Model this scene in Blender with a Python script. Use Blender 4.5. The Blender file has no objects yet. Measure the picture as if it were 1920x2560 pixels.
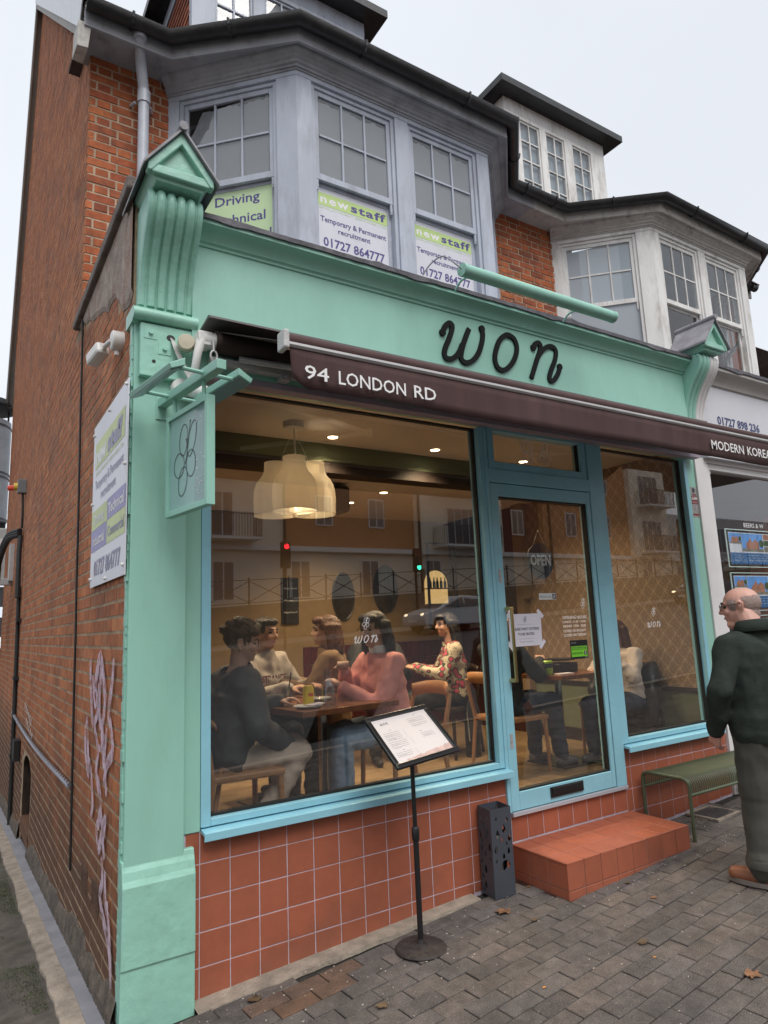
import bpy, bmesh, math, random
from mathutils import Vector, Matrix, noise
random.seed(7)
SC = bpy.context.scene
COL = SC.collection
PI = math.pi

# ------------------------------------------------------------------ camera
yaw, pitch, roll = 0.5693, 0.1672, -0.0422
ca, sa = math.cos(yaw), math.sin(yaw)
fwd = Vector((sa*math.cos(pitch), ca*math.cos(pitch), math.sin(pitch)))
r0 = Vector((ca, -sa, 0)); u0 = r0.cross(fwd)
rgt = math.cos(roll)*r0 + math.sin(roll)*u0
upv = -math.sin(roll)*r0 + math.cos(roll)*u0
CAM = Vector((-1.0431, -3.3824, 1.6731))
cd = bpy.data.cameras.new('camera'); cam = bpy.data.objects.new('camera', cd); COL.objects.link(cam)
cam.matrix_world = Matrix(((rgt.x, upv.x, -fwd.x, CAM.x), (rgt.y, upv.y, -fwd.y, CAM.y), (rgt.z, upv.z, -fwd.z, CAM.z), (0, 0, 0, 1)))
cd.sensor_fit = 'HORIZONTAL'; cd.sensor_width = 36; cd.lens = 1675/1920*36
cd.clip_start = .05; cd.clip_end = 2000
SC.camera = cam
SC.render.resolution_x, SC.render.resolution_y = 768, 1024

# ------------------------------------------------------------------ sky, sun, exposure
W = bpy.data.worlds.new('World'); SC.world = W; W.use_nodes = True
nt = W.node_tree; nt.nodes.clear()
sky = nt.nodes.new('ShaderNodeTexSky'); sky.sky_type = 'NISHITA'; sky.sun_disc = False
SUN_EL, SUN_AZ = math.radians(57), math.radians(182)
sky.sun_elevation = SUN_EL; sky.sun_rotation = SUN_AZ; sky.dust_density = 5; sky.air_density = 1; sky.ozone_density = 1
hs = nt.nodes.new('ShaderNodeHueSaturation'); hs.inputs['Saturation'].default_value = .15
tc = nt.nodes.new('ShaderNodeTexCoord'); cn = nt.nodes.new('ShaderNodeTexNoise'); cn.inputs['Scale'].default_value = 1.6; cn.inputs['Detail'].default_value = 4
mr = nt.nodes.new('ShaderNodeMapRange'); mr.inputs['From Min'].default_value = .3; mr.inputs['From Max'].default_value = .7
mr.inputs['To Min'].default_value = .93; mr.inputs['To Max'].default_value = 1.04
cl = nt.nodes.new('ShaderNodeVectorMath'); cl.operation = 'SCALE'; cl.inputs[0].default_value = (5.75, 6.05, 6.55)   # the even cloud deck
mx = nt.nodes.new('ShaderNodeMix'); mx.data_type = 'RGBA'; mx.inputs[0].default_value = .88
bg = nt.nodes.new('ShaderNodeBackground'); bg.inputs[1].default_value = .1
wo = nt.nodes.new('ShaderNodeOutputWorld')
L = nt.links.new
L(sky.outputs[0], hs.inputs['Color']); L(tc.outputs['Generated'], cn.inputs['Vector']); L(cn.outputs['Fac'], mr.inputs['Value'])
L(mr.outputs[0], cl.inputs['Scale']); L(hs.outputs[0], mx.inputs[6]); L(cl.outputs[0], mx.inputs[7])
L(mx.outputs[2], bg.inputs[0]); L(bg.outputs[0], wo.inputs[0])
sl = bpy.data.lights.new('sun', 'SUN'); sl.energy = 1.5; sl.angle = math.radians(38); sl.color = (1, .97, .93)
so = bpy.data.objects.new('sun', sl); COL.objects.link(so)
sd = Vector((math.sin(SUN_AZ)*math.cos(SUN_EL), math.cos(SUN_AZ)*math.cos(SUN_EL), math.sin(SUN_EL)))
so.rotation_euler = sd.to_track_quat('Z', 'Y').to_euler(); so.location = (0, -20, 30)
SC.view_settings.view_transform = 'Standard'; SC.view_settings.look = 'None'
SC.view_settings.exposure = 0.68; SC.view_settings.gamma = 1
try: SC.view_settings.use_curve_mapping = False
except Exception: pass

# ------------------------------------------------------------------ materials
MATS = {}
def srgb(r, g, b):
    f = lambda c: (c/12.92 if c <= .04045 else ((c+.055)/1.055)**2.4)
    return (f(r/255), f(g/255), f(b/255))
def newmat(name):
    m = bpy.data.materials.new(name); m.use_nodes = True; MATS[name] = m
    n = m.node_tree; return m, n, n.nodes['Principled BSDF'], n.links.new
def N(n, t, **kw):
    x = n.nodes.new(t)
    for k, v in kw.items():
        if k in x.inputs: x.inputs[k].default_value = v
        else: setattr(x, k, v)
    return x
def ramp(n, pts, interp='LINEAR'):
    x = n.nodes.new('ShaderNodeValToRGB'); x.color_ramp.interpolation = interp
    e = x.color_ramp.elements
    while len(e) < len(pts): e.new(.5)
    for i, (p, c) in enumerate(pts):
        e[i].position = p; e[i].color = (*c, 1) if len(c) == 3 else c
    return x
def mul(c, k): return tuple(min(1, x*k) for x in c)
def mixc(n, L, fac, a, b, blend='MIX'):
    x = n.nodes.new('ShaderNodeMix'); x.data_type = 'RGBA'; x.blend_type = blend
    for i, v in ((0, fac), (6, a), (7, b)):
        if isinstance(v, (int, float)): x.inputs[i].default_value = v
        elif isinstance(v, tuple): x.inputs[i].default_value = (*v, 1) if len(v) == 3 else v
        else: L(v, x.inputs[i])
    return x.outputs[2]
def M(name, col, rough=.55, var=.1, scale=6, bump=.1, bscale=60, metal=0, spec=.5, stain=None, stain_amt=.3, stain_scale=3, coords='pos', stretch=None, emit=None, coat=0, sub=None, trans=0):
    if name in MATS: return MATS[name]
    m, n, b, L = newmat(name)
    if coords == 'pos': co = N(n, 'ShaderNodeNewGeometry').outputs['Position']
    else: co = N(n, 'ShaderNodeTexCoord').outputs['Object']
    if stretch:
        vm = N(n, 'ShaderNodeVectorMath', operation='MULTIPLY'); L(co, vm.inputs[0]); vm.inputs[1].default_value = stretch; co = vm.outputs[0]
    t = N(n, 'ShaderNodeTexNoise', Scale=scale, Detail=5.0); L(co, t.inputs['Vector'])
    rp = ramp(n, [(.3, mul(col, 1-var)), (.7, mul(col, 1+var))]); L(t.outputs['Fac'], rp.inputs[0]); out = rp.outputs[0]
    if stain:
        t2 = N(n, 'ShaderNodeTexNoise', Scale=stain_scale, Detail=8.0, Roughness=.7); L(co, t2.inputs['Vector'])
        r2 = ramp(n, [(.5, (0, 0, 0)), (.72, (stain_amt,)*3)]); L(t2.outputs['Fac'], r2.inputs[0])
        out = mixc(n, L, r2.outputs[0], out, stain)
    L(out, b.inputs['Base Color'])
    b.inputs['Roughness'].default_value = rough; b.inputs['Metallic'].default_value = metal
    b.inputs['Specular IOR Level'].default_value = spec
    if coat: b.inputs['Coat Weight'].default_value = coat
    if sub:
        b.inputs['Subsurface Weight'].default_value = sub; b.inputs['Subsurface Radius'].default_value = (.02, .008, .004); b.inputs['Subsurface Scale'].default_value = .5
    if trans: b.inputs['Transmission Weight'].default_value = trans
    if bump:
        t3 = N(n, 'ShaderNodeTexNoise', Scale=bscale, Detail=4.0); L(co, t3.inputs['Vector'])
        bp = N(n, 'ShaderNodeBump', Strength=bump, Distance=.01); L(t3.outputs['Fac'], bp.inputs['Height']); L(bp.outputs[0], b.inputs['Normal'])
    if emit:
        b.inputs['Emission Color'].default_value = (*emit[0], 1); b.inputs['Emission Strength'].default_value = emit[1]
    return m
def piece_mat(name, cols, rough=.8, speck=None, bump=.4, bscale=90, dirt=None, dirt_scale=1.5, dirt_amt=.5, zdirt=None, spec=.3, tone=.38):
    """material for repeated pieces: each piece takes its own tone"""
    m, n, b, L = newmat(name)
    oi = N(n, 'ShaderNodeObjectInfo'); g = N(n, 'ShaderNodeNewGeometry')
    ad = N(n, 'ShaderNodeMath', operation='ADD'); L(oi.outputs['Random'], ad.inputs[0]); L(g.outputs['Random Per Island'], ad.inputs[1])
    fr = N(n, 'ShaderNodeMath', operation='FRACT'); L(ad.outputs[0], fr.inputs[0])
    k = len(cols); rp = ramp(n, [(i/max(1, k-1), c) for i, c in enumerate(cols)]); L(fr.outputs[0], rp.inputs[0]); out = rp.outputs[0]
    t = N(n, 'ShaderNodeTexNoise', Scale=14.0, Detail=6.0, Roughness=.65); L(g.outputs['Position'], t.inputs['Vector'])
    r1 = ramp(n, [(.25, (1-tone, 1-tone, 1-tone)), (.75, (1+tone*.8,)*3)]); L(t.outputs['Fac'], r1.inputs[0])
    out = mixc(n, L, 1.0, out, r1.outputs[0], 'MULTIPLY')
    if speck:
        v = N(n, 'ShaderNodeTexNoise', Scale=260.0, Detail=2.0); L(g.outputs['Position'], v.inputs['Vector'])
        r2 = ramp(n, [(.60, (0, 0, 0)), (.68, (.75,)*3)]); L(v.outputs['Fac'], r2.inputs[0]); out = mixc(n, L, r2.outputs[0], out, speck)
        r3 = ramp(n, [(.32, (.8,)*3), (.42, (0, 0, 0))]); L(v.outputs['Fac'], r3.inputs[0]); out = mixc(n, L, r3.outputs[0], out, mul(cols[0], .35))
    if dirt:
        t2 = N(n, 'ShaderNodeTexNoise', Scale=dirt_scale, Detail=7.0, Roughness=.7); L(g.outputs['Position'], t2.inputs['Vector'])
        r4 = ramp(n, [(.47, (0, 0, 0)), (.66, (dirt_amt,)*3)]); L(t2.outputs['Fac'], r4.inputs[0]); out = mixc(n, L, r4.outputs[0], out, dirt)
    if zdirt:   # grime band low on the wall, broken up by noise
        sx = N(n, 'ShaderNodeSeparateXYZ'); L(g.outputs['Position'], sx.inputs[0])
        t5 = N(n, 'ShaderNodeTexNoise', Scale=2.5, Detail=6.0); L(g.outputs['Position'], t5.inputs['Vector'])
        m5 = N(n, 'ShaderNodeMath', operation='MULTIPLY_ADD'); L(t5.outputs['Fac'], m5.inputs[0]); m5.inputs[1].default_value = -1.1; L(sx.outputs['Z'], m5.inputs[2])
        r5 = N(n, 'ShaderNodeMapRange'); L(m5.outputs[0], r5.inputs['Value'])
        r5.inputs['From Min'].default_value = zdirt[0]-.55; r5.inputs['From Max'].default_value = zdirt[1]-.55; r5.inputs['To Min'].default_value = zdirt[2]; r5.inputs['To Max'].default_value = 0
        out = mixc(n, L, r5.outputs[0], out, zdirt[3])
    L(out, b.inputs['Base Color']); b.inputs['Roughness'].default_value = rough; b.inputs['Specular IOR Level'].default_value = spec
    t3 = N(n, 'ShaderNodeTexNoise', Scale=bscale, Detail=5.0, Roughness=.6); L(g.outputs['Position'], t3.inputs['Vector'])
    bp = N(n, 'ShaderNodeBump', Strength=bump, Distance=.008); L(t3.outputs['Fac'], bp.inputs['Height']); L(bp.outputs[0], b.inputs['Normal'])
    return m
def glass(name, tint=(.90, .905, .90), ior=1.5, rough=0, refl=.20):
    m, n, b, L = newmat(name); n.nodes.remove(b)
    tr = N(n, 'ShaderNodeBsdfTransparent'); tr.inputs[0].default_value = (*tint, 1)
    gl = N(n, 'ShaderNodeBsdfGlossy'); gl.inputs['Roughness'].default_value = rough
    lw = N(n, 'ShaderNodeLayerWeight', Blend=.5); ms = N(n, 'ShaderNodeMixShader'); gm = N(n, 'ShaderNodeNewGeometry')
    p5 = N(n, 'ShaderNodeMath', operation='POWER'); L(lw.outputs['Facing'], p5.inputs[0]); p5.inputs[1].default_value = 5
    ma = N(n, 'ShaderNodeMath', operation='MULTIPLY_ADD', use_clamp=True); L(p5.outputs[0], ma.inputs[0]); ma.inputs[1].default_value = .9; ma.inputs[2].default_value = refl
    nb = N(n, 'ShaderNodeMath', operation='MULTIPLY_ADD'); L(gm.outputs['Backfacing'], nb.inputs[0]); nb.inputs[1].default_value = -1; nb.inputs[2].default_value = 1
    fr = N(n, 'ShaderNodeMath', operation='MULTIPLY'); L(ma.outputs[0], fr.inputs[0]); L(nb.outputs[0], fr.inputs[1])
    L(fr.outputs[0], ms.inputs[0]); L(tr.outputs[0], ms.inputs[1]); L(gl.outputs[0], ms.inputs[2])
    L(ms.outputs[0], n.nodes['Material Output'].inputs[0]); return m
def emat(name, col, s):
    m, n, b, L = newmat(name); b.inputs['Base Color'].default_value = (*col, 1)
    b.inputs['Emission Color'].default_value = (*col, 1); b.inputs['Emission Strength'].default_value = s; return m

mint = M('mint_paint', (.29, .555, .46), .45, .07, 2.5, .22, 22, stain=(.19, .35, .275), stain_amt=.25, stain_scale=4, stretch=(1, 1, .35))
mint_old = M('mint_paint_thick', (.295, .565, .465), .40, .06, 5, .45, 16, stain=(.15, .28, .22), stain_amt=.28, stain_scale=9)
mint_shade = M('mint_sign_face', (.28, .47, .44), .25, .04, 2, 0)
blue = M('blue_frame_paint', (.27, .555, .66), .36, .06, 3, .05, 30, stain=(.16, .36, .44), stain_amt=.25, stain_scale=5)
greyp = M('grey_blue_wood_paint', (.44, .48, .56), .55, .10, 5, .2, 40, stain=(.16, .15, .15), stain_amt=.45, stain_scale=6, stretch=(1, 1, .25))
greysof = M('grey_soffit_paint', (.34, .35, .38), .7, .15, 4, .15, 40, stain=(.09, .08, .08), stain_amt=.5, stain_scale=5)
whitep = M('weathered_white_paint', (.74, .73, .71), .6, .10, 5, .3, 40, stain=(.30, .26, .22), stain_amt=.7, stain_scale=7, stretch=(1, 1, .3))
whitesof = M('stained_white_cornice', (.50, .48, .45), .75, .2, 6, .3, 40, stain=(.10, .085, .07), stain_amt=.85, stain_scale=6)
whitec = M('clean_white_paint', (.72, .70, .70), .5, .05, 4, .08, 40)
plast = M('white_plastic', (.70, .69, .67), .35, .04, 5, 0)
greypipe = M('grey_pipe_paint', (.45, .47, .53), .35, .12, 7, .05, 40, stain=(.22, .22, .2), stain_amt=.4)
iron = M('black_gutter', (.018, .018, .020), .38, .3, 12, .2, 50, stain=(.05, .05, .05), stain_amt=.5)
lead = M('lead_sheet', (.11, .105, .12), .6, .4, 9, .6, 18, metal=.1, stain=(.3, .29, .3), stain_amt=.45, stain_scale=8)
blackm = M('black_paint', (.012, .012, .013), .4, .1, 5, 0); blackl = M('matt_black_letters', (.006, .006, .007), .75, .1, 5, 0, spec=.25)
blackrub = M('black_rubber', (.01, .01, .01), .6, .1, 5, 0)
steel = M('brushed_steel', (.55, .55, .55), .3, .06, 20, 0, metal=1)
alu = M('grey_aluminium', (.42, .41, .41), .45, .08, 10, .05, 80, metal=.2)
brass = M('brass', (.62, .45, .2), .3, .06, 8, 0, metal=1)
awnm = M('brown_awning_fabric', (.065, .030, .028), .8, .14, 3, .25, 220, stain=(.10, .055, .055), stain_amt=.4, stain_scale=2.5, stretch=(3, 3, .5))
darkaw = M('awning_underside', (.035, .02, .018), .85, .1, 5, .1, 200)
leadp = M('pale_lead_sheet', (.27, .26, .28), .6, .3, 7, .5, 14, stain=(.16, .15, .17), stain_amt=.5, stain_scale=9)
letterw = M('white_lettering', (.80, .80, .80), .5, .02, 5, 0)
purple = M('purple_lettering', (.085, .065, .24), .5, .04, 5, 0)
palep = M('faded_purple_lettering', (.30, .29, .42), .5, .04, 5, 0)
lime = M('lime_panel', (.50, .66, .25), .5, .05, 3, 0)
limepale = M('pale_lime_panel', (.56, .72, .42), .5, .08, 2, 0)
boardw = M('white_sign_board', (.66, .67, .73), .35, .04, 2, .03, 20, stain=(.5, .5, .54), stain_amt=.4)
mortar_s = M('side_mortar', (.36, .26, .17), .95, .3, 9, .6, 120, stain=(.10, .08, .06), stain_amt=.75, stain_scale=1.6)
mortar = M('mortar', (.46, .35, .25), .95, .25, 9, .6, 120, stain=(.12, .10, .08), stain_amt=.6, stain_scale=2)
brickf = piece_mat('front_brick', [(.24, .065, .035), (.44, .125, .045), (.38, .10, .042), (.52, .165, .06), (.33, .085, .04), (.48, .14, .05)], dirt=(.09, .045, .035), dirt_scale=3, dirt_amt=.6)
bricks_ = piece_mat('side_brick', [(.30, .105, .048), (.44, .155, .062), (.39, .13, .057), (.50, .19, .08), (.34, .112, .05), (.47, .17, .066)], dirt=(.13, .07, .045), dirt_scale=2.2, dirt_amt=.55, zdirt=(.25, 1.05, .85, (.085, .052, .034)))
tilem = piece_mat('terracotta_tile', [(.345, .105, .058), (.375, .115, .064), (.325, .097, .054), (.355, .11, .062)], rough=.38, bump=.06, bscale=30, spec=.45, tone=.10, zdirt=(-.05, .18, .3, (.13, .075, .055)), dirt=(.24, .085, .055), dirt_scale=5, dirt_amt=.25)
groutd = M('dark_grout', (.20, .10, .075), .9, .2, 20, .2, 100, stain=(.45, .38, .38), stain_amt=.6, stain_scale=5)
groutm = M('lilac_grout', (.50, .43, .50), .9, .15, 20, .2, 100, stain=(.22, .15, .14), stain_amt=.6, stain_scale=4)
paverm = piece_mat('block_paver', [(.105, .090, .082), (.148, .126, .114), (.122, .106, .098), (.175, .144, .126), (.132, .115, .106), (.155, .136, .127), (.112, .097, .090)], rough=.9, speck=(.34, .30, .28), bump=1.0, bscale=170, dirt=(.055, .05, .046), dirt_scale=2.5, dirt_amt=.55)
paverb = piece_mat('tan_block_paver', [(.18, .10, .06), (.15, .095, .07)], rough=.9, speck=(.30, .24, .2), bump=.8, bscale=170, dirt=(.06, .05, .045), dirt_scale=4, dirt_amt=.5)
jointm = M('dark_joint_sand', (.030, .027, .024), .98, .4, 30, .6, 150, stain=(.03, .045, .015), stain_amt=.6, stain_scale=4)
concm = M('concrete_strip', (.30, .25, .20), .95, .25, 12, .9, 60, stain=(.12, .10, .08), stain_amt=.6, stain_scale=5)
renderm = M('rough_cement_render', (.11, .088, .07), .98, .4, 14, 1.0, 45, stain=(.05, .045, .04), stain_amt=.8, stain_scale=4)
cemr = M('cement_fillet_render', (.32, .26, .22), .95, .3, 10, .8, 40, stain=(.30, .12, .08), stain_amt=.8, stain_scale=7)
tarm = M('alley_tarmac', (.085, .072, .060), .97, .35, 10, 1.0, 90, stain=(.045, .06, .02), stain_amt=.55, stain_scale=2.2)
stripm = M('grey_flashing_strip', (.21, .21, .23), .6, .15, 5, .25, 30, stain=(.34, .31, .3), stain_amt=.5, stain_scale=9)
tileh = piece_mat('hung_red_tile', [(.30, .09, .05), (.22, .07, .045), (.38, .12, .06)], bump=.3)
rooft = piece_mat('roof_tile', [(.05, .04, .038), (.08, .05, .042), (.06, .045, .04)], bump=.4)
pane = glass('window_glass')
paneu = glass('upper_window_glass', (.9, .92, .93), refl=.13)
gasket = blackrub
blind = M('grey_window_film', (.30, .295, .305), .8, .04, 2, 0)
blind2 = M('pale_window_film', (.37, .41, .45), .7, .04, 2, 0)

# ------------------------------------------------------------------ mesh helpers
class MB:
    def __init__(s): s.v = []; s.f = []; s.m = []; s.mi = 0
    def add(s, vs, fs):
        o = len(s.v); s.v += [tuple(p) for p in vs]; s.f += [tuple(i+o for i in f) for f in fs]; s.m += [s.mi]*len(fs); return s
    def box(s, x0, x1, y0, y1, z0, z1):
        return s.add([(x0, y0, z0), (x1, y0, z0), (x1, y1, z0), (x0, y1, z0), (x0, y0, z1), (x1, y0, z1), (x1, y1, z1), (x0, y1, z1)],
                     [(0, 3, 2, 1), (4, 5, 6, 7), (0, 1, 5, 4), (1, 2, 6, 5), (2, 3, 7, 6), (3, 0, 4, 7)])
    def hexa(s, a, b):   # two quads of 4 points, bottom ring then top ring
        return s.add(list(a)+list(b), [(0, 3, 2, 1), (4, 5, 6, 7), (0, 1, 5, 4), (1, 2, 6, 5), (2, 3, 7, 6), (3, 0, 4, 7)])
    def obox(s, c, ax, ay, az):
        c, ax, ay, az = map(Vector, (c, ax, ay, az))
        return s.hexa([c-ax-ay-az, c+ax-ay-az, c+ax+ay-az, c-ax+ay-az], [c-ax-ay+az, c+ax-ay+az, c+ax+ay+az, c-ax+ay+az])
    def bar(s, p0, p1, w, h, up=(0, 0, 1)):
        p0, p1 = Vector(p0), Vector(p1); d = (p1-p0); l = d.length; d.normalize(); sd = d.cross(Vector(up)).normalized(); u = sd.cross(d)
        return s.obox((p0+p1)/2, d*l/2, sd*w/2, u*h/2)
    def cyl(s, p0, p1, r0, r1=None, n=12, caps=True):
        return s.tube([p0, p1], [r0, r0 if r1 is None else r1], n, caps)
    def tube(s, pts, r, n=8, caps=True):
        pts = [Vector(p) for p in pts]; rs = r if isinstance(r, (list, tuple)) else [r]*len(pts)
        o = len(s.v); u = None; k = len(pts)
        for i, p in enumerate(pts):
            d = (pts[min(i+1, k-1)]-pts[max(i-1, 0)]).normalized()
            if u is None:
                a = Vector((0, 0, 1)) if abs(d.z) < .9 else Vector((1, 0, 0)); u = d.cross(a).normalized()
            else: u = (u-d*u.dot(d)).normalized()
            w = d.cross(u)
            for j in range(n):
                t = 2*PI*j/n; s.v.append(tuple(p+(u*math.cos(t)+w*math.sin(t))*rs[i]))
        for i in range(k-1):
            for j in range(n):
                a = o+i*n+j; b = o+i*n+(j+1) % n; s.f.append((a, b, b+n, a+n)); s.m.append(s.mi)
        if caps:
            s.f.append(tuple(o+j for j in reversed(range(n)))); s.f.append(tuple(o+(k-1)*n+j for j in range(n))); s.m += [s.mi]*2
        return s
    def lathe(s, c, prof, n=20, ax=None):
        o = len(s.v); c = Vector(c)
        if ax is None: U, V_, Wd = Vector((1, 0, 0)), Vector((0, 1, 0)), Vector((0, 0, 1))
        else:
            Wd = Vector(ax).normalized(); U = Wd.orthogonal().normalized(); V_ = Wd.cross(U)
        for (r, z) in prof:
            for j in range(n):
                t = 2*PI*j/n; s.v.append(tuple(c+U*r*math.cos(t)+V_*r*math.sin(t)+Wd*z))
        for i in range(len(prof)-1):
            for j in range(n):
                a = o+i*n+j; b = o+i*n+(j+1) % n; s.f.append((a, b, b+n, a+n)); s.m.append(s.mi)
        return s
    def ell(s, c, rx, ry, rz, n=14, m=9, R=None):
        vs = []; fs = []; c = Vector(c)
        for i in range(m+1):
            ph = -PI/2+PI*i/m
            for j in range(n):
                t = 2*PI*j/n; p = Vector((rx*math.cos(ph)*math.cos(t), ry*math.cos(ph)*math.sin(t), rz*math.sin(ph)))
                if R is not None: p = R @ p
                vs.append(c+p)
        for i in range(m):
            for j in range(n):
                a = i*n+j; b = i*n+(j+1) % n; fs.append((a, b, b+n, a+n))
        return s.add(vs, fs)
    def prism(s, poly, O, U, V_, D):   # polygon in plane O,U,V extruded by vector D
        O, U, V_, D = map(Vector, (O, U, V_, D)); k = len(poly)
        a = [O+U*p[0]+V_*p[1] for p in poly]; b = [p+D for p in a]
        return s.add(a+b, [tuple(reversed(range(k))), tuple(range(k, 2*k))]+[(i, (i+1) % k, (i+1) % k+k, i+k) for i in range(k)])
    def sweep(s, path, prof, side=1, closed_prof=True, caps=True):
        """moulding: path of (x, y), profile of (out, z)"""
        k = len(path); P = [Vector((p[0], p[1])) for p in path]; o = len(s.v); q = len(prof)
        for i in range(k):
            d0 = (P[i]-P[i-1]).normalized() if i > 0 else (P[1]-P[0]).normalized()
            d1 = (P[i+1]-P[i]).normalized() if i < k-1 else d0
            n0 = Vector((d0.y, -d0.x))*side; n1 = Vector((d1.y, -d1.x))*side
            m = (n0+n1).normalized(); m = m/max(.3, m.dot(n0))
            for (a, z) in prof: s.v.append((P[i].x+m.x*a, P[i].y+m.y*a, z))
        rng = q if closed_prof else q-1
        for i in range(k-1):
            for j in range(rng):
                a = o+i*q+j; b = o+i*q+(j+1) % q; s.f.append((a, b, b+q, a+q)); s.m.append(s.mi)
        if caps and closed_prof:
            s.f.append(tuple(o+j for j in range(q))); s.f.append(tuple(o+(k-1)*q+j for j in reversed(range(q)))); s.m += [s.mi]*2
        return s
ROOTLOC = {}
def tag(o, label=None, cat=None, group=None, kind=None):
    for k, v in (('label', label), ('category', cat), ('group', group), ('kind', kind)):
        if v: o[k] = v
    return o
def root(name, loc, label, cat, group=None):
    o = bpy.data.objects.new(name, None); COL.objects.link(o); o.location = loc; o.empty_display_size = .1
    ROOTLOC[o.name] = Vector(loc); return tag(o, label, cat, group)
def link(o, parent=None):
    COL.objects.link(o)
    if parent is not None:
        o.parent = parent
        o.matrix_parent_inverse = Matrix.Translation(-ROOTLOC.get(parent.name, Vector((0, 0, 0))))
    ROOTLOC[o.name] = Vector(o.location); return o
def put(name, mb, mat, parent=None, smooth=False, bevel=0, label=None, cat=None, group=None, kind=None, fixn=True, auto=None, recentre=True):
    v, f = mb.v, mb.f
    if recentre:
        n_ = max(1, len(v)); c = Vector((sum(p[0] for p in v)/n_, sum(p[1] for p in v)/n_, min(p[2] for p in v) if parent is None else sum(p[2] for p in v)/n_))
    else: c = Vector((0, 0, 0))
    me = bpy.data.meshes.new(name); me.from_pydata([(p[0]-c.x, p[1]-c.y, p[2]-c.z) for p in v], [], f)
    mats = mat if isinstance(mat, (list, tuple)) else [mat]
    for m in mats: me.materials.append(m)
    if len(mats) > 1: me.polygons.foreach_set('material_index', mb.m)
    if fixn and len(f) < 60000:
        bm = bmesh.new(); bm.from_mesh(me); bmesh.ops.recalc_face_normals(bm, faces=bm.faces); bm.to_mesh(me); bm.free()
    if smooth or auto:
        me.polygons.foreach_set('use_smooth', [True]*len(me.polygons))
        if auto or smooth == 'auto': me.set_sharp_from_angle(angle=math.radians(auto or 40))
    me.update()
    o = bpy.data.objects.new(name, me); o.location = c
    link(o, parent); tag(o, label, cat, group, kind)
    if bevel:
        b = o.modifiers.new('bevel', 'BEVEL'); b.width = bevel; b.segments = 2; b.limit_method = 'ANGLE'; b.angle_limit = math.radians(40)
    return o
def copy_tree(o, parent=None):
    c = o.copy(); COL.objects.link(c)
    if parent is not None: c.parent = parent
    for ch in o.children: copy_tree(ch, c)
    return c

# ---- flat lettering and strokes
def _cap():
    cu = bpy.data.curves.new('t', 'FONT'); cu.body = 'H'; o = bpy.data.objects.new('t', cu)
    me = bpy.data.meshes.new_from_object(o); ys = [v.co.y for v in me.vertices]; h = max(ys)-min(ys)
    bpy.data.objects.remove(o); bpy.data.meshes.remove(me); return h
CAPH = _cap()
def text(body, O, U, V_, h, mat, parent, width=None, bold=0, depth=0, align='L', name='lettering', space=1.0, shear=0, label=None):
    cu = bpy.data.curves.new('t', 'FONT'); cu.body = body; cu.resolution_u = 2; cu.offset = bold; cu.space_character = space; cu.shear = shear
    o = bpy.data.objects.new('t', cu); me = bpy.data.meshes.new_from_object(o)
    O, U, V_ = Vector(O), Vector(U).normalized(), Vector(V_).normalized(); Nn = U.cross(V_)
    xs = [v.co.x for v in me.vertices]; x0, x1 = min(xs), max(xs); s = h/CAPH; sx = s if width is None else width/(x1-x0)
    sh = {'L': 0, 'C': (x1-x0)*sx/2, 'R': (x1-x0)*sx}[align]
    vs = [O+U*((v.co.x-x0)*sx-sh)+V_*(v.co.y*s) for v in me.vertices]; fs = [tuple(p.vertices) for p in me.polygons]
    bpy.data.objects.remove(o); bpy.data.meshes.remove(me)
    mb = MB()
    if depth:
        k = len(vs); top = [p+Nn*depth for p in vs]
        ec = {}
        for f in fs:
            for i in range(len(f)):
                e = (f[i], f[(i+1) % len(f)]); ec[e] = 1
        side = [(a, b, b+k, a+k) for (a, b) in ec if (b, a) not in ec]
        mb.add(vs+top, [tuple(i+k for i in f) for f in fs]+side)
    else: mb.add(vs, fs)
    return put(name, mb, mat, parent, fixn=False, label=label)
def smooth_path(pts, k=5, closed=False):
    P = [Vector(p) for p in pts]; n = len(P); out = []
    rng = range(n if closed else n-1)
    for i in rng:
        g = (lambda j: P[j % n]) if closed else (lambda j: P[max(0, min(n-1, j))])
        p0, p1, p2, p3 = g(i-1), g(i), g(i+1), g(i+2)
        for j in range(k):
            t = j/k; out.append(.5*((2*p1)+(p2-p0)*t+(2*p0-5*p1+4*p2-p3)*t*t+(3*p1-p0-3*p2+p3)*t**3))
    if not closed: out.append(P[-1])
    return out
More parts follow.
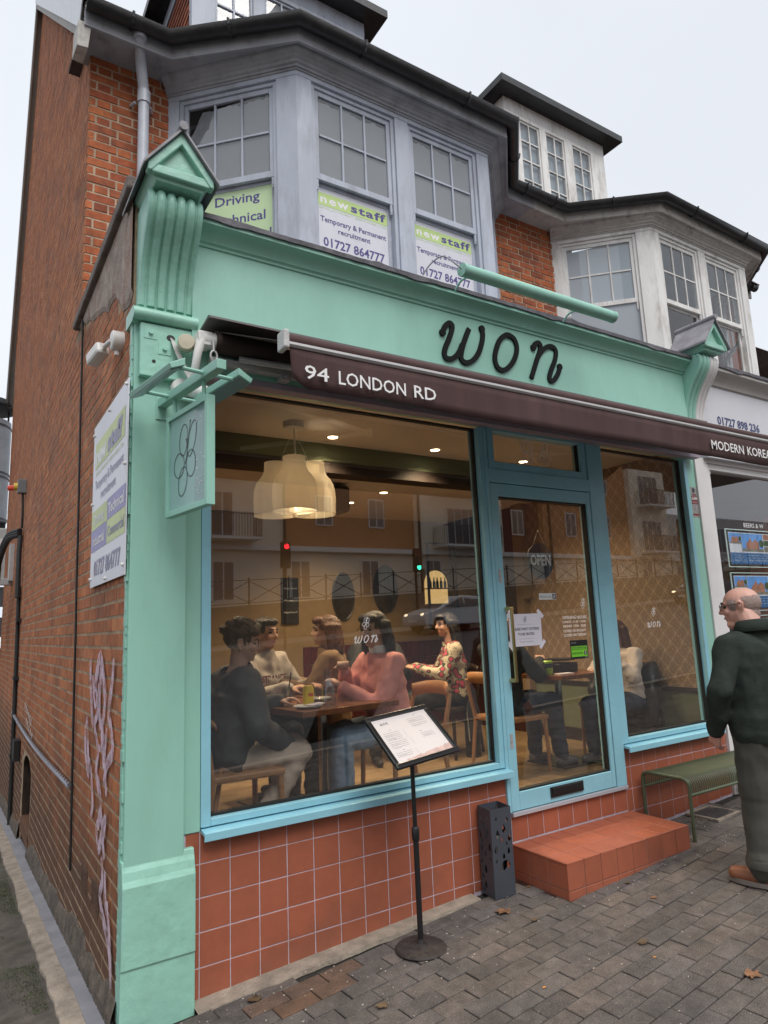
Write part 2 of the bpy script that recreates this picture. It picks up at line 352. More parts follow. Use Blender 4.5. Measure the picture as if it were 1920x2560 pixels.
def stroke(mb, pts, w, Nn, depth=0, closed=False, k=5, caps=True, off=0):
    """flat ribbon of width w along 3-D pts lying in the plane with normal Nn"""
    Nn = Vector(Nn).normalized(); P = smooth_path(pts, k, closed); n = len(P); P = [p+Nn*off for p in P]
    W_ = w if isinstance(w, (list, tuple)) else None; Lp = []; Rp = []
    for i, p in enumerate(P):
        a = P[(i-1) % n] if (closed or i > 0) else P[i]; b = P[(i+1) % n] if (closed or i < n-1) else P[i]
        d = (b-a).normalized(); s = Nn.cross(d); ww = 0 if W_ else w/2
        if W_:
            t = i/(n-1)*(len(W_)-1); j = min(int(t), len(W_)-2); ww = (W_[j]*(1-(t-j))+W_[j+1]*(t-j))/2
        Lp.append(p+s*ww); Rp.append(p-s*ww)
    def strip(Lp, Rp, cl):
        m = len(Lp); vs = Lp+Rp; rng = m if cl else m-1
        fs = [(i, (i+1) % m, m+(i+1) % m, m+i) for i in range(rng)]
        if depth:
            k2 = 2*m; vs = vs+[p+Nn*depth for p in vs]
            fs = [tuple(x+k2 for x in f) for f in fs]+[(i, (i+1) % m, (i+1) % m+k2, i+k2) for i in range(rng)]+[(m+i, m+(i+1) % m, m+(i+1) % m+k2, m+i+k2) for i in range(rng)]
            if not cl: fs += [(0, m, m+k2, k2), (m-1, 2*m-1, 2*m-1+k2, m-1+k2)]
        mb.add(vs, fs)
    strip(Lp, Rp, closed)
    return P
def disc(mb, c, r, Nn, depth=0, n=20, sy=1):
    Nn = Vector(Nn).normalized(); U = Vector((0, 0, 1)).cross(Nn).normalized(); V_ = Nn.cross(U); c = Vector(c)
    mb.prism([(r*math.cos(2*PI*i/n), r*sy*math.sin(2*PI*i/n)) for i in range(n)], c, U, V_, Nn*(depth or .0006))
def flower(parent, c, U, V_, size, mat, name='flower_emblem', w=.0028, slant=.12, dy=0):
    """line-drawn five-petal flower"""
    c, U, V_ = Vector(c), Vector(U).normalized(), Vector(V_).normalized(); Nn = U.cross(V_); mb = MB(); s = size/2
    def P(a, b): return c+U*(a+slant*b)*s+V_*b*s
    k = 0
    for (px, py, rx, ry, rot) in ((-.22, .52, .24, .42, .05), (.28, .46, .22, .46, -.25), (-.40, -.12, .30, .34, .6), (.30, -.18, .26, .36, .3), (-.12, -.58, .25, .38, -.1)):
        pts = []
        for i in range(14):
            t = 2*PI*i/14; a, b = rx*math.cos(t), ry*math.sin(t); pts.append(P(px+a*math.cos(rot)-b*math.sin(rot), py+a*math.sin(rot)+b*math.cos(rot)))
        stroke(mb, pts, w, Nn, .0004, closed=True, k=2, off=k*.00006); k += 1
    for e in ((.12, .95), (-.05, .5)):
        stroke(mb, [P(-.02, -.15), P(.05, .2), P(*e)], w, Nn, .0004, k=3, off=k*.00006); k += 1
        disc(mb, P(*e)+Nn*k*.00006, w*1.5, Nn, .0004, 8); k += 1
    return put(name, mb, mat, parent, fixn=False)
def won(parent, c, U, V_, h, mat, depth=0, w=None, name='letter'):
    """hand-drawn italic w, o, n as three letters, centred on c, x-height h"""
    c, U, V_ = Vector(c), Vector(U).normalized(), Vector(V_).normalized(); Nn = U.cross(V_); w = w or h*.115
    P = lambda a, b: c+U*(a*h)+V_*(b*h)
    dd = depth or .0005
    A = lambda pts: [P(a, b) for a, b in pts]
    for strokes, balls, flat in (
        (([(-1.825, .137), (-1.752, .29), (-1.632, .40), (-1.548, .363), (-1.568, .23), (-1.662, .01), (-1.772, -.207), (-1.812, -.353), (-1.772, -.443), (-1.648, -.45), (-1.498, -.363), (-1.375, -.217), (-1.282, -.033)],
          [(-1.055, .387), (-1.155, .193), (-1.255, -.027), (-1.322, -.22), (-1.342, -.363), (-1.285, -.443), (-1.155, -.447), (-.978, -.343), (-.812, -.143), (-.698, .123), (-.652, .33), (-.668, .467)]),
         ((-1.825, .137), (-.668, .467)), 0),
        (([(.148, .483), (.332, .417), (.398, .217), (.328, -.03), (.155, -.27), (-.072, -.433), (-.255, -.407), (-.328, -.237), (-.292, -.023), (-.165, .253), (-.005, .423)],), (), 1),
        (([(.955, .327), (1.025, .433), (1.138, .483), (1.205, .417), (1.158, .257), (1.048, .04), (.925, -.22), (.802, -.483)],
          [(1.072, .087), (1.152, .20), (1.298, .35), (1.485, .46), (1.652, .47), (1.735, .367), (1.672, .133), (1.535, -.11), (1.438, -.313), (1.435, -.423), (1.542, -.427), (1.692, -.28), (1.788, -.123), (1.825, -.013)]),
         ((.955, .327), (1.825, -.013)), 0)):
        mb = MB()
        for i, sk in enumerate(strokes): stroke(mb, A(sk), w, Nn, dd-i*.0004*(1 if depth else .3), closed=bool(flat), k=6, off=-i*.0002 if depth else -i*.00005)
        for (a, b) in balls: disc(mb, P(a, b)-Nn*.0003*(1 if depth else 0), w*.72, Nn, dd-.0006*(1 if depth else .2), 14)
        put(name, mb, mat, parent, fixn=True)
X_, Z_ = (1, 0, 0), (0, 0, 1)
def zg(x, y): return .005+.048*x-(.072*max(0, y) if x < -.33 else 0)
# ================================================================== GROUND
def sheet(name, fn, x0, x1, y0, y1, nx, ny, mat):
    mb = MB(); vs = []; fs = []
    for j in range(ny+1):
        for i in range(nx+1):
            x = x0+(x1-x0)*i/nx; y = y0+(y1-y0)*j/ny; vs.append((x, y, fn(x, y)))
    for j in range(ny):
        for i in range(nx):
            a = j*(nx+1)+i; fs.append((a, a+1, a+nx+2, a+nx+1))
    mb.add(vs, fs); return put(name, mb, mat, kind='structure', fixn=False, smooth=True)
def zroad(x, y):       # road falls off the kerb then climbs towards the far pavement
    t = min(1, max(0, (-4.6-y)/14)); return .048*x-.125+.62*t
sheet('ground', lambda x, y: -1.2, -260, 260, -260, 260, 2, 2, tarm)
pav = sheet('pavement', lambda x, y: .048*x-.018, -.36, 16, -4.5, .3, 20, 6, jointm)
sheet('alley_ground', lambda x, y: .048*x-.012-(.072*max(0, y)), -6, -.52, -4.5, 14, 12, 40, tarm)
asph = M('road_asphalt', (.055, .055, .057), .9, .2, 8, .6, 120)
sheet('road', zroad, -30, 60, -20.6, -4.62, 40, 20, asph)
mb = MB(); k = -8.0
kerbs = root('kerb', (0, -4.55, -.1), None, None); kerbs['kind'] = 'structure'
while k < 18:
    m1 = MB(); m1.hexa([(k, -4.62, .048*k-.25), (k+.90, -4.62, .048*(k+.9)-.25), (k+.90, -4.5, .048*(k+.9)-.25), (k, -4.5, .048*k-.25)],
                       [(k, -4.62, .048*k-.003), (k+.90, -4.62, .048*(k+.9)-.003), (k+.90, -4.5, .048*(k+.9)-.003), (k, -4.5, .048*k-.003)])
    put('kerb_stone', m1, concm, kerbs, bevel=.01); k += .91
# --- block pavers, laid in stretcher bond a few degrees off the shopfront
def boxmesh(name, lx, ly, lz, mat, taper=.004):
    v = [(-lx/2, -ly/2, -lz), (lx/2, -ly/2, -lz), (lx/2, ly/2, -lz), (-lx/2, ly/2, -lz)]
    for a, z in ((0, -taper*.8), (taper, 0)):
        v += [(-lx/2+a, -ly/2+a, z), (lx/2-a, -ly/2+a, z), (lx/2-a, ly/2-a, z), (-lx/2+a, ly/2-a, z)]
    f = [(0, 3, 2, 1), (8, 9, 10, 11)]
    for b in (0, 4):
        for i in range(4): f.append((b+i, b+(i+1) % 4, b+(i+1) % 4+4, b+i+4))
    me = bpy.data.meshes.new(name); me.from_pydata(v, [], f); me.materials.append(mat); return me, v, f
pm, pvv, pff = boxmesh('paver', .1945, .0948, .04, paverm)
pmb, _, _ = boxmesh('paver_tan', .1945, .0948, .04, paverb)
ang = math.radians(4.2); ux = Vector((math.cos(ang), math.sin(ang), 0)); uy = Vector((-math.sin(ang), math.cos(ang), 0))
cells = []
for r in range(-46, 20):
    for c in range(-14, 90):
        p = Vector((0, -.05, 0))+ux*((c+.5*(r % 2)+.1)*.2)+uy*(r*.1)
        if -.5 < p.x < 15.5 and -4.45 < p.y < -.02:
            if 2.02 < p.x < 3.05 and p.y > -.43: continue                     # doorstep
            if 3.70 < p.x < 3.93 and -.27 < p.y < -.07: continue              # drain cover
            lim = -.085-.0*p.x if p.x < 1.35 else -.06
            if p.x < .9: lim = -.125
            if p.y > lim: continue
            if p.x < -.33: continue
            cells.append(((p-CAM).length, p))
cells.sort(key=lambda c: c[0])
def visible(p):
    d = p-CAM; z = d.dot(fwd)
    return z > 0 and abs(d.dot(rgt)/z) < .62 and abs(d.dot(upv)/z) < .81
vis = [c for c in cells if visible(c[1])]; rest = [c for c in cells if not visible(c[1])]
rnd = random.Random(3)
def pav_xf(p):
    z = .048*p.x+.004+rnd.uniform(-.0025, .0025)
    return Matrix.Translation((p.x, p.y, z)) @ Matrix.Rotation(ang+rnd.uniform(-.012, .012), 4, 'Z') @ Matrix.Rotation(-.048+rnd.uniform(-.008, .008), 4, 'Y') @ Matrix.Rotation(rnd.uniform(-.008, .008), 4, 'X')
tan_at = [(0.42, -.21), (.62, -.17), (.55, -.30), (.30, -.28), (.20, -.2)]
for i, (d, p) in enumerate(vis[:298]):
    tan = any((p-Vector((a, b, 0))).length < .085 for a, b in tan_at)
    o = bpy.data.objects.new('paver', pmb if tan else pm); o.matrix_world = pav_xf(p); COL.objects.link(o); o.parent = pav
    o.matrix_parent_inverse = Matrix.Translation(-pav.location)
mb = MB()
for d, p in vis[298:]+rest:
    X = pav_xf(p); mb.add([X @ Vector(v) for v in pvv], pff)
put('far_pavers', mb, paverm, pav, kind='stuff', fixn=False)
# edge strip of concrete along the tiles, alley strips
mb = MB(); rr = random.Random(5); n = 26
pts = [(-.04+i*(1.62+.04)/n) for i in range(n+1)]
vs = []; 
for i, x in enumerate(pts):
    w = -.115+.035*(x/1.6)+rr.uniform(-.008, .008); vs += [(x, .01, .048*x+.012), (x, w, .048*x+.0085), (x, w-.004, .048*x-.012)]
mb.add(vs, [(3*i, 3*i+3, 3*i+4, 3*i+1) for i in range(n)]+[(3*i+1, 3*i+4, 3*i+5, 3*i+2) for i in range(n)])
put('concrete_edging', mb, concm, kind='structure', fixn=False)
def alley_band(name, xa, xb, mat, dz, wob, thick=.01):
    rr = random.Random(name); mb = MB(); vs = []; n = 360; y0, y1 = -.5, 12
    for i in range(n+1):
        y = y0+(y1-y0)*i/n; a = xa+wob*.3*noise.noise(Vector((y*3, 2, 0))); b = xb+wob*2*noise.noise(Vector((y*1.1, xb*9, 1)))+wob*.8*noise.noise(Vector((y*6, 7, 1)))
        g = lambda x: .048*x-.012-(.072*max(0, y))+dz
        vs += [(a, y, g(a)+.004), (b, y, g(b)), (b-.004, y, g(b)-thick-.02)]
    mb.add(vs, [(3*i, 3*i+3, 3*i+4, 3*i+1) for i in range(n)]+[(3*i+1, 3*i+4, 3*i+5, 3*i+2) for i in range(n)])
    return put(name, mb, mat, kind='structure', fixn=False)
alley_band('alley_edging', -.44, -.545, concm, .014, .012)
alley_band('alley_flashing', -.345, -.452, stripm, .022, .006)
# drain cover
t = root('drain_cover', (3.81, -.17, .19), 'small square metal inspection cover set in the pavers beneath the green bench', 'drain cover')
mb = MB(); c = Vector((3.815, -.17, .048*3.815+.005)); ex = ux*.15; ey = uy*.115
for a, b, da, db in ((c-ey, ex*1.12, None, None),): pass
for sgn in (-1, 1):
    mb.obox(c+ey*sgn, ex*1.1, uy*.012, (0, 0, .008)); mb.obox(c+ex*sgn, ux*.012, ey*.9, (0, 0, .008))
put('surround', mb, concm, t)
mb = MB(); mb.obox(c, ex*.88, ey*.85, (0, 0, .004)); put('cover_plate', mb, M('drain_metal', (.05, .05, .05), .6, .3, 30, .8, 60), t)

# ================================================================== BRICKWORK
BF = {}
def brick_box(lu, lv, d, O, U, V_, Nn, mb=None):
    j = .0035
    a = [O-U*lu/2-V_*lv/2-Nn*.02, O+U*lu/2-V_*lv/2-Nn*.02, O+U*lu/2+V_*lv/2-Nn*.02, O-U*lu/2+V_*lv/2-Nn*.02]
    b = [O-U*(lu/2-j)-V_*(lv/2-j)+Nn*d, O+U*(lu/2-j)-V_*(lv/2-j)+Nn*d, O+U*(lu/2-j)+V_*(lv/2-j)+Nn*d, O-U*(lu/2-j)+V_*(lv/2-j)+Nn*d]
    mb.hexa(a, b)
def lay_bricks(parent, mat, O, U, Nn, width, z0, z1, keep, nind, seed=1, jit=.003, size=.077, start=0.0, closure=True, proud=.004):
    """Flemish-bond courses; the nearest nind bricks are single objects, the rest one mesh"""
    O, U, Nn = Vector(O), Vector(U), Vector(Nn); V_ = Vector((0, 0, 1)); rr = random.Random(seed); out = []
    k0 = int(math.floor(z0/size))
    for k in range(k0, int(z1/size)+1):
        v = k*size+size/2; odd = k % 2; u = -start-(.16875 if odd else 0)
        i = 0
        while u < width:
            l = .225 if i % 2 == 0 else .1125
            a, b = max(0, u), min(width, u+l)
            if b-a > .03 and z0-.001 <= v-size/2 and v+size/2 <= z1+size*.6:
                cu = (a+b)/2; lu = b-a-.010
                if lu > .02 and keep(a, b, v-size/2, v+size/2): out.append((cu, v, lu))
            u += l; i += 1
    out = [((O+U*u+V_*v-CAM).length, u, v, l) for (u, v, l) in out]; out.sort()
    vis_ = [q for q in out if visible(O+U*q[1]+V_*q[2])]
    ind = set(id(q) for q in vis_[:nind]); joined = MB()
    for q in out:
        d, u, v, l = q; h = size-.010; dep = proud+rr.uniform(-jit, jit); c = O+U*(u+rr.uniform(-.001, .001))+V_*(v+rr.uniform(-.001, .001))
        if id(q) in ind:
            key = (round(l, 3), mat.name, tuple(U))
            if key not in BF:
                m = MB(); brick_box(l, h, .004, Vector((0, 0, 0)), U, V_, Nn, m); me = bpy.data.meshes.new('brick'); me.from_pydata(m.v, [], m.f); me.materials.append(mat); BF[key] = me
            o = bpy.data.objects.new('brick', BF[key]); o.location = c+Nn*(dep-.004); o.rotation_euler = (rr.uniform(-.006, .006), rr.uniform(-.006, .006), rr.uniform(-.006, .006))
            link(o, parent)
        else: brick_box(l, h, dep, c, U, V_, Nn, joined)
    if joined.v: put('distant_bricks', joined, mat, parent, kind='stuff', fixn=False)
    return len(vis_)

YW = 1.86     # plane of the upper front walls
t1 = root('terraced_building', (2, 4, 0), 'red brick end-of-terrace building with a grey bay window above the mint shopfront', 'building')
# --- side wall facing the alley
def rake(y):
    if y < YW: return 4.0
    return min(6.55+(y-1.75)*.965, 12.25-(y-7.75)*1.95)
AR0, AR1, ARZ = 4.12, 4.98, .36
def in_arch(y, z):
    if not (AR0 < y < AR1): return False
    c = (AR0+AR1)/2; r = (AR1-AR0)/2
    return z < ARZ+.16*math.sqrt(max(0, 1-((y-c)/r)**2))
XS = -.356
mb = MB()
poly = [(0, -.9), (AR0, -.9), (AR0, ARZ)]+[((AR0+AR1)/2-(AR1-AR0)/2*math.cos(a*PI/8), ARZ+.16*math.sin(a*PI/8)) for a in range(1, 8)]+[(AR1, ARZ), (AR1, -.9), (10.3, -.9), (10.3, 7.0), (7.75, 12.25), (YW+.005, 6.4), (YW+.005, 4.0), (0, 4.0)]
mb.prism(poly, (XS, 0, 0), (0, 1, 0), (0, 0, 1), (.22, 0, 0))
sidew = put('side_wall', mb, mortar_s, t1)
def keep_side(a, b, z0, z1):
    zz = (z0+z1)/2; yy = (a+b)/2
    if z1 > min(rake(a), rake(b)) or in_arch(a+.01, zz) or in_arch(b-.01, zz) or in_arch(yy, zz): return False
    gz = -.012-.072*yy
    if z0 < gz+.03: return False
    if zz > 3.42+.33*yy+.12*noise.noise(Vector((yy*3, 1, zz*2))) and yy < 1.75: return False
    return True
nv = lay_bricks(sidew, bricks_, (XS, .01, 0), (0, 1, 0), (-1, 0, 0), 10.28, -.8, 3.99, keep_side, 290, seed=4, jit=.0012, proud=.0022)
lay_bricks(sidew, bricks_, (XS, YW-.008, 0), (0, 1, 0), (-1, 0, 0), 8.42, 4.0, 12.2, lambda a, b, z0, z1: z1 < min(rake(a+YW), rake(b+YW)), 0, seed=5, jit=.0012, proud=.0022)
# rough cement render at the wall foot and under the coping
mb = MB(); rr = random.Random(8); vs = []; n = 420
for i in range(n+1):
    y = 10.28*i/n; g = -.012-.072*y; h = g+.12+.07*noise.noise(Vector((y*1.3, 0, 4)))+.04*noise.noise(Vector((y*7, 0, 4)))+.015*noise.noise(Vector((y*30, 0, 4)))
    vs += [(XS-.035, y, g-.05), (XS-.030+rr.uniform(-.004, .004), y, g+.05), (XS-.012, y, h), (XS+.01, y, h+.01)]
mb.add(vs, [(4*i+j, 4*i+4+j, 4*i+5+j, 4*i+1+j) for i in range(n) for j in range(3) if not (AR0-.1 < 10.28*(i+.5)/n < AR1+.05)])
put('cement_plinth', mb, renderm, sidew, fixn=False)
mb = MB(); vs = []; n = 30
for i in range(n+1):
    y = .0+1.84*i/n; b = 3.40+.33*y+.12*noise.noise(Vector((y*3, 1, 7)))+rr.uniform(-.02, .02)
    vs += [(XS-.004, y, min(b, 3.98)), (XS-.012-.004*rr.random(), y, min(b+.03, 3.99)), (XS-.014, y, 4.0)]
mb.add(vs, [(3*i+j, 3*i+3+j, 3*i+4+j, 3*i+1+j) for i in range(n) for j in range(2)])
put('cement_patch', mb, cemr, sidew, fixn=False)
mb = MB(); mb.prism([(-.02, 4.0), (1.93, 4.0), (1.95, 4.03), (1.95, 4.075), (-.02, 4.075)], (XS-.05, 0, 0), (0, 1, 0), (0, 0, 1), (.30, 0, 0))
put('coping_stone', mb, M('weathered_coping', (.15, .125, .11), .9, .3, 8, .8, 40, stain=(.3, .27, .24), stain_amt=.5), sidew, bevel=.012)
# arch recess
mb = MB(); c0 = (AR0+AR1)/2
mb.box(XS+.20, XS+.24, AR0-.1, AR1+.1, -.8, .62); put('arch_back', mb, M('recess_shade_brick', (.035, .022, .016), .95, .4, 14, .5, 30), sidew)  # darkness of the recess painted into the near-black brick colour, lining too
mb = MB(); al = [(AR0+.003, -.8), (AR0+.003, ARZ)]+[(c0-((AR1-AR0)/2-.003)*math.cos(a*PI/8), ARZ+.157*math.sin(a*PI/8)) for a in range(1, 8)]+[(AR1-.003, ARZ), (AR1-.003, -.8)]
mb.add([(XS+.004, y, z) for y, z in al]+[(XS+.21, y, z) for y, z in al], [(i, i+1, i+1+len(al), i+len(al)) for i in range(len(al)-1)]); put('arch_lining', mb, MATS['recess_shade_brick'], sidew, fixn=False)
mb = MB()
for z in (-.27, -.19): mb.box(XS-.012, XS+.1, AR0+.0, AR1-.02, z, z+.065)
put('arch_sill', mb, bricks_, sidew, bevel=.004)
# air bricks
for (y, z) in ((.95, .355), (.60, .36)):
    m0 = MB(); m0.box(XS-.006, XS+.01, y-.105, y+.105, z-.065, z+.065)
    for i in range(7):
        for j in range(4): m0.box(XS-.010, XS-.0055, y-.088+i*.026, y-.072+i*.026, z-.052+j*.028, z-.036+j*.028)
    put('air_brick', m0, M('air_brick_clay', (.10, .055, .035), .9, .3, 20, .3), sidew)
# --- front wall pieces
mb = MB(); mb.box(XS+.006, .30, YW, YW+.22, 3.9, 6.5); frontw = put('front_wall', mb, mortar, t1); mb = MB(); mb.box(3.6, 5.3, YW+.001, YW+.22, 3.9, 6.5); frontw2 = put('front_wall', mb, mortar, t1)
lay_bricks(frontw, brickf, (XS-.002, YW, 0), (1, 0, 0), (0, -1, 0), .64, 4.0, 6.47, lambda a, b, z0, z1: True, 160, seed=11, start=.0)
lay_bricks(frontw2, brickf, (3.9, YW, 0), (1, 0, 0), (0, -1, 0), 1.05, 4.0, 6.40, lambda a, b, z0, z1: True, 138, seed=12, start=.05)
# --- verge, bargeboard, kneeler
vo = XS-.10
mb = MB()
for a, b in (((1.70, 6.60), (7.70, 12.36)), ((7.70, 12.36), (10.85, 6.25))):
    mb.bar((vo+.012, a[0], a[1]-.10), (vo+.012, b[0], b[1]-.10), .025, .2, up=(0, .5, 1))
put('bargeboard', mb, M('grey_barge_paint', (.30, .28, .26), .6, .1, 5, .1), t1)
mb = MB()
for a, b in (((1.70, 6.60), (7.70, 12.36)), ((7.70, 12.36), (10.85, 6.25))):
    mb.bar((vo+.07, a[0], a[1]-.16), (vo+.07, b[0], b[1]-.16), .10, .02, up=(0, .5, 1))
put('verge_soffit', mb, MATS['grey_barge_paint'], t1)
mb = MB(); mb.bar((vo-.012, 1.62, 6.53), (vo-.012, 7.70, 12.36), .008, .22, up=(0, .5, 1)); put('verge_flashing', mb, M('white_metal_flashing', (.62, .64, .68), .35, .05, 5, .1), t1)
mb = MB(); mb.hexa([(-.495, 1.57, 6.17), (-.415, 1.57, 6.18), (-.415, YW, 6.28), (-.495, YW, 6.28)], [(-.49, 1.57, 6.40), (-.395, 1.57, 6.40), (-.395, YW, 6.5), (-.49, YW, 6.5)]); put('eaves_box_end', mb, whitesof, t1, bevel=.005)
# --- main roof in courses of tiles
def roof(parent, x0, x1, name='roof'):
    mb = MB(); mb.prism([(1.60, 6.56), (7.70, 12.45), (7.75, 12.3), (1.75, 6.53)], (x0, 0, 0), (0, 1, 0), (0, 0, 1), (x1-x0, 0, 0))
    mb.prism([(7.70, 12.45), (10.95, 6.15), (10.85, 6.1), (7.70, 12.3)], (x0, 0, 0), (0, 1, 0), (0, 0, 1), (x1-x0, 0, 0))
    r = put(name, mb, rooft, parent); d = Vector((0, 6.1, 5.85)).normalized(); nn = Vector((0, -d.z, d.y)); m2 = MB(); rr = random.Random(2)
    for k in range(84):
        p = Vector((0, 1.52, 6.56))+d*(k*.1)
        x = x0-.004-(k % 2)*.08
        while x < x1:
            w = .165; a, b = max(x0-.01, x), min(x1, x+w-.004)
            if b-a > .03 and (k < 3 or x < 1.2 or k > 60): m2.obox(Vector(((a+b)/2, p.y, p.z))+nn*(.012+rr.uniform(0, .004)), ((b-a)/2, 0, 0), d*.075+nn*.006, nn*.006)
            x += w
    put('roof_tiles', m2, rooft, parent, kind='stuff', fixn=False)
roof(t1, vo+.02, 4.37)
# --- eaves: soffit, fascia board, gutter that follow wall and bay
def eaves(parent, path, soff, fas, x_end=None):
    s = 1
    m = MB(); m.sweep(path, [(-.42, 6.385), (-.012, 6.385), (-.012, 6.41), (-.42, 6.41)], s); put('soffit', m, soff, parent)
    m = MB(); m.sweep(path, [(-.0115, 6.365), (.0115, 6.365), (.0115, 6.50), (-.0115, 6.50)], s); put('fascia_board', m, fas, parent)
    prof = [(.078-.062*math.cos(PI*i/8), 6.525-.080*math.sin(PI*i/8)) for i in range(9)]+[(.078+.05*math.cos(PI*i/8), 6.525-.064*math.sin(PI*i/8)) for i in range(9)]
    m = MB(); m.sweep(path, prof, s); put('gutter', m, iron, parent, smooth='auto')
    # joint collars
    m = MB()
    for i in range(len(path)-1):
        a, b = Vector(path[i]), Vector(path[i+1]); d = b-a; L_ = d.length; d.normalize(); nn = Vector((d.y, -d.x)); k = max(1, round(L_/1.0))
        for j in range(k):
            q = a+d*(L_*(j+.5)/k); pts = [(q.x+nn.x*(.078-.068*math.cos(PI*t/6)), q.y+nn.y*(.078-.068*math.cos(PI*t/6)), 6.532-.088*math.sin(PI*t/6)) for t in range(7)]
            m.tube(pts, .012, 6)
    put('gutter_bracket', m, iron, parent)
    m = MB(); m.sweep(path, [(-.01, 6.51), (.03, 6.535), (.03, 6.55), (-.95, 6.74), (-.95, 6.70)], s); put('eaves_tiles', m, rooft, parent)
def bay(parent, x0, xa, xb, x1, paint, sof, film, first):
    """canted bay on the wall plane YW: foot points (x0,YW) (xa,YF) (xb,YF) (x1,YW)"""
    YF = 1.03; A, B, C_, D = Vector((x0, YW)), Vector((xa, YF)), Vector((xb, YF)), Vector((x1, YW))
    path = [tuple(A), tuple(B), tuple(C_), tuple(D)]
    m = MB(); m.sweep(path, [(-.14, 6.211), (0, 6.211), (0, 6.30), (-.14, 6.30)], 1)                                     # head board
    m.sweep(path, [(-.14, 3.95), (0, 3.95), (0, 4.42), (-.14, 4.42)], 1); m.sweep(path, [(-.14, 4.421), (.05, 4.421), (.05, 4.47), (-.14, 4.47)], 1)
    body = put('bay_frame', m, paint, parent, bevel=.004)
    m = MB(); pr = [(-.05, 6.252), (.010, 6.252), (.014, 6.268), (.026, 6.268), (.028, 6.285), (.044, 6.295), (.050, 6.318), (.070, 6.328), (.078, 6.345), (.10, 6.355), (.112, 6.375), (.118, 6.39), (-.05, 6.39)]
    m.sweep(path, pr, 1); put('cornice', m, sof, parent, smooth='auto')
    def face(P, Q, wins, posters=None):
        P, Q = Vector(P), Vector(Q); d = (Q-P); L_ = d.length; d.normalize(); nn = Vector((d.y, -d.x)); U = Vector((d.x, d.y, 0)); No = Vector((nn.x, nn.y, 0)); O = Vector((P.x, P.y, 0))
        pt = lambda u, o, z: O+U*u+No*o+Vector((0, 0, z))
        def bx(mb, u0, u1, o0, o1, z0, z1): mb.hexa([pt(u0, o0, z0), pt(u1, o0, z0), pt(u1, o1, z0), pt(u0, o1, z0)], [pt(u0, o0, z1), pt(u1, o0, z1), pt(u1, o1, z1), pt(u0, o1, z1)])
        edges = [0]+[e for w in wins for e in w]+[L_]
        m = MB()
        for i in range(0, len(edges), 2): bx(m, edges[i]+(.001 if i else 0), edges[i+1]-(.001 if i+2 < len(edges) else 0), -.13, -.003, 4.47, 6.21)
        put('bay_post', m, paint, body, bevel=.003)
        for (a, b) in wins:
            m = MB(); zt, zm, zb = 6.209, 5.34, 4.475                    # sash box then upper and lower sash
            for (u0, u1) in ((a, a+.035), (b-.035, b)): bx(m, u0, u1, -.10, -.022, zb, zt)
            bx(m, a+.0351, b-.0351, -.10, -.022, zt-.035, zt-.001)
            put('window_frame', m, paint, body, bevel=.003)
            ua, ub = a+.036, b-.036; za, zc = zm, zt-.037
            m = MB(); st = .038; bx(m, ua, ua+st, -.065, -.038, za, zc); bx(m, ub-st, ub, -.065, -.038, za, zc)
            bx(m, ua+st+.0005, ub-st-.0005, -.065, -.0375, zc-.045, zc); bx(m, ua+st+.0005, ub-st-.0005, -.068, -.036, za, za+.055)
            pw = (ub-ua-2*st)/3
            for j in (1, 2): bx(m, ua+st+pw*j-.009, ua+st+pw*j+.009, -.062, -.040, za+.056, zc-.046)
            zh = (za+.055+zc-.045)/2
            for j in range(3): bx(m, ua+st+pw*j+.0095, ua+st+pw*(j+1)-.0095, -.061, -.041, zh-.009, zh+.009)
            for u in (ua+.004, ub-.026): bx(m, u, u+.022, -.058, -.040, za-.075, za-.0005); bx(m, u+.002, u+.020, -.0595, -.0415, za-.095, za-.0755)   # horns
            put('upper_sash', m, paint, body, bevel=.002)
            m = MB(); z2 = zm+.02
            bx(m, ua, ua+st, -.105, -.078, zb, z2); bx(m, ub-st, ub, -.105, -.078, zb, z2); bx(m, ua+st+.0005, ub-st-.0005, -.104, -.078, z2-.05, z2); bx(m, ua+st+.0005, ub-st-.0005, -.104, -.078, zb, zb+.08)
            put('lower_sash', m, paint, body, bevel=.002)
            for j in range(3):
                for (q0, q1) in ((za+.055, zh-.009), (zh+.009, zc-.045)):
                    m = MB(); bx(m, ua+st+pw*j+.009, ua+st+pw*(j+1)-.009, -.054, -.051, q0, q1); put('pane', m, paneu, body)
            m = MB(); bx(m, ua+st, ub-st, -.093, -.090, zb+.08, z2-.05); put('pane', m, paneu, body)
            if film:
                # blind film stuck behind the panes, torn along its top edge
                m = MB(); rr = random.Random(int(a*100)+int(x0*10)); n = 24; vs = []
                for i in range(n+1):
                    f = i/n; tear = rr.uniform(0, .03)+(.24*max(0, 1-f*5.5) if (first and wins is not None and abs(P.x-x0) < .01) else 0)+.02*noise.noise(Vector((f*9, a*7, x0)))
                    u = ua+st+(ub-ua-2*st)*f; vs += [pt(u, -.0605, za+.05), pt(u, -.0605, zc-.06-tear)]
                m.add(vs, [(2*i, 2*i+2, 2*i+3, 2*i+1) for i in range(n)]); put('window_film', m, film, body, fixn=False)
        return pt
    LA = (B-A).length; LF = xb-xa
    p1 = face(A, B, [(.105, LA-.185)])
    p2 = face(B, C_, [(.14, LF/2-.068), (LF/2+.078, LF-.145)])
    face(C_, D, [(.155, LA-.17)])
    m = MB(); m.prism([(x0+.12, YW+.4), (xa+.06, YF+.16), (xb-.06, YF+.16), (x1-.12, YW+.4)], (0, 0, 4.4), (1, 0, 0), (0, 1, 0), (0, 0, .03)); put('bay_floor', m, sof, body)
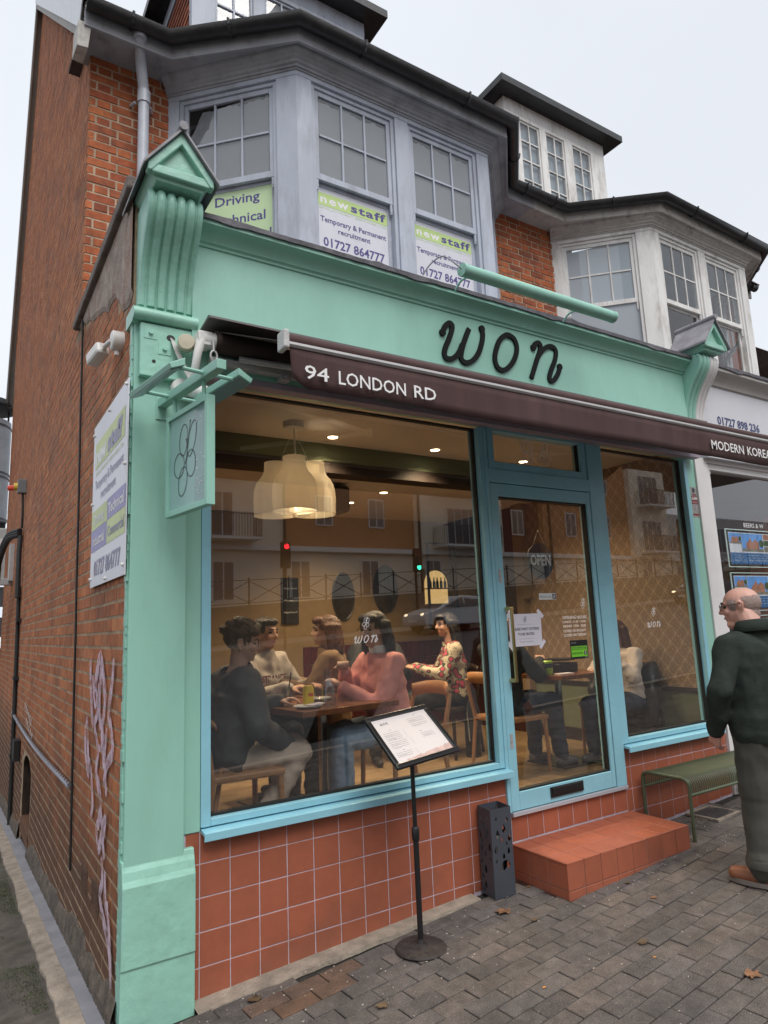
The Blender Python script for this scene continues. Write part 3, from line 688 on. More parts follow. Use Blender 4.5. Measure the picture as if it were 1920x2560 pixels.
    m = MB(); m.prism([(x0+.12, YW+.4), (xa+.06, YF+.16), (xb-.06, YF+.16), (x1-.12, YW+.4)], (0, 0, 6.2), (1, 0, 0), (0, 1, 0), (0, 0, .03)); put('bay_ceiling', m, blind2, body)
    m = MB(); m.box(x0, x1, YW+.9, YW+.93, 4.3, 6.4); put('room_wall', m, blind2, body)
    return p1, p2, body
P1 = bay(t1, .265, 1.10, 3.18, 4.01, greyp, greysof, blind, True)
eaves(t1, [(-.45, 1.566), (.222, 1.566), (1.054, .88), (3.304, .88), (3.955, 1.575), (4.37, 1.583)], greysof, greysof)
t2 = root('terraced_building', (6.6, 4, 0), 'neighbouring brick building with peeling white bay window above the estate agent shop', 'building')
roof(t2, 4.37, 9.0)
P2 = bay(t2, 4.92, 5.75, 7.76, 8.59, whitep, whitesof, None, False)
m = MB(); m.box(5.86, 6.2, 1.42, 1.44, 4.5, 6.15); put('blind', m, blind2, t2)
m = MB(); m.prism([(5.02, YW-.03), (5.80, YW-.80), (5.82, YW-.77), (5.04, YW-.0)], (0, 0, 4.5), (1, 0, 0), (0, 1, 0), (0, 0, 1.6)); put('blind', m, blind2, t2)
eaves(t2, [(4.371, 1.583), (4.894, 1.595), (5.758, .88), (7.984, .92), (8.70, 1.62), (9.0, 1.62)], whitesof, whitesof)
m = MB(); m.box(8.4, 9.0, YW, 9, 0, 6.5); m.box(4.6, 9.0, YW+1.5, YW+1.6, 3.0, 6.5); put('wall', m, brickf, t2)
# --- dormers
def dormer(parent, x0, x1, lights, paint, sof, cheek, nrow, film):
    Y = 2.8; zb, zt = 7.55, 9.0
    m = MB(); zc = 8.93
    edges = [x0]+[e for l in lights for e in l]+[x1]
    for i in range(0, len(edges), 2): m.box(edges[i], edges[i+1], Y, Y+.1, zb, zt)
    for (a, b) in lights: m.box(a+.0005, b-.0005, Y+.001, Y+.1, zc, zt); m.box(a+.0005, b-.0005, Y+.001, Y+.1, zb, zb+.12)
    m.box(x0+.001, x1-.001, Y+.101, Y+.16, 9.001, 9.1)
    body = put('dormer', m, paint, parent, bevel=.005)
    for (a, b) in lights:
        m = MB(); w = .028; m.box(a+.002, a+w, Y+.02, Y+.06, zb+.12, zc); m.box(b-w, b-.002, Y+.02, Y+.06, zb+.12, zc); c = (a+b)/2; m.box(c-.01, c+.01, Y+.021, Y+.058, zb+.12, zc)
        m.box(a+w+.0005, b-w-.0005, Y+.0205, Y+.059, zc-w, zc)
        hh = (zc-zb-.12)/nrow
        for j in range(1, nrow):
            for (p, q) in ((a+w+.0005, c-.0105), (c+.0105, b-w-.0005)): m.box(p, q, Y+.022, Y+.057, zb+.12+hh*j-.009, zb+.12+hh*j+.009)
        put('casement', m, paint, body)
        for j in range(nrow):
            for (p, q) in ((a+w, c-.01), (c+.01, b-w)):
                m = MB(); m.box(p, q, Y+.038, Y+.041, zb+.12+hh*j+.009, zb+.12+hh*(j+1)-.009); put('pane', m, paneu, body)
        m = MB(); m.box(a, b, Y+.08, Y+.085, zb+.1, zc); put('window_film', m, film, body)
    m = MB()
    m.sweep([(x0, Y+3.5), (x0, Y), (x1, Y), (x1, Y+3.5)], [(0, 9.0), (.03, 9.0), (.03, 9.05), (.08, 9.06), (.08, 9.12), (.16, 9.13), (.16, 9.19), (0, 9.19)], -1)
    put('dormer_fascia', m, sof, body)
    m = MB(); m.box(x0-.22, x1+.22, Y-.22, Y+3.5, 9.195, 9.30); put('dormer_roof', m, iron, body)
    m = MB(); m.sweep([(x0-.0, Y+3.5), (x0, Y), (x1, Y), (x1, Y+3.5)], [(.215, 9.25), (.225, 9.18), (.265, 9.15), (.315, 9.18), (.335, 9.25), (.325, 9.31), (.2, 9.34)], -1); put('dormer_gutter', m, iron, body, smooth='auto')
    m = MB(); m.prism([(Y+.05, 7.6), (Y+.05, 9.0), (Y+2, 9.0)], (x0+.02, 0, 0), (0, 1, 0), (0, 0, 1), (.02, 0, 0)); m.prism([(Y+.05, 7.6), (Y+.05, 9.0), (Y+2, 9.0)], (x1-.04, 0, 0), (0, 1, 0), (0, 0, 1), (.02, 0, 0)); put('dormer_cheek', m, rooft, body)
    if cheek:
        rr = random.Random(3); k = 0
        for j in range(15):
            z = 8.96-j*.095; y = Y+.06+(.08 if j % 2 else 0)
            ymax = Y+.05+(z-7.6)*1.3
            while y < min(ymax, Y+1.5):
                m = MB(); m.hexa([(x0+.018, y, z-.1), (x0-.002, y, z-.1), (x0-.002, y+.155, z-.1), (x0+.018, y+.155, z-.1)], [(x0+.018, y, z), (x0+.008, y, z), (x0+.008, y+.155, z), (x0+.018, y+.155, z)])
                put('hung_tile', m, tileh, body, fixn=False); y += .16; k += 1
dormer(t1, .74, 2.92, [(1.0, 1.44), (1.58, 2.02), (2.16, 2.66)], greyp, greyp, True, 3, blind)
dormer(t2, 5.27, 7.42, [(5.56, 5.97), (6.10, 6.50), (6.68, 7.10)], whitep, whitep, False, 4, blind2)
# lower building beyond on the right
t3 = root('terraced_building', (12, 3, 0), 'dark tiled eaves corner of the lower building beyond the white bay', 'building')
m = MB(); m.hexa([(9.3, 1.5, 4.9), (14, 1.5, 4.9), (14, 6, 5.5), (9.3, 6, 5.5)], [(9.2, 1.3, 5.32), (14, 1.3, 5.32), (14, 6, 9), (9.2, 6, 9)]); put('roof', m, rooft, t3)
m = MB(); m.box(9.4, 14, 1.7, 8, .2, 4.95); put('wall', m, brickf, t3)
m = MB(); m.cyl((9.0, 1.25, 5.30), (14, 1.25, 5.30), .06, n=10); put('gutter', m, iron, t3, smooth=True)

# ================================================================== SHOPFRONT
sf = root('shopfront', (2, 0, 0), 'mint green painted timber shopfront with pale blue window and door frames', 'shopfront')
# stallriser with tiles
TB = .59
m = MB(); m.prism([(-.09, -.3), (4.37, -.3), (4.37, .735), (3.081, .735), (3.081, .452), (1.975, .452), (1.975, .735), (-.09, .735)], (0, .004, 0), (1, 0, 0), (0, 0, 1), (0, .095, 0))
stall = put('stallriser', m, groutm, sf)
TM = {}
def tile(parent, u0, u1, v0, v1, O, U, V_, Nn, rr, th=.0022, g=.0024):
    O, U, V_, Nn = map(Vector, (O, U, V_, Nn)); lu, lv = u1-u0-2*g, v1-v0-2*g
    if lu < .008 or lv < .008: return
    key = (round(lu, 3), round(lv, 3), tuple(U), tuple(V_))
    if key not in TM:
        e = .0015; m = MB(); q = lambda a, b, c: U*a+V_*b+Nn*c
        m.hexa([q(-lu/2, -lv/2, -.006), q(lu/2, -lv/2, -.006), q(lu/2, lv/2, -.006), q(-lu/2, lv/2, -.006)], [q(-lu/2, -lv/2, th-e), q(lu/2, -lv/2, th-e), q(lu/2, lv/2, th-e), q(-lu/2, lv/2, th-e)])
        m.hexa([q(-lu/2, -lv/2, th-e), q(lu/2, -lv/2, th-e), q(lu/2, lv/2, th-e), q(-lu/2, lv/2, th-e)], [q(-lu/2+e, -lv/2+e, th), q(lu/2-e, -lv/2+e, th), q(lu/2-e, lv/2-e, th), q(-lu/2+e, lv/2-e, th)])
        m.f = [f for i, f in enumerate(m.f) if i not in (1, 6)]
        me = bpy.data.meshes.new('tile'); me.from_pydata(m.v, [], m.f); me.materials.append(tilem); TM[key] = me
    o = bpy.data.objects.new('tile', TM[key]); o.location = O+U*((u0+u1)/2)+V_*((v0+v1)/2)+Nn*rr.uniform(-.0006, .0006)
    o.rotation_euler = (rr.uniform(-.0015, .0015), rr.uniform(-.0015, .0015), rr.uniform(-.0015, .0015)); link(o, parent)
rr = random.Random(21)
def tile_wall(x0, x1, ztop):
    i0 = math.floor(x0/.15); i1 = math.ceil(x1/.15)
    for i in range(i0, i1):
        a, b = max(x0, i*.15), min(x1, i*.15+.15); gz = .004+.048*a
        for j in range(-6, 6):
            z0, z1 = TB+j*.15, TB+j*.15+.15; c, d = max(z0, gz), min(z1, ztop)
            if d-c > .012 and b-a > .012: tile(stall, a, b, c, d, (0, .004, 0), (1, 0, 0), (0, 0, 1), (0, -1, 0), rr)
tile_wall(-.07, 1.975, .735); tile_wall(3.081, 4.37, .735)
for i in range(8): tile(stall, 1.975+i*.1383, 1.975+(i+1)*.1383, .302, .452, (0, .004, 0), (1, 0, 0), (0, 0, 1), (0, -1, 0), rr)
# pilaster
m = MB(); m.box(-.355, -.085, -.035, .12, .62, 3.25); pil = put('pilaster', m, mint, sf, bevel=.006)
m = MB(); rr2 = random.Random(9)      # chipped plaster edge where the paint meets the brick
for i in range(90):
    z = .05+i*.036; m.obox((-.3575, .012+rr2.uniform(-.004, .006), z), (.004+rr2.random()*.003, 0, 0), (0, .014+rr2.random()*.014, 0), (0, 0, .016+rr2.random()*.012))
put('chipped_paint_edge', m, mint_old, pil, kind='stuff', fixn=False)
m = MB(); m.prism([(0, .03), (-.055, .03), (-.055, .24), (-.062, .245), (-.062, .56), (-.062, .575), (-.052, .60), (-.045, .635), (-.036, .655), (-.030, .68), (0, .68)], (-.362, 0, 0), (0, 1, 0), (0, 0, 1), (.325, 0, 0))
m.v = [(x, y, z-.06 if z < .04 else z) for x, y, z in m.v]; put('plinth_block', m, mint_old, sf, bevel=.006)
m = MB(); m.box(-.0845, -.001, -.004, .11, .737, 3.02); put('side_panel', m, mint, sf, bevel=.002); m = MB(); m.box(4.262, 4.368, -.004, .11, .737, 3.02); put('side_panel', m, mint, sf, bevel=.002)
# board carrying the bracket, bead and console
m = MB(); m.box(-.335, -.04, -.075, -.0355, 2.955, 3.235); blk = put('bracket_board', m, mint_old, sf, bevel=.004)
for (x, z) in ((-.285, 3.185), (-.215, 3.11)):
    m = MB(); m.box(x-.032, x+.032, -.0775, -.0755, z-.032, z+.032); m.cyl((x, -.0775, z), (x, -.089, z), .011, n=6); put('bolt_plate', m, mint_old, blk)
m = MB(); disc(m, (-.185, -.0752, 3.175), .022, (0, -1, 0), .0008, 12, .8); disc(m, (-.268, -.0752, 3.035), .010, (0, -1, 0), .0008, 10); put('cable_hole', m, blackm, blk)
m = MB(); m.tube([(-.375, -.075, 3.278), (-.05, -.075, 3.278)], .034, 14); m.box(-.372, -.052, -.06, .1, 3.243, 3.32); put('bead', m, mint_old, sf, smooth='auto')
def console(x0, x1, mats, name='console'):
    cur = [(-.066, 3.312), (-.072, 3.38), (-.085, 3.45), (-.115, 3.54), (-.165, 3.63), (-.215, 3.70), (-.252, 3.76), (-.265, 3.81), (-.255, 3.85), (-.215, 3.872)]
    cs = [(p.x, p.y) for p in smooth_path([(a, b, 0) for a, b in cur], 3)]
    xm = (x0+x1)/2; segs = [(x0, x1)] if len(mats) == 1 else [(x0, xm), (xm, x1)]
    for (a, b), mt in zip(segs, mats):
        m = MB(); m.prism(cs+[(.1, 3.872), (.1, 3.312)], (a, 0, 0), (0, 1, 0), (0, 0, 1), (b-a, 0, 0)); cpart = put(name, m, mt, sf, bevel=.003)
        n = 4; w = (x1-x0)
        for i in range(n):
            x = x0+w*(.22+.187*i)
            if a <= x <= b:
                m = MB(); m.tube([(x, y+.006, z+(.0)) for (y, z) in cs[1:-3]], .0235, 10); put('reed', m, mt, cpart, smooth='auto')
        for x in (x0+.012, x1-.012):
            if a-.001 <= x <= b+.001: 
                m = MB(); m.tube([(x, y+.008, z) for (y, z) in cs[1:-2]], .018, 8); put('reed', m, mt, cpart, smooth='auto')
def cap(x0, x1, y0, y1, zb, zap, ghost=None):
    xm = (x0+x1)/2; m = MB()
    m.prism([(x0+.05, zb-.045), (x1-.05, zb-.045), (x1-.018, zb), (x1-.012, zb+.02), (xm, zap-.03), (x0+.012, zb+.02), (x0+.018, zb)], (0, y0+.03, 0), (1, 0, 0), (0, 0, 1), (0, y1-y0-.03, 0))
    c = put('console_cap', m, mint_old, sf, bevel=.004)
    m = MB(); w = .035
    m.prism([(x0, zb+.02), (xm, zap), (x1, zb+.02), (x1, zb-.02), (x1-.02, zb-.02), (x1-.055, zb+.028), (xm, zap-.07), (x0+.055, zb+.028), (x0+.02, zb-.02), (x0, zb-.02)], (0, y0, 0), (1, 0, 0), (0, 0, 1), (0, .05, 0)); put('pediment_moulding', m, mint_old, c, bevel=.006)
    m = MB(); m.box(x0+.02, x1-.02, y0+.005, y0+.045, zb-.022, zb+.026); put('pediment_base', m, mint_old, c, bevel=.006)
    m = MB(); th = .014
    for sx, xe in ((-1, x0), (1, x1)):
        m.hexa([(xe+sx*.022, y0-.02, zb-.005), (xm, y0-.02, zap+.002), (xm, y1+.02, zap+.002), (xe+sx*.022, y1+.02, zb-.005)], [(xe+sx*.022, y0-.02, zb+.012), (xm, y0-.02, zap+.02), (xm, y1+.02, zap+.02), (xe+sx*.022, y1+.02, zb+.012)])
    put('lead_roof', m, leadp, c); m = MB(); m.tube([(xm, y0-.03, zap+.02), (xm, y1+.03, zap+.022)], .024, 10); put('ridge_roll', m, leadp, c, smooth='auto')
console(-.345, -.08, [mint_old]); cap(-.375, -.045, -.345, .12, 3.925, 4.165)
console(4.24, 4.50, [mint, whitec]); cap(4.205, 4.535, -.345, -.02, 3.925, 4.165)
# fascia, cornice, lead
m = MB(); m.box(-.078, 4.238, -.085, .1, 3.02, 3.735); fas = put('fascia', m, mint, sf, bevel=.002)
m = MB(); m.prism([(-.0855, 3.728), (-.094, 3.731), (-.096, 3.744), (-.104, 3.750), (-.109, 3.752), (-.114, 3.768), (-.130, 3.79), (-.155, 3.808), (-.172, 3.812), (-.18, 3.818), (-.18, 3.84), (0, 3.845), (0, 3.728)], (-.077, 0, 0), (0, 1, 0), (0, 0, 1), (4.314, 0, 0)); put('cornice', m, mint, sf, smooth='auto')
def lead_edge(x0, x1, seed, parent, mat):
    m = MB(); rr = random.Random(seed); n = int((x1-x0)/.03); vs = []
    for i in range(n+1):
        x = x0+(x1-x0)*i/n; w = noise.noise(Vector((x*4, seed, 0)))*.006+noise.noise(Vector((x*14, seed, 3)))*.004; b = .012*max(0, math.sin(x*5.2+1))**14
        up = .02*math.exp(-((x-1.05)/.05)**2)+.028*math.exp(-((x-2.75)/.06)**2)
        vs += [(x, -.181, 3.838+w-b), (x, -.193+w*.5, 3.840+w-b), (x, -.195+w*.5, 3.866+w+up*.4), (x, -.175, 3.874+w+up), (x, .1, 3.885+up*.3), (x, YW, 4.03)]
    m.add(vs, [(6*i+j, 6*i+6+j, 6*i+7+j, 6*i+1+j) for i in range(n) for j in range(5)]); put('lead_flashing', m, mat, parent, fixn=False, smooth='auto')
lead_edge(-.06, 4.235, 1, sf, lead)
# soffit strip and shutter track over the windows
m = MB(); m.box(-.04, 4.33, -.095, -.02, 2.985, 3.019); put('lintel_strip', m, M('lilac_grey_trim', (.30, .25, .30), .5, .1, 4, .05), sf, bevel=.003)
# blue frames ------------------------------------------------------
FY0, FY1 = -.008, .105
wf = MB(); wf.box(.001, .05, FY0, FY1, .752, 2.985); wf.box(1.905, 1.945, FY0, FY1, .752, 2.985); wf.box(.0505, 1.9045, FY0+.002, FY1, .752, .785)
winL = put('window_frame', wf, blue, sf, bevel=.003)
m = MB(); m.prism([(.05, .7515), (-.058, .738), (-.062, .736), (-.062, .700), (-.052, .700), (-.052, .722), (.05, .730)], (.004, 0, 0), (0, 1, 0), (0, 0, 1), (1.965, 0, 0)); put('window_sill', m, blue, sf, bevel=.0015)
m = MB(); m.prism([(.05, .7515), (-.058, .738), (-.062, .736), (-.062, .700), (-.052, .700), (-.052, .722), (.05, .730)], (3.088, 0, 0), (0, 1, 0), (0, 0, 1), (1.19, 0, 0)); put('window_sill', m, blue, sf, bevel=.0015)
def ring(mb, x0, x1, z0, z1, w, y0, y1):
    mb.box(x0, x0+w, y0, y1, z0, z1); mb.box(x1-w, x1, y0, y1, z0, z1); mb.box(x0+w, x1-w, y0, y1, z0, z0+w); mb.box(x0+w, x1-w, y0, y1, z1-w, z1)
m = MB(); ring(m, .0505, 1.9045, .7855, 2.984, .012, .036, .072); put('window_gasket', m, gasket, winL)
m = MB(); m.box(.058, 1.897, .047, .053, .794, 2.98); put('window_pane', m, pane, winL)
wf = MB(); wf.box(3.0815, 3.15, FY0, FY1, .752, 2.985); wf.box(4.215, 4.261, FY0, FY1, .752, 2.985); wf.box(3.1505, 4.2145, FY0+.002, FY1, .752, .785)
winR = put('window_frame', wf, blue, sf, bevel=.003)
m = MB(); ring(m, 3.1505, 4.2145, .7855, 2.984, .012, .036, .072); put('window_gasket', m, gasket, winR)
m = MB(); m.box(3.158, 4.207, .047, .053, .794, 2.98); put('window_pane', m, pane, winR)
# door frame, transom
m = MB(); m.box(1.9455, 1.972, -.014, .105, .478, 2.985); m.box(2.976, 3.081, -.014, .105, .478, 2.985); m.box(1.9725, 2.9755, -.014, .105, 2.606, 2.70)
dfm = put('door_frame', m, blue, sf, bevel=.003)
m = MB(); ring(m, 1.985, 2.972, 2.7005, 3.03, .055, -.006, .08); put('transom_frame', m, blue, dfm, bevel=.003)
m = MB(); ring(m, 2.0405, 2.9165, 2.756, 2.984, .008, .02, .05); put('transom_gasket', m, gasket, dfm)
m = MB(); m.box(2.046, 2.911, .031, .036, 2.76, 2.982); put('transom_pane', m, pane, dfm)
m = MB(); m.box(1.976, 3.08, -.022, .10, .4525, .477); put('threshold', m, M('pale_threshold', (.5, .53, .58), .4, .05, 4, .05, metal=.3), dfm, bevel=.002)
m = MB(); m.box(1.977, 2.048, -.010, .055, .482, 2.600); m.box(2.932, 2.970, -.010, .055, .482, 2.600); m.box(2.0485, 2.9315, -.009, .055, .482, .590); m.box(2.0485, 2.9315, -.009, .055, 2.512, 2.600)
door = put('door', m, blue, sf, bevel=.003)
m = MB(); ring(m, 2.0485, 2.9315, .5905, 2.5115, .010, .005, .045); m.box(1.973, 1.9765, -.002, .06, .482, 2.60); m.box(2.9705, 2.9745, -.002, .06, .482, 2.60); put('door_gasket', m, gasket, door)
m = MB(); m.box(2.054, 2.926, .022, .028, .596, 2.506); put('door_pane', m, pane, door)
m = MB(); m.box(2.318, 2.628, -.020, -.0095, .512, .577); m.box(2.33, 2.616, -.026, -.0205, .532, .572); put('letterbox', m, blackm, door, bevel=.003)
m = MB(); m.box(2.036, 2.056, -.068, -.054, 1.275, 1.755); m.box(2.030, 2.060, -.066, -.011, 1.735, 1.757); m.box(2.030, 2.060, -.066, -.011, 1.273, 1.295); put('door_handle', m, brass, door, bevel=.003)
for z in (1.965, .905): m = MB(); m.box(2.000, 2.024, -.0125, -.0105, z-.045, z+.045); m.cyl((2.012, -.0125, z), (2.012, -.016, z), .007, n=10); put('keyhole_plate', m, alu, door)
# doorstep
st = root('doorstep', (2.52, -.23, .1), 'low terracotta tiled step in front of the blue door', 'step')
m = MB(); m.hexa([(1.9625, -.4545, .02), (3.0875, -.4545, .08), (3.0875, 0, .08), (1.9625, 0, .02)], [(1.9625, -.4545, .294), (3.0875, -.4545, .294), (3.0875, 0, .294), (1.9625, 0, .294)]); core = put('step_core', m, groutd, st)
rr = random.Random(31); nx = 8; w = (3.095-1.955)/nx
for i in range(nx):
    for j in range(3): tile(st, i*w, (i+1)*w, j*.1535, (j+1)*.1535, (1.955, -.4605, .294), (1, 0, 0), (0, 1, 0), (0, 0, 1), rr)
    gz = .048*(1.955+i*w)+.002
    tile(st, i*w, (i+1)*w, .30-.152, .30, (1.955, -.455, 0), (1, 0, 0), (0, 0, 1), (0, -1, 0), rr)
    tile(st, i*w, (i+1)*w, gz, .30-.152, (1.955, -.455, 0), (1, 0, 0), (0, 0, 1), (0, -1, 0), rr)
for j in range(3):
    tile(st, j*.1535, (j+1)*.1535, .148, .30, (1.962, -.4605, 0), (0, 1, 0), (0, 0, 1), (-1, 0, 0), rr); tile(st, j*.1535, (j+1)*.1535, .098, .148, (1.962, -.4605, 0), (0, 1, 0), (0, 0, 1), (-1, 0, 0), rr)
    tile(st, j*.1535, (j+1)*.1535, .148, .30, (3.088, -.4605, 0), (0, 1, 0), (0, 0, 1), (1, 0, 0), rr)
# fascia letters
wl = root('sign_lettering', (2.115, -.1, 3.36), 'large black slanted letters reading won on the mint fascia', 'sign')
U1 = Vector((1.13, 0, 0)); won_scale = 1.12
def won2(parent, c, h, mat, depth=0, w=None, sx=1.12, U=(1, 0, 0), V_=(0, 0, 1)):
    # same glyphs, stretched sideways by spacing
    before = set(bpy.data.objects.keys()); won(parent, (0, 0, 0), (1, 0, 0), (0, 0, 1), h, mat, depth, w)
    R = Matrix((Vector(U).normalized(), Vector(U).normalized().cross(Vector(V_).normalized())*-1, Vector(V_).normalized())).transposed()
    for o in [bpy.data.objects[k] for k in bpy.data.objects.keys() if k not in before]:
        me = o.data; off = o.location.copy()
        for v in me.vertices:
            p = v.co+off; q = Vector(c)+R @ Vector((p.x*sx, p.y, p.z)); v.co = q
        cc = sum((v.co for v in me.vertices), Vector())/len(me.vertices)
        for v in me.vertices: v.co -= cc
        o.location = cc; ROOTLOC[o.name] = cc
won2(wl, (2.13, -.086, 3.528), .30, blackl, depth=.014, w=.035, sx=1.0)
# neighbour's white shopfront ---------------------------------------
ns = root('shopfront', (6.4, 0, 0), 'white painted estate agent shopfront with lit property cards in its window', 'shopfront')
m = MB(); m.box(4.372, 4.552, -.02, .12, .2, 3.02); m.box(4.5525, 4.61, -.002, .12, .75, 2.985); m.box(4.5525, 9.0, -.02, .12, 2.986, 3.02); m.box(4.5525, 9.0, -.02, .12, .3, .75); m.box(8.6, 9.0, -.02, .12, .75, 2.985); put('shop_frame', m, whitec, ns, bevel=.003)
m = MB(); m.box(4.61, 4.66, .02, .1, 2.90, 2.985); m.box(4.61, 8.6, .0, .1, 2.93, 2.985); put('top_rail', m, whitec, ns)
m = MB(); m.box(4.502, 9.0, -.07, .1, 3.0205, 3.735); put('fascia', m, M('white_fascia', (.60, .60, .64), .35, .03, 3, 0), ns)
m = MB(); m.prism([(-.0705, 3.70), (-.09, 3.71), (-.10, 3.745), (-.112, 3.765), (-.13, 3.79), (-.155, 3.808), (-.18, 3.812), (-.18, 3.84), (0, 3.845), (0, 3.70)], (4.502, 0, 0), (0, 1, 0), (0, 0, 1), (4.5, 0, 0)); put('cornice', m, M('grey_white_cornice', (.46, .44, .42), .6, .1, 5, .1), ns, smooth='auto')
lead_edge(4.51, 9.0, 5, ns, lead)
m = MB(); m.box(4.61, 8.6, .047, .053, .75, 2.93); put('window_pane', m, pane, ns)
text('01727 898 236', (4.715, -.0715, 3.35), X_, Z_, .072, M('navy_lettering', (.03, .04, .14), .4, 0, 5, 0), ns, width=.70, bold=.035)
# ================================================================== AWNING
aw = root('awning', (2.1, -.1, 3.1), 'retractable dark brown canvas awning with white lettering stretched over the mint shopfront', 'awning')
AY = -.85
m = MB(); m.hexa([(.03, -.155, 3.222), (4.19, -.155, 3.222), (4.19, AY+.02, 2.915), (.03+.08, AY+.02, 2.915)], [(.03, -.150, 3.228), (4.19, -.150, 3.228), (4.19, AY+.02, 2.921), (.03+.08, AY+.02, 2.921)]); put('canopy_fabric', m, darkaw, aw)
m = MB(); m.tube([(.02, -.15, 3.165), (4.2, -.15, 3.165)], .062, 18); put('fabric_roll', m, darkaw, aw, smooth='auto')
m = MB(); m.prism([(-.09, 3.235), (-.09, 3.245), (-.235, 3.268), (-.262, 3.255), (-.262, 3.244), (-.232, 3.252)], (-.04, 0, 0), (0, 1, 0), (0, 0, 1), (4.27, 0, 0)); put('hood', m, M('awning_hood_metal', (.16, .14, .14), .45, .08, 5, 0, metal=.3), aw)
m = MB()
for i in range(40):
    pass
m.tube([(.10, AY+.005, 2.918), (4.20, AY+.005, 2.918)], .030, 12); put('fabric_hem_roll', m, awnm, aw, smooth='auto')
m = MB(); m.prism([(AY+.01, 2.878), (AY-.024, 2.878), (AY-.032, 2.888), (AY-.030, 2.900), (AY-.012, 2.903), (AY+.01, 2.90)], (.11, 0, 0), (0, 1, 0), (0, 0, 1), (4.09, 0, 0)); put('front_bar', m, alu, aw, smooth='auto')
for x in (.098, 4.198): m = MB(); m.box(x-.014, x+.014, AY-.034, AY+.045, 2.868, 2.955); put('end_cap', m, M('pale_cast_metal', (.52, .52, .51), .5, .1, 20, .2, 80), aw, bevel=.008)
m = MB(); vs = []; n = 120; rr = random.Random(3)
for i in range(n+1):
    x = .115+(4.185-.115)*i/n; d = min(x-.115, 4.185-x); bot = 2.702+(.045*(1-min(1, d/.11))**2)+.003*math.sin(x*3.1); f = .007*math.sin(x*7)+.007*noise.noise(Vector((x*6, 1, 0)))+.010*noise.noise(Vector((x*17, 4, 0)))*math.exp(-((x-.5)/.5)**2)
    for k in range(5):
        t = k/4; vs.append((x+(.015*t if d < .05 and x < 1 else 0), AY-.020+f*t+.002*t, 2.884*(1-t)+bot*t))
m.add(vs, [(5*i+k, 5*i+5+k, 5*i+6+k, 5*i+1+k) for i in range(n) for k in range(4)]); val = put('valance', m, awnm, aw, fixn=False, smooth=True)
so_ = val.modifiers.new('thick', 'SOLIDIFY'); so_.thickness = .0015; so_.offset = 1
[text(s, (x, AY-.0365, 2.742), X_, Z_, .060, letterw, aw, width=w, bold=.008, name='valance_word') for s, x, w in (('94', .178, .118), ('LONDON', .345, .362), ('RD', .755, .131))]
[text(s, (x, AY-.0365, 2.752), X_, Z_, .060, letterw, aw, width=w, bold=.008, name='valance_word') for s, x, w in (('MODERN', 3.192, .388), ('KOREAN', 3.625, .372))]
m = MB(); m.box(.0, 4.2, -.155, -.105, 3.045, 3.085); put('torsion_bar', m, alu, aw, bevel=.004)
for x in (.42, 1.45, 2.6, 3.75):
    m = MB(); m.box(x-.028, x+.028, -.16, -.086, 3.022, 3.10); m.cyl((x, -.16, 3.04), (x, -.172, 3.04), .012, n=8); m.cyl((x+.01, -.13, 3.09), (x+.01, -.13, 3.125), .006, n=6); put('wall_bracket', m, alu, aw, bevel=.004)
for s, x0, xe, x1 in ((1, .15, 1.35, .55), (-1, 4.05, 2.85, 3.65)):
    m = MB(); m.tube([(x0, -.16, 3.09), (xe, -.42, 3.015)], .018, 8); m.tube([(xe, -.42, 3.015), (x1, AY+.03, 2.915)], .016, 8); m.cyl((xe, -.42, 2.99), (xe, -.42, 3.04), .026, n=10); put('folding_arm', m, alu, aw, smooth='auto')
# end casting with crank eye
m = MB(); m.tube([(-.045, -.15, 3.165), (.022, -.15, 3.165)], .046, 14); m.tube([(-.045, -.15, 3.195), (-.045, -.15, 3.13)], .030, 10); m.box(-.075, -.005, -.19, -.10, 3.125, 3.20)
m.tube([(-.055, -.165, 3.15), (-.075, -.175, 3.08), (-.085, -.165, 3.00), (-.085, -.13, 2.96)], [.028, .022, .020, .026], 10); put('gear_casting', m, plast, aw, smooth='auto', bevel=.004)
m = MB(); m.tube([(-.005, -.205, 3.155), (-.003, -.21, 3.09)], .006, 8)
m.tube([Vector((-.003, -.21, 3.062))+Vector((math.sin(a)*.017, 0, math.cos(a)*.028)) for a in [i*2*PI/12 for i in range(13)]], .0055, 8); put('crank_eye', m, alu, aw, smooth='auto')

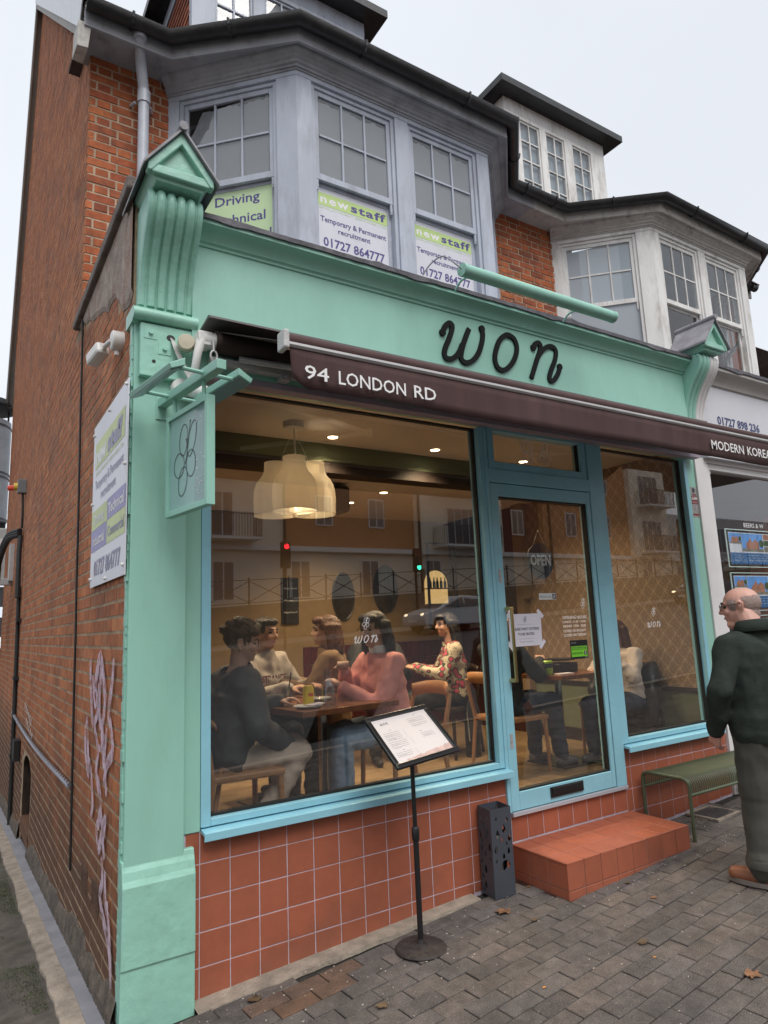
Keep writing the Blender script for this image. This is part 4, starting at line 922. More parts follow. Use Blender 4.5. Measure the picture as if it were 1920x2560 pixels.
# ================================================================== HANGING SIGN
hs_ = root('hanging_sign', (-.2, -.4, 2.5), 'framed mint sign with a line-drawn flower hanging from a rail bracket on the corner pilaster', 'sign')
A0 = Vector((-.215, -.04, 2.83)); Dh = Vector((.085, -.56, 0)).normalized(); Sd = Vector((-Dh.y, Dh.x, 0)); Uz = Vector((0, 0, 1))
m = MB(); m.bar(A0, A0+Dh*.64, .045, .045); put('bracket_beam', m, mint, hs_, bevel=.003)
m = MB(); m.box(-.245, -.185, -.041, -.0355, 2.745, 2.875); put('wall_plate', m, mint, hs_, bevel=.002)
for s in (-1, 1):
    m = MB(); c = A0+Dh*(.33 if s > 0 else .30)+Sd*s*.15-Uz*.0
    q = [c+Dh*a+Sd*s*b+Uz*z for a in (-.24, .24) for b, z in ((-.028, .035), (.045, -.005), (.035, -.028), (-.028, .0))]
    m.hexa(q[0:4], q[4:8]); put('spotlight_bar', m, mint, hs_, bevel=.003)
    m = MB(); q = [c+Dh*a+Sd*s*b+Uz*z-Uz*.0015 for a in (-.225, .225) for b, z in ((.034, -.028), (-.022, -.002), (-.022, -.004), (.034, -.031))]; m.hexa(q[0:4], q[4:8]); put('light_diffuser', m, M('grey_diffuser', (.22, .26, .27), .3, .05, 4, 0), hs_)
    for a in (.12, .5): m = MB(); m.cyl(A0+Dh*a+Sd*s*.02, A0+Dh*a+Sd*s*.13, .010, n=8); put('cross_rod', m, mint, hs_, smooth='auto')
S0 = Vector((-.2, -.137, 2.222)); w_, h_ = .44, .50
for a in (.06, .37): m = MB(); m.cyl(S0+Dh*a+Uz*(h_-.01), S0+Dh*a+Uz*(.585), .010, n=8); put('hanger_rod', m, mint, hs_, smooth='auto')
def fbox(mb, a0, a1, z0, z1, t): mb.hexa([S0+Dh*a0-Sd*t+Uz*z0, S0+Dh*a1-Sd*t+Uz*z0, S0+Dh*a1+Sd*t+Uz*z0, S0+Dh*a0+Sd*t+Uz*z0], [S0+Dh*a0-Sd*t+Uz*z1, S0+Dh*a1-Sd*t+Uz*z1, S0+Dh*a1+Sd*t+Uz*z1, S0+Dh*a0+Sd*t+Uz*z1])
m = MB(); fbox(m, 0, .026, 0, h_, .02); fbox(m, w_-.026, w_, 0, h_, .02); fbox(m, .0262, w_-.0262, 0, .026, .02); fbox(m, .0262, w_-.0262, h_-.026, h_, .02); put('sign_frame', m, mint, hs_, bevel=.002)
m = MB(); fbox(m, .026, w_-.026, .026, h_-.026, .008); put('sign_panel', m, mint_shade, hs_)
side = -1 if (CAM-S0).dot(Sd) < 0 else 1
Ud = Dh if Dh.cross(Uz).dot(Sd*side) > 0 else -Dh
flower(hs_, S0+Dh*w_*.47+Uz*h_*.51+Sd*side*.0095, Ud, Uz, .36, blackm, w=.0036)
# crinkled film on the outer third of the panel
m = MB(); rr = random.Random(12); film = M('peeling_film', (.62, .66, .70), .12, .1, 20, .6, 60)
for zc, k, sp in ((.42, 16, .03), (.10, 15, .05), (.22, 8, .04)):
    for i in range(k):
        a = rr.uniform(.30, .395); z = zc+rr.uniform(-sp, sp); c = S0+Dh*a+Uz*z+Sd*side*(.0092+i*.00005); L1 = rr.uniform(.004, .017); t = rr.uniform(-.9, .9)
        e1 = (Dh*math.cos(t)+Uz*math.sin(t))*L1; e2 = (-Dh*math.sin(t)+Uz*math.cos(t))*rr.uniform(.0015, .005)
        m.add([c-e1, c+e2+e1*.1, c+e1, c-e2+e1*rr.uniform(-.3, .3)], [(0, 1, 2, 3)])
put('crinkled_film', m, film, hs_, kind='stuff', fixn=False)
m = MB(); z0 = S0+Dh*.295+Sd*side*.0086
m.add([z0+Uz*.03, S0+Dh*.413+Sd*side*.0086+Uz*.03, S0+Dh*.413+Sd*side*.0086+Uz*.47, z0+Uz*.47], [(0, 1, 2, 3)]); put('clear_film', m, M('clear_film', (.22, .36, .35), .12, .05, 6, .05, 20), hs_)
# cables out of the board, round lamp and speaker by the bracket
m = MB()
for i in range(4): m.tube(smooth_path([(-.185+i*.004, -.076, 3.175-i*.003), (-.172+i*.006, -.11, 3.10), (-.14+i*.006, -.12, 3.02), (-.10+i*.006, -.14, 2.93)], 4), .0045, 6)
o = put('cable_bundle', m, M('clear_grey_cable', (.5, .5, .48), .3, .2, 30, 0), None, smooth='auto', label='bundle of pale cables hanging from the hole in the mint corner board', cat='cable')
t = root('wall_lamp', (-.12, -.14, 3.12), 'round cream bulkhead lamp head beside the awning gear', 'lamp')
m = MB(); m.lathe((-.128, -.155, 3.135), [(0, -.012), (.038, -.010), (.043, 0), (.043, .045), (.036, .055), (0, .056)], 20, ax=(.25, 1, .1)); put('lamp_head', m, M('cream_plastic', (.60, .54, .42), .35, .05, 5, 0), t, smooth='auto')
m = MB(); m.tube([(-.10, -.11, 3.125), (-.055, -.12, 3.13)], .011, 8); put('lamp_stem', m, MATS['cream_plastic'], t)
t = root('security_camera', (-.08, -.15, 2.9), 'white dome camera tucked behind the hanging sign bracket', 'camera')
m = MB(); m.lathe((-.125, -.036, 2.92), [(0, 0), (.052, 0), (.052, .03), (.045, .045), (0, .046)], 20, ax=(0, -1, 0)); put('mount', m, plast, t, smooth='auto')
m = MB(); m.tube([(-.12, -.08, 2.91), (-.06, -.13, 2.89), (-.02, -.16, 2.875)], [.03, .042, .038], 14); put('camera_body', m, plast, t, smooth='auto')
# CCTV on the side wall
t = root('security_camera', (-.42, .26, 3.24), 'white bullet security camera on a round base on the side brick wall', 'camera')
m = MB(); m.lathe((XS, .245, 3.245), [(0, 0), (.055, 0), (.055, .055), (.048, .062), (0, .063)], 22, ax=(-1, 0, 0)); m.cyl((XS-.03, .245, 3.19), (XS-.03, .245, 3.165), .014, n=10); put('mount', m, plast, t, smooth='auto')
m = MB(); m.tube([(XS-.06, .245, 3.245), (XS-.075, .33, 3.245), (XS-.075, .40, 3.245)], .013, 10); put('arm', m, plast, t, smooth='auto')
m = MB(); d = Vector((-.25, .9, -.28)).normalized(); m.bar(Vector((XS-.078, .37, 3.25)), Vector((XS-.078, .37, 3.25))+d*.15, .075, .075); put('camera_body', m, plast, t, bevel=.018)
# ================================================================== SIDE WALL SIGNBOARD
sb = root('signboard', (-.38, .45, 1.96), 'white recruitment signboard with lime and purple blocks on the side brick wall', 'sign')
O = Vector((XS-.022, .945, 1.962)); U = Vector((0, -1, 0)); V = Vector((0, 0, 1)); SW, SH = .975, .985
m = MB(); m.hexa([O-Vector((-.006, 0, 0)), O+U*SW-Vector((-.006, 0, 0)), O+U*SW, O], [O+V*SH-Vector((-.006, 0, 0)), O+U*SW+V*SH-Vector((-.006, 0, 0)), O+U*SW+V*SH, O+V*SH]); put('board', m, boardw, sb)
def panel(parent, O, U, V, u0, u1, v0, v1, mat, off, name='colour_panel'):
    O, U, V = Vector(O), Vector(U), Vector(V); Nn = U.cross(V); m = MB(); p = O+Nn*off
    m.add([p+U*u0+V*v0, p+U*u1+V*v0, p+U*u1+V*v1, p+U*u0+V*v1], [(0, 1, 2, 3)]); return put(name, m, mat, parent, fixn=False)
limeb = M('lime_board_print', (.48, .56, .22), .4, .12, 3, 0); purb = M('purple_board_print', (.22, .19, .42), .4, .12, 3, 0)
def on_board(a, b, s, h, mat, w, bold=.02, al='C', off=.0022): text(s, O+U*a+V*b+U.cross(V)*off, U, V, h, mat, sb, width=w, bold=bold, align=al)
panel(sb, O, U, V, .08, .92, .70, .86, limeb, .0012); on_board(.27, .725, 'new', .10, letterw, .33, .05); on_board(.66, .725, 'staff', .10, palep, .40, .05)
on_board(.5, .655, 'EMPLOYMENT SERVICES LTD', .022, limeb, .78, 0)
on_board(.5, .575, 'Temporary & Permanent', .05, palep, .80, .01); on_board(.5, .495, 'recruitment', .05, palep, .42, .01)
panel(sb, O, U, V, .50, .97, .335, .45, purb, .0012); panel(sb, O, U, V, .50, .97, .205, .333, limeb, .0012); panel(sb, O, U, V, .01, .498, .335, .45, limeb, .0012); panel(sb, O, U, V, .01, .498, .205, .333, purb, .0012)
on_board(.735, .365, 'Technical', .055, letterw, .40); on_board(.735, .24, 'Commercial', .055, palep, .42); on_board(.25, .365, 'Driving', .055, boardw, .30); on_board(.25, .24, 'Industrial', .055, letterw, .36)
on_board(.5, .06, '01727 864777', .085, palep, .74, .02)
m = MB()
for a, b in ((.03, .05), (.5, .02), (.95, .05), (.03, .5), (.95, .55), (.03, .93), (.5, .955), (.95, .96)): m.cyl(O+U*a+V*b, O+U*a+V*b+Vector((-.012, 0, 0)), .009, n=8)
put('screw_cap', m, plast, sb)
# window posters of the recruitment agency
def poster(pt, u0, u1, z0, z1, label):
    A_, B_ = pt(u0, -.088, z0), pt(u1, -.088, z0); U = (B_-A_).normalized(); V = Vector((0, 0, 1)); Nn = U.cross(V); W_ = (B_-A_).length; A_ = A_-Nn*0
    t = root('poster', A_, label, 'poster')
    m = MB(); m.hexa([A_, B_, B_+Nn*.002, A_+Nn*.002], [p+V*(z1-z0) for p in (A_, B_, B_+Nn*.002, A_+Nn*.002)]); put('sheet', m, boardw, t, fixn=True)
    return t, A_+Nn*.0025, U, V, Nn, W_, z1-z0
def newstaff(pt, u0, u1, label):
    t, A, U, V, Nn, W_, H_ = poster(pt, u0, u1, 4.50, 5.35, label); T = .762
    panel(t, A, U, V, .035, W_-.035, T-.115, T, lime, .0008, 'lime_band')
    text('new', A+U*.055+V*.674+Nn*.0016, U, V, .070, letterw, t, width=W_*.36, bold=.03, space=1.25); text('staff', A+U*(W_-.05)+V*.674+Nn*.0016, U, V, .070, purple, t, width=W_*.47, bold=.03, align='R', space=1.15)
    text('EMPLOYMENT SERVICES LTD', A+U*(W_/2)+V*.618+Nn*.001, U, V, .018, limepale, t, width=W_*.88, align='C')
    text('Temporary & Permanent', A+U*(W_/2)+V*.503+Nn*.001, U, V, .046, purple, t, width=W_*.86, bold=.015, align='C')
    text('recruitment', A+U*(W_/2)+V*.428+Nn*.001, U, V, .044, purple, t, width=W_*.42, bold=.015, align='C')
    text('01727 864777', A+U*(W_/2)+V*.285+Nn*.001, U, V, .076, purple, t, width=W_*.80, bold=.02, align='C')
    text('www.newstaff.co.uk', A+U*(W_/2)+V*.215+Nn*.001, U, V, .03, purple, t, width=W_*.6, align='C')
pl, pf, bb = P1; LF = 3.18-1.10
newstaff(pf, .18, LF/2-.11, 'white and lime recruitment poster in the left front sash of the grey bay'); newstaff(pf, LF/2+.12, LF-.19, 'white and lime recruitment poster in the right front sash of the grey bay')
LA = (Vector((.265, YW))-Vector((1.10, 1.03))).length
t, A, U, V, Nn, W_, H_ = poster(pl, .15, LA-.225, 4.50, 5.345, 'lime green poster listing Driving and Technical in the angled sash of the grey bay')
limesh = M('lime_gradient_sheet', (.52, .68, .40), .4, .12, 1.2, 0); panel(t, A, U, V, 0, W_, 0, H_, limesh, .0006, 'lime_sheet')
for s, z, w in (('Driving', .688, .40), ('Technical', .51, .50), ('Commercial', .34, .60), ('Industrial', .17, .5)): text(s, A+U*.455+V*z+Nn*.0014, U, V, .082, purple, t, width=w, bold=.015, align='C')
# ================================================================== PIPES AND CABLES
t = root('downpipe', (.045, 1.75, 4.05), 'pale grey rainwater downpipe with a swan neck on the upper brick wall', 'downpipe')
m = MB(); m.tube([(.045, 1.75, 4.0), (.045, 1.75, 6.05)], .044, 16); put('pipe', m, greypipe, t, smooth='auto')
m = MB(); m.tube(smooth_path([(.045, 1.75, 6.05), (.04, 1.745, 6.14), (.012, 1.70, 6.28), (-.02, 1.62, 6.38), (-.035, 1.56, 6.44), (-.037, 1.55, 6.49)], 4), .044, 16); put('swan_neck', m, greypipe, t, smooth='auto')
m = MB()
m.cyl((-.037, 1.55, 6.42), (-.037, 1.55, 6.50), .053, n=16); put('pipe_collar', m, greypipe, t, smooth='auto'); m = MB(); m.cyl((.045, 1.75, 6.02), (.045, 1.75, 6.13), .053, n=16)
m.tube([(-.04, YW-.01, 6.04), (-.015, 1.79, 6.04)], .012, 8); m.tube([(.13, YW-.01, 6.04), (.105, 1.79, 6.04)], .012, 8); put('pipe_collar', m, greypipe, t, smooth='auto')
m = MB(); rr = random.Random(4)
pts = [(XS-.016, 1.67-.29*(4.0-z)/3.8+rr.uniform(-.006, .006), z) for z in [4.0-.12*i for i in range(32)]]; m.tube(pts, .008, 6)
put('wall_cable', m, blackrub, None, smooth='auto', label='thin black cable running straight down the side brick wall', cat='cable')
m = MB(); m.tube([(XS-.03, 6.05, -.44), (XS-.03, 6.12, .9), (XS-.03, 6.3, 2.35)], .024, 8); m.tube([(XS-.05, 6.2, 2.2), (XS-.05, 6.3, 2.8), (XS-.04, 6.35, 3.0)], .03, 8)
for z in (.3, 1.2, 1.9): m.box(XS-.06, XS, 6.05, 6.22, z, z+.04)
m.box(XS-.07, XS-.01, 5.35, 5.60, .36, .58)
put('conduit', m, blackrub, None, smooth='auto', label='thick black conduit pipe fixed at the far end of the side wall', cat='pipe')
m = MB(); P0, P1_ = Vector((XS-.03, 6.4, .80)), Vector((XS-.03, 1.44, .765))
for k in range(3): m.tube([P0.lerp(P1_, i/140)+Vector((0, 0, -.05*math.sin(PI*i/140)))+Vector((math.cos(i*.75+k*2.1)*.011, 0, math.sin(i*.75+k*2.1)*.011)) for i in range(141)], .0075, 5)
put('twisted_cable', m, M('grey_cable', (.22, .23, .27), .5, .2, 20, 0), None, smooth='auto', label='twisted grey cable slung along the side wall above the arch', cat='cable')
# isolator switch, hose, air conditioner and duct at the far end
t = root('isolator_switch', (XS, 6.34, 3.6), 'grey isolator box with a red and yellow knob high on the side wall', 'switch')
m = MB(); m.box(XS-.10, XS, 6.28, 6.41, 3.56, 3.74); put('box', m, M('grey_enclosure', (.16, .17, .18), .5, .05, 5, 0), t, bevel=.006)
m = MB(); m.cyl((XS-.14, 6.42, 3.66), (XS-.06, 6.42, 3.66), .05, n=12); m.box(XS-.10, XS-.02, 6.411, 6.46, 3.6, 3.71); put('yellow_plate', m, M('yellow_plastic', (.75, .50, .05), .4, .05, 5, 0), t)
m = MB(); m.cyl((XS-.12, 6.44, 3.65), (XS-.19, 6.50, 3.65), .036, n=10); put('knob', m, M('red_plastic', (.65, .06, .03), .4, .05, 5, 0), t)
m = MB(); m.tube([(XS-.04, 6.34, 3.57), (XS-.03, 6.32, 3.3), (XS-.03, 6.34, 3.1)], .014, 8); put('switch_cable', m, blackrub, t)
m = MB()
for k in range(3): m.tube(smooth_path([(XS-.05, 6.35, 3.07-k*.03), (XS-.16, 6.7, 3.05-k*.03), (XS-.22, 7.3, 2.85-k*.05), (XS-.22-k*.02, 7.7, 2.45-k*.05), (XS-.30, 8.3, 2.12-k*.06), (XS-.5, 9, 2.05-k*.1)], 4), .034, 8)
put('hose', m, blackrub, None, smooth='auto', label='bundle of thick black hoses curving from the wall to the air conditioner', cat='hose')
ac = root('air_conditioner', (-.8, 8.6, 2.6), 'pale grey air conditioning unit on a bracket beyond the side wall', 'air conditioner')
acm = M('ac_enamel', (.42, .42, .41), .5, .06, 4, 0); m = MB(); m.box(-1.4, -.32, 10.6, 11.05, 2.75, 3.72); put('casing', m, acm, ac, bevel=.02)
m = MB(); m.box(-.48, -.36, 10.585, 10.5995, 3.30, 3.52); m.box(-.48, -.40, 10.585, 10.5995, 2.95, 3.15); put('data_plate', m, plast, ac)
m = MB(); m.box(-1.5, XS, 8.1, 8.25, 2.50, 2.60); m.box(XS-.06, XS, 7.95, 8.25, 2.55, 3.1); put('bracket', m, alu, ac, bevel=.004)
dt = root('ventilation_duct', (-.9, 9.4, 3.8), 'large silver ventilation duct with a rain cowl above the air conditioner', 'duct')
dm = M('galvanised_duct', (.40, .43, .48), .45, .12, 5, .05); m = MB(); m.tube([(-.88, 11.2, 3.9), (-.88, 11.2, 5.85)], .56, 28); put('duct_barrel', m, dm, dt, smooth='auto')
m = MB()
for z in (3.92, 4.72, 4.80, 5.72): m.tube([(-.88, 11.2, z), (-.88, 11.2, z+.035)], .57, 28)
put('duct_band', m, M('dark_band', (.08, .08, .09), .5, .1, 5, 0), dt, smooth='auto')
m = MB(); m.lathe((-.88, 11.2, 6.12), [(0, .22), (.60, .12), (.66, 0), (.6, -.02), (0, -.02)], 28)
for a in range(6): m.cyl((-.88+.5*math.cos(a), 11.2+.5*math.sin(a), 5.8), (-.88+.5*math.cos(a), 11.2+.5*math.sin(a), 6.12), .02, n=6)
put('rain_cowl', m, M('dark_cowl', (.05, .055, .06), .5, .1, 5, 0), dt, smooth='auto')
m = MB(); m.box(-1.6, -.34, 11.1, 11.6, 3.74, 3.88)
for z in (1.2, 1.75, 2.3): m.box(-1.4, -.27, 10.7, 11.0, z, z+.35)
put('duct_support', m, MATS['dark_band'], dt)
# far yard: white van roof, red canopy and a low building glimpsed at the left edge
t = root('low_building', (-3, 16, 0), 'low dark yard building glimpsed past the far end of the side wall', 'building')
m = MB(); m.box(-9, -1.0, 16, 20, -1.1, 2.2); put('wall', m, M('yard_wall', (.2, .17, .14), .9, .2, 5, .1), t)
m = MB(); m.prism([(-9.2, 2.2), (-.85, 2.2), (-.85, 2.35), (-5, 3.2)], (0, 15.8, 0), (1, 0, 0), (0, 0, 1), (0, 4.4, 0)); put('roof', m, rooft, t)
m = MB(); m.box(-3, -1.02, 15.97, 15.99, .2, 1.4); put('window', m, blackm, t)
vn = root('parked_van', (-1.6, 12.6, -.9), 'white van parked behind the building at the end of the alley', 'van')
m = MB(); m.prism([(10.8, -.3), (10.85, .15), (11.5, .3), (12.1, .95), (14.8, 1.0), (14.9, -.3)], (-2.6, 0, 0), (0, 1, 0), (0, 0, 1), (1.85, 0, 0)); put('body', m, whitec, vn, bevel=.05)
m = MB(); m.prism([(11.6, .35), (12.15, .88), (12.1, .9), (11.53, .36)], (-2.5, 0, 0), (0, 1, 0), (0, 0, 1), (1.65, 0, 0)); put('windscreen', m, blackm, vn)
for y in (11.5, 14.2):
    for x in (-2.62, -.9): m = MB(); m.cyl((x, y, -.62), (x+.2, y, -.62), .33, n=16); put('wheel', m, blackrub, vn, smooth='auto')
# graffiti in pale purple spray paint, following the brick faces
gf = M('purple_spray_paint', (.62, .48, .58), .85, .15, 8, .2, 60)
n_ = gf.node_tree; b_ = n_.nodes['Principled BSDF']; g_ = N(n_, 'ShaderNodeNewGeometry'); t_ = N(n_, 'ShaderNodeTexNoise', Scale=11.0, Detail=8.0, Roughness=.75); n_.links.new(g_.outputs['Position'], t_.inputs['Vector']); r_ = ramp(n_, [(.36, (.0, .0, .0)), (.56, (.9, .9, .9))]); n_.links.new(t_.outputs['Fac'], r_.inputs[0]); n_.links.new(r_.outputs[0], b_.inputs['Alpha']); m = MB(); NX = Vector((-1, 0, 0)); k = 0
def G(y, z): return (XS-.0115, y, z)
for pts, w in (([(.90, 1.55), (.88, 1.42), (.82, 1.30), (.76, 1.18)], .035), ([(.78, 1.35), (.70, 1.45), (.60, 1.57), (.55, 1.50), (.60, 1.35), (.52, 1.20)], .045), ([(.55, 1.56), (.42, 1.35), (.48, 1.20), (.40, 1.02)], .04), ([(.22, 1.57), (.25, 1.44), (.32, 1.30), (.24, 1.22), (.20, 1.12), (.32, 1.05), (.40, .95)], .035),
               ([(.70, 1.40), (.62, 1.28), (.70, 1.2), (.58, 1.08), (.62, .98), (.5, .85)], .03), ([(.95, 1.22), (1.0, 1.12), (.96, 1.0), (.85, .92), (.90, 1.05), (.94, 1.2)], .03), ([(.88, 1.0), (.78, .95), (.70, .80), (.74, .72)], .03), ([(.36, 1.22), (.38, 1.05), (.32, .90)], .022),
               ([(.55, .95), (.47, .85), (.50, .74), (.56, .70), (.48, .62), (.40, .70), (.34, .60)], .035), ([(.46, .82), (.40, .74), (.33, .80), (.37, .68)], .03), ([(.40, .60), (.36, .50), (.42, .42), (.34, .36), (.22, .30), (.12, .22)], .03), ([(.30, .56), (.28, .44), (.20, .38), (.14, .26), (.10, .12)], .03), ([(.22, .45), (.20, .36)], .015), ([(.62, 1.12), (.50, 1.1), (.40, 1.18)], .02), ([(.80, 1.46), (.70, 1.30), (.64, 1.36)], .02)):
    stroke(m, [G(*p) for p in pts], [w*1.1, w*1.9, w*1.4, w*2.0, w*1.2], NX, .0008, k=4, off=k*.0002); k += 1
put('graffiti', m, gf, None, fixn=False, label='faded purple spray paint scrawl on the side wall near the mint corner', cat='graffiti')
m = MB(); k = 0
for i, (y, z) in enumerate([(4.95-j*.14, 1.02-.02*j) for j in range(6)]+[(4.75-j*.16, .88-.02*j) for j in range(5)]): stroke(m, [(XS-.0115, y, z), (XS-.0115, y-.02, z-.07)], .016, NX, .0006, k=2); stroke(m, [(XS-.0115, y-.05, z-.01), (XS-.0115, y+.01, z-.05)], .012, NX, .0006, k=2, off=.0003)
put('chalk_scribble', m, letterw, None, fixn=False, label='small white chalk scribble on the side wall above the arch', cat='graffiti')
# ================================================================== TUBE LAMP OVER THE FASCIA
tl = root('tube_lamp', (2.2, -.42, 3.84), 'long mint cylinder sign lamp held out above the fascia lettering', 'lamp')
m = MB(); m.tube([(1.505, -.42, 3.835), (2.925, -.42, 3.835)], .041, 22); put('tube', m, mint, tl, smooth='auto')
for x, s in ((1.505, -1), (2.925, 1)): m = MB(); m.lathe((x, -.42, 3.835), [(0, .006), (.030, .005), (.043, .003), (.043, -.02)], 20, ax=(s, 0, 0)); put('end_disc', m, mint_old, tl, smooth='auto')
for x in (1.62, 2.62): m = MB(); m.tube(smooth_path([(x-.03, -.24, 3.80), (x-.02, -.29, 3.845), (x, -.36, 3.852), (x, -.41, 3.84)], 4), .007, 8); put('support_arm', m, mint, tl, smooth='auto')
m = MB(); m.tube(smooth_path([(1.50, -.42, 3.84), (1.46, -.41, 3.87), (1.41, -.36, 3.93), (1.36, -.30, 3.90), (1.32, -.26, 3.83)], 5), .005, 6); put('power_cable', m, greysof, tl)
# ================================================================== STICKERS AND NOTICES
FW, FY = letterw, .0455
def sticker(name, c, label, cat): return root(name, c, label, cat)
t = sticker('window_decal', (.99, FY, 1.6), 'small white won lettering and flower on the large left window pane', 'decal')
won2(t, (.99, FY, 1.597), .042, FW, sx=1.0, w=.0062); flower(t, (.994, FY, 1.687), X_, Z_, .07, FW, w=.003)
t = sticker('window_decal', (3.655, FY, 1.6), 'small white won lettering and flower on the narrow right window pane', 'decal')
won2(t, (3.655, FY, 1.59), .042, FW, sx=1.03, w=.0062); flower(t, (3.665, FY, 1.687), X_, Z_, .07, FW, w=.003)
DY = .0205
t = sticker('opening_hours', (2.72, DY, 1.6), 'white opening hours lettering with a flower on the door glass', 'decal')
flower(t, (2.827, DY, 1.768), X_, Z_, .075, FW, w=.003)
for s, z, h, w, b in (('OPENING HOURS', 1.662, .021, .250, .02), ('LUNCH : 11:30 - 15:00', 1.634, .0155, .235, .015), ('DINNER  17:00 - 22:00', 1.604, .0155, .235, .015), ('CLOSED ON MONDAY', 1.570, .0165, .232, .015), ('CLOSED ON TUESDAY', 1.540, .0165, .235, .015)): text(s, (2.603, DY, z), X_, Z_, h, FW, t, width=w, bold=b)
t = sticker('open_sign', (2.455, .05, 2.1), 'round black OPEN sign hanging inside the door glass', 'sign')
m = MB(); disc(m, (2.457, .050, 2.078), .128, (0, -1, 0), .004, 40); put('disc', m, M('dark_grey_card', (.022, .022, .026), .5, .05, 4, 0), t)
text('OPEN', (2.457, .0445, 2.048), X_, Z_, .070, FW, t, width=.200, bold=.035, align='C')
m = MB(); m.tube([(2.40, .048, 2.20), (2.457, .048, 2.30), (2.51, .048, 2.20)], .0015, 5); put('cord', m, FW, t)
t = sticker('paper_notice', (2.24, DY, 1.6), 'white paper notice asking customers to wait outside, taped to the door glass', 'notice')
paper = M('white_paper', (.70, .68, .76), .7, .02, 4, .03, 30); m = MB(); m.add([(2.088, DY-.0005, 1.494), (2.384, DY-.0005, 1.494), (2.390, DY-.0005, 1.710), (2.092, DY-.0005, 1.710)], [(0, 1, 2, 3)]); put('sheet', m, paper, t, fixn=False)
for cx, cz, a in ((2.088, 1.705, .8), (2.385, 1.708, -.8), (2.092, 1.498, -.8), (2.385, 1.50, .8)):
    m = MB(); e1 = Vector((math.cos(a), 0, math.sin(a)))*.035; e2 = Vector((-math.sin(a), 0, math.cos(a)))*.0125; c = Vector((cx, DY-.0011, cz)); m.add([c-e1-e2, c+e1-e2, c+e1+e2, c-e1+e2], [(0, 1, 2, 3)]); put('tape_strip', m, M('masking_tape', (.74, .72, .80), .6, .02, 4, 0), t, fixn=False)
ink = M('dark_ink', (.03, .03, .05), .6, 0, 5, 0); grn = M('green_ink', (.15, .2, .18), .6, 0, 5, 0)
flower(t, (2.237, DY-.0012, 1.670), X_, Z_, .042, grn, w=.0016)
for s, z, h, w, b in (('PLEASE WAIT OUTSIDE', 1.600, .0165, .245, .02), ('TO BE SEATED', 1.566, .0165, .152, .02), ('Thank you for your patience', 1.520, .007, .12, .0)): text(s, (2.240, DY-.0012, z), X_, Z_, h, ink, t, width=w, bold=b, align='C')
m = MB()
for z in (1.638, 1.542): m.add([(2.165, DY-.0012, z), (2.31, DY-.0012, z), (2.31, DY-.0012, z+.001), (2.165, DY-.0012, z+.001)], [(0, 1, 2, 3)])
put('rule_line', m, ink, t, fixn=False)
t = sticker('door_sticker', (2.47, DY, 1.82), 'narrow white mind the step sticker with a stick figure on the door glass', 'sticker')
m = MB(); m.add([(2.388, DY-.0004, 1.802), (2.556, DY-.0004, 1.802), (2.556, DY-.0004, 1.847), (2.388, DY-.0004, 1.847)], [(0, 1, 2, 3)]); put('label', m, M('pale_sticker', (.6, .63, .63), .5, 0, 5, 0), t, fixn=False)
m = MB(); m.add([(2.518, DY-.001, 1.806), (2.552, DY-.001, 1.806), (2.552, DY-.001, 1.843), (2.518, DY-.001, 1.843)], [(0, 1, 2, 3)]); put('pictogram_square', m, ink, t, fixn=False)
m = MB(); q = lambda a, b: (2.518+a, DY-.0014, 1.806+b); stroke(m, [q(.018, .027), q(.016, .018), q(.012, .010), q(.008, .004)], .004, (0, -1, 0), .0002, k=2); stroke(m, [q(.016, .018), q(.022, .012), q(.021, .005)], .0035, (0, -1, 0), .0002, k=2, off=.0001); stroke(m, [q(.010, .022), q(.018, .025), q(.025, .020)], .003, (0, -1, 0), .0002, k=2, off=.0002); disc(m, q(.0195, .0315), .003, (0, -1, 0), .0006, 8); put('stick_figure', m, FW, t, fixn=False)
text('Mind the step', (2.395, DY-.001, 1.818), X_, Z_, .011, ink, t, width=.112)
t = sticker('hygiene_rating', (2.74, DY, 1.44), 'green and black food hygiene rating sticker on the door glass', 'sticker')
panel(t, (2.655, DY-.0004, 1.378), X_, Z_, 0, .180, 0, .132, blackm, 0, 'backing'); gr = M('rating_green', (.20, .62, .03), .5, .02, 4, 0)
panel(t, (2.655, DY-.0004, 1.378), X_, Z_, .008, .172, .068, .090, gr, .0006, 'green_band'); panel(t, (2.655, DY-.0004, 1.378), X_, Z_, .008, .172, .016, .065, gr, .0006, 'green_band')
text('FOOD HYGIENE RATING', (2.744, DY-.0016, 1.4515), X_, Z_, .010, ink, t, width=.150, bold=.02, align='C')
text('FOOD STANDARDS', (2.668, DY-.0012, 1.489), X_, Z_, .006, FW, t, width=.05); text('VERY GOOD', (2.795, DY-.0016, 1.384), X_, Z_, .006, FW, t, width=.035)
m = MB()
for i in range(5): disc(m, (2.677+i*.0225, DY-.0012, 1.418), .0088, (0, -1, 0), .0003, 14)
put('score_disc', m, M('dull_green', (.06, .25, .02), .5, 0, 5, 0), t, fixn=False); m = MB(); disc(m, (2.806, DY-.0012, 1.419), .0165, (0, -1, 0), .0003, 20); put('score_disc', m, blackm, t, fixn=False)
for i in range(5): text(str(i), (2.677+i*.0225, DY-.0022, 1.4135), X_, Z_, .009, gr, t, align='C')
text('5', (2.806, DY-.0022, 1.409), X_, Z_, .020, FW, t, align='C', bold=.02)
t = sticker('number_decal', (2.48, .03, 2.87), 'outlined white number 94 on the glass above the door', 'decal')
def outline(mb, pts, w, closed=True): stroke(mb, [(a, .0295, b) for a, b in pts], w, (0, -1, 0), .0004, closed=closed, k=4)
m = MB()
def ringo(cx, cz, rx, rz, n=14): return [(cx+rx*math.cos(2*PI*i/n), cz+rz*math.sin(2*PI*i/n)) for i in range(n)]
outline(m, ringo(2.39, 2.905, .034, .040), .0060)
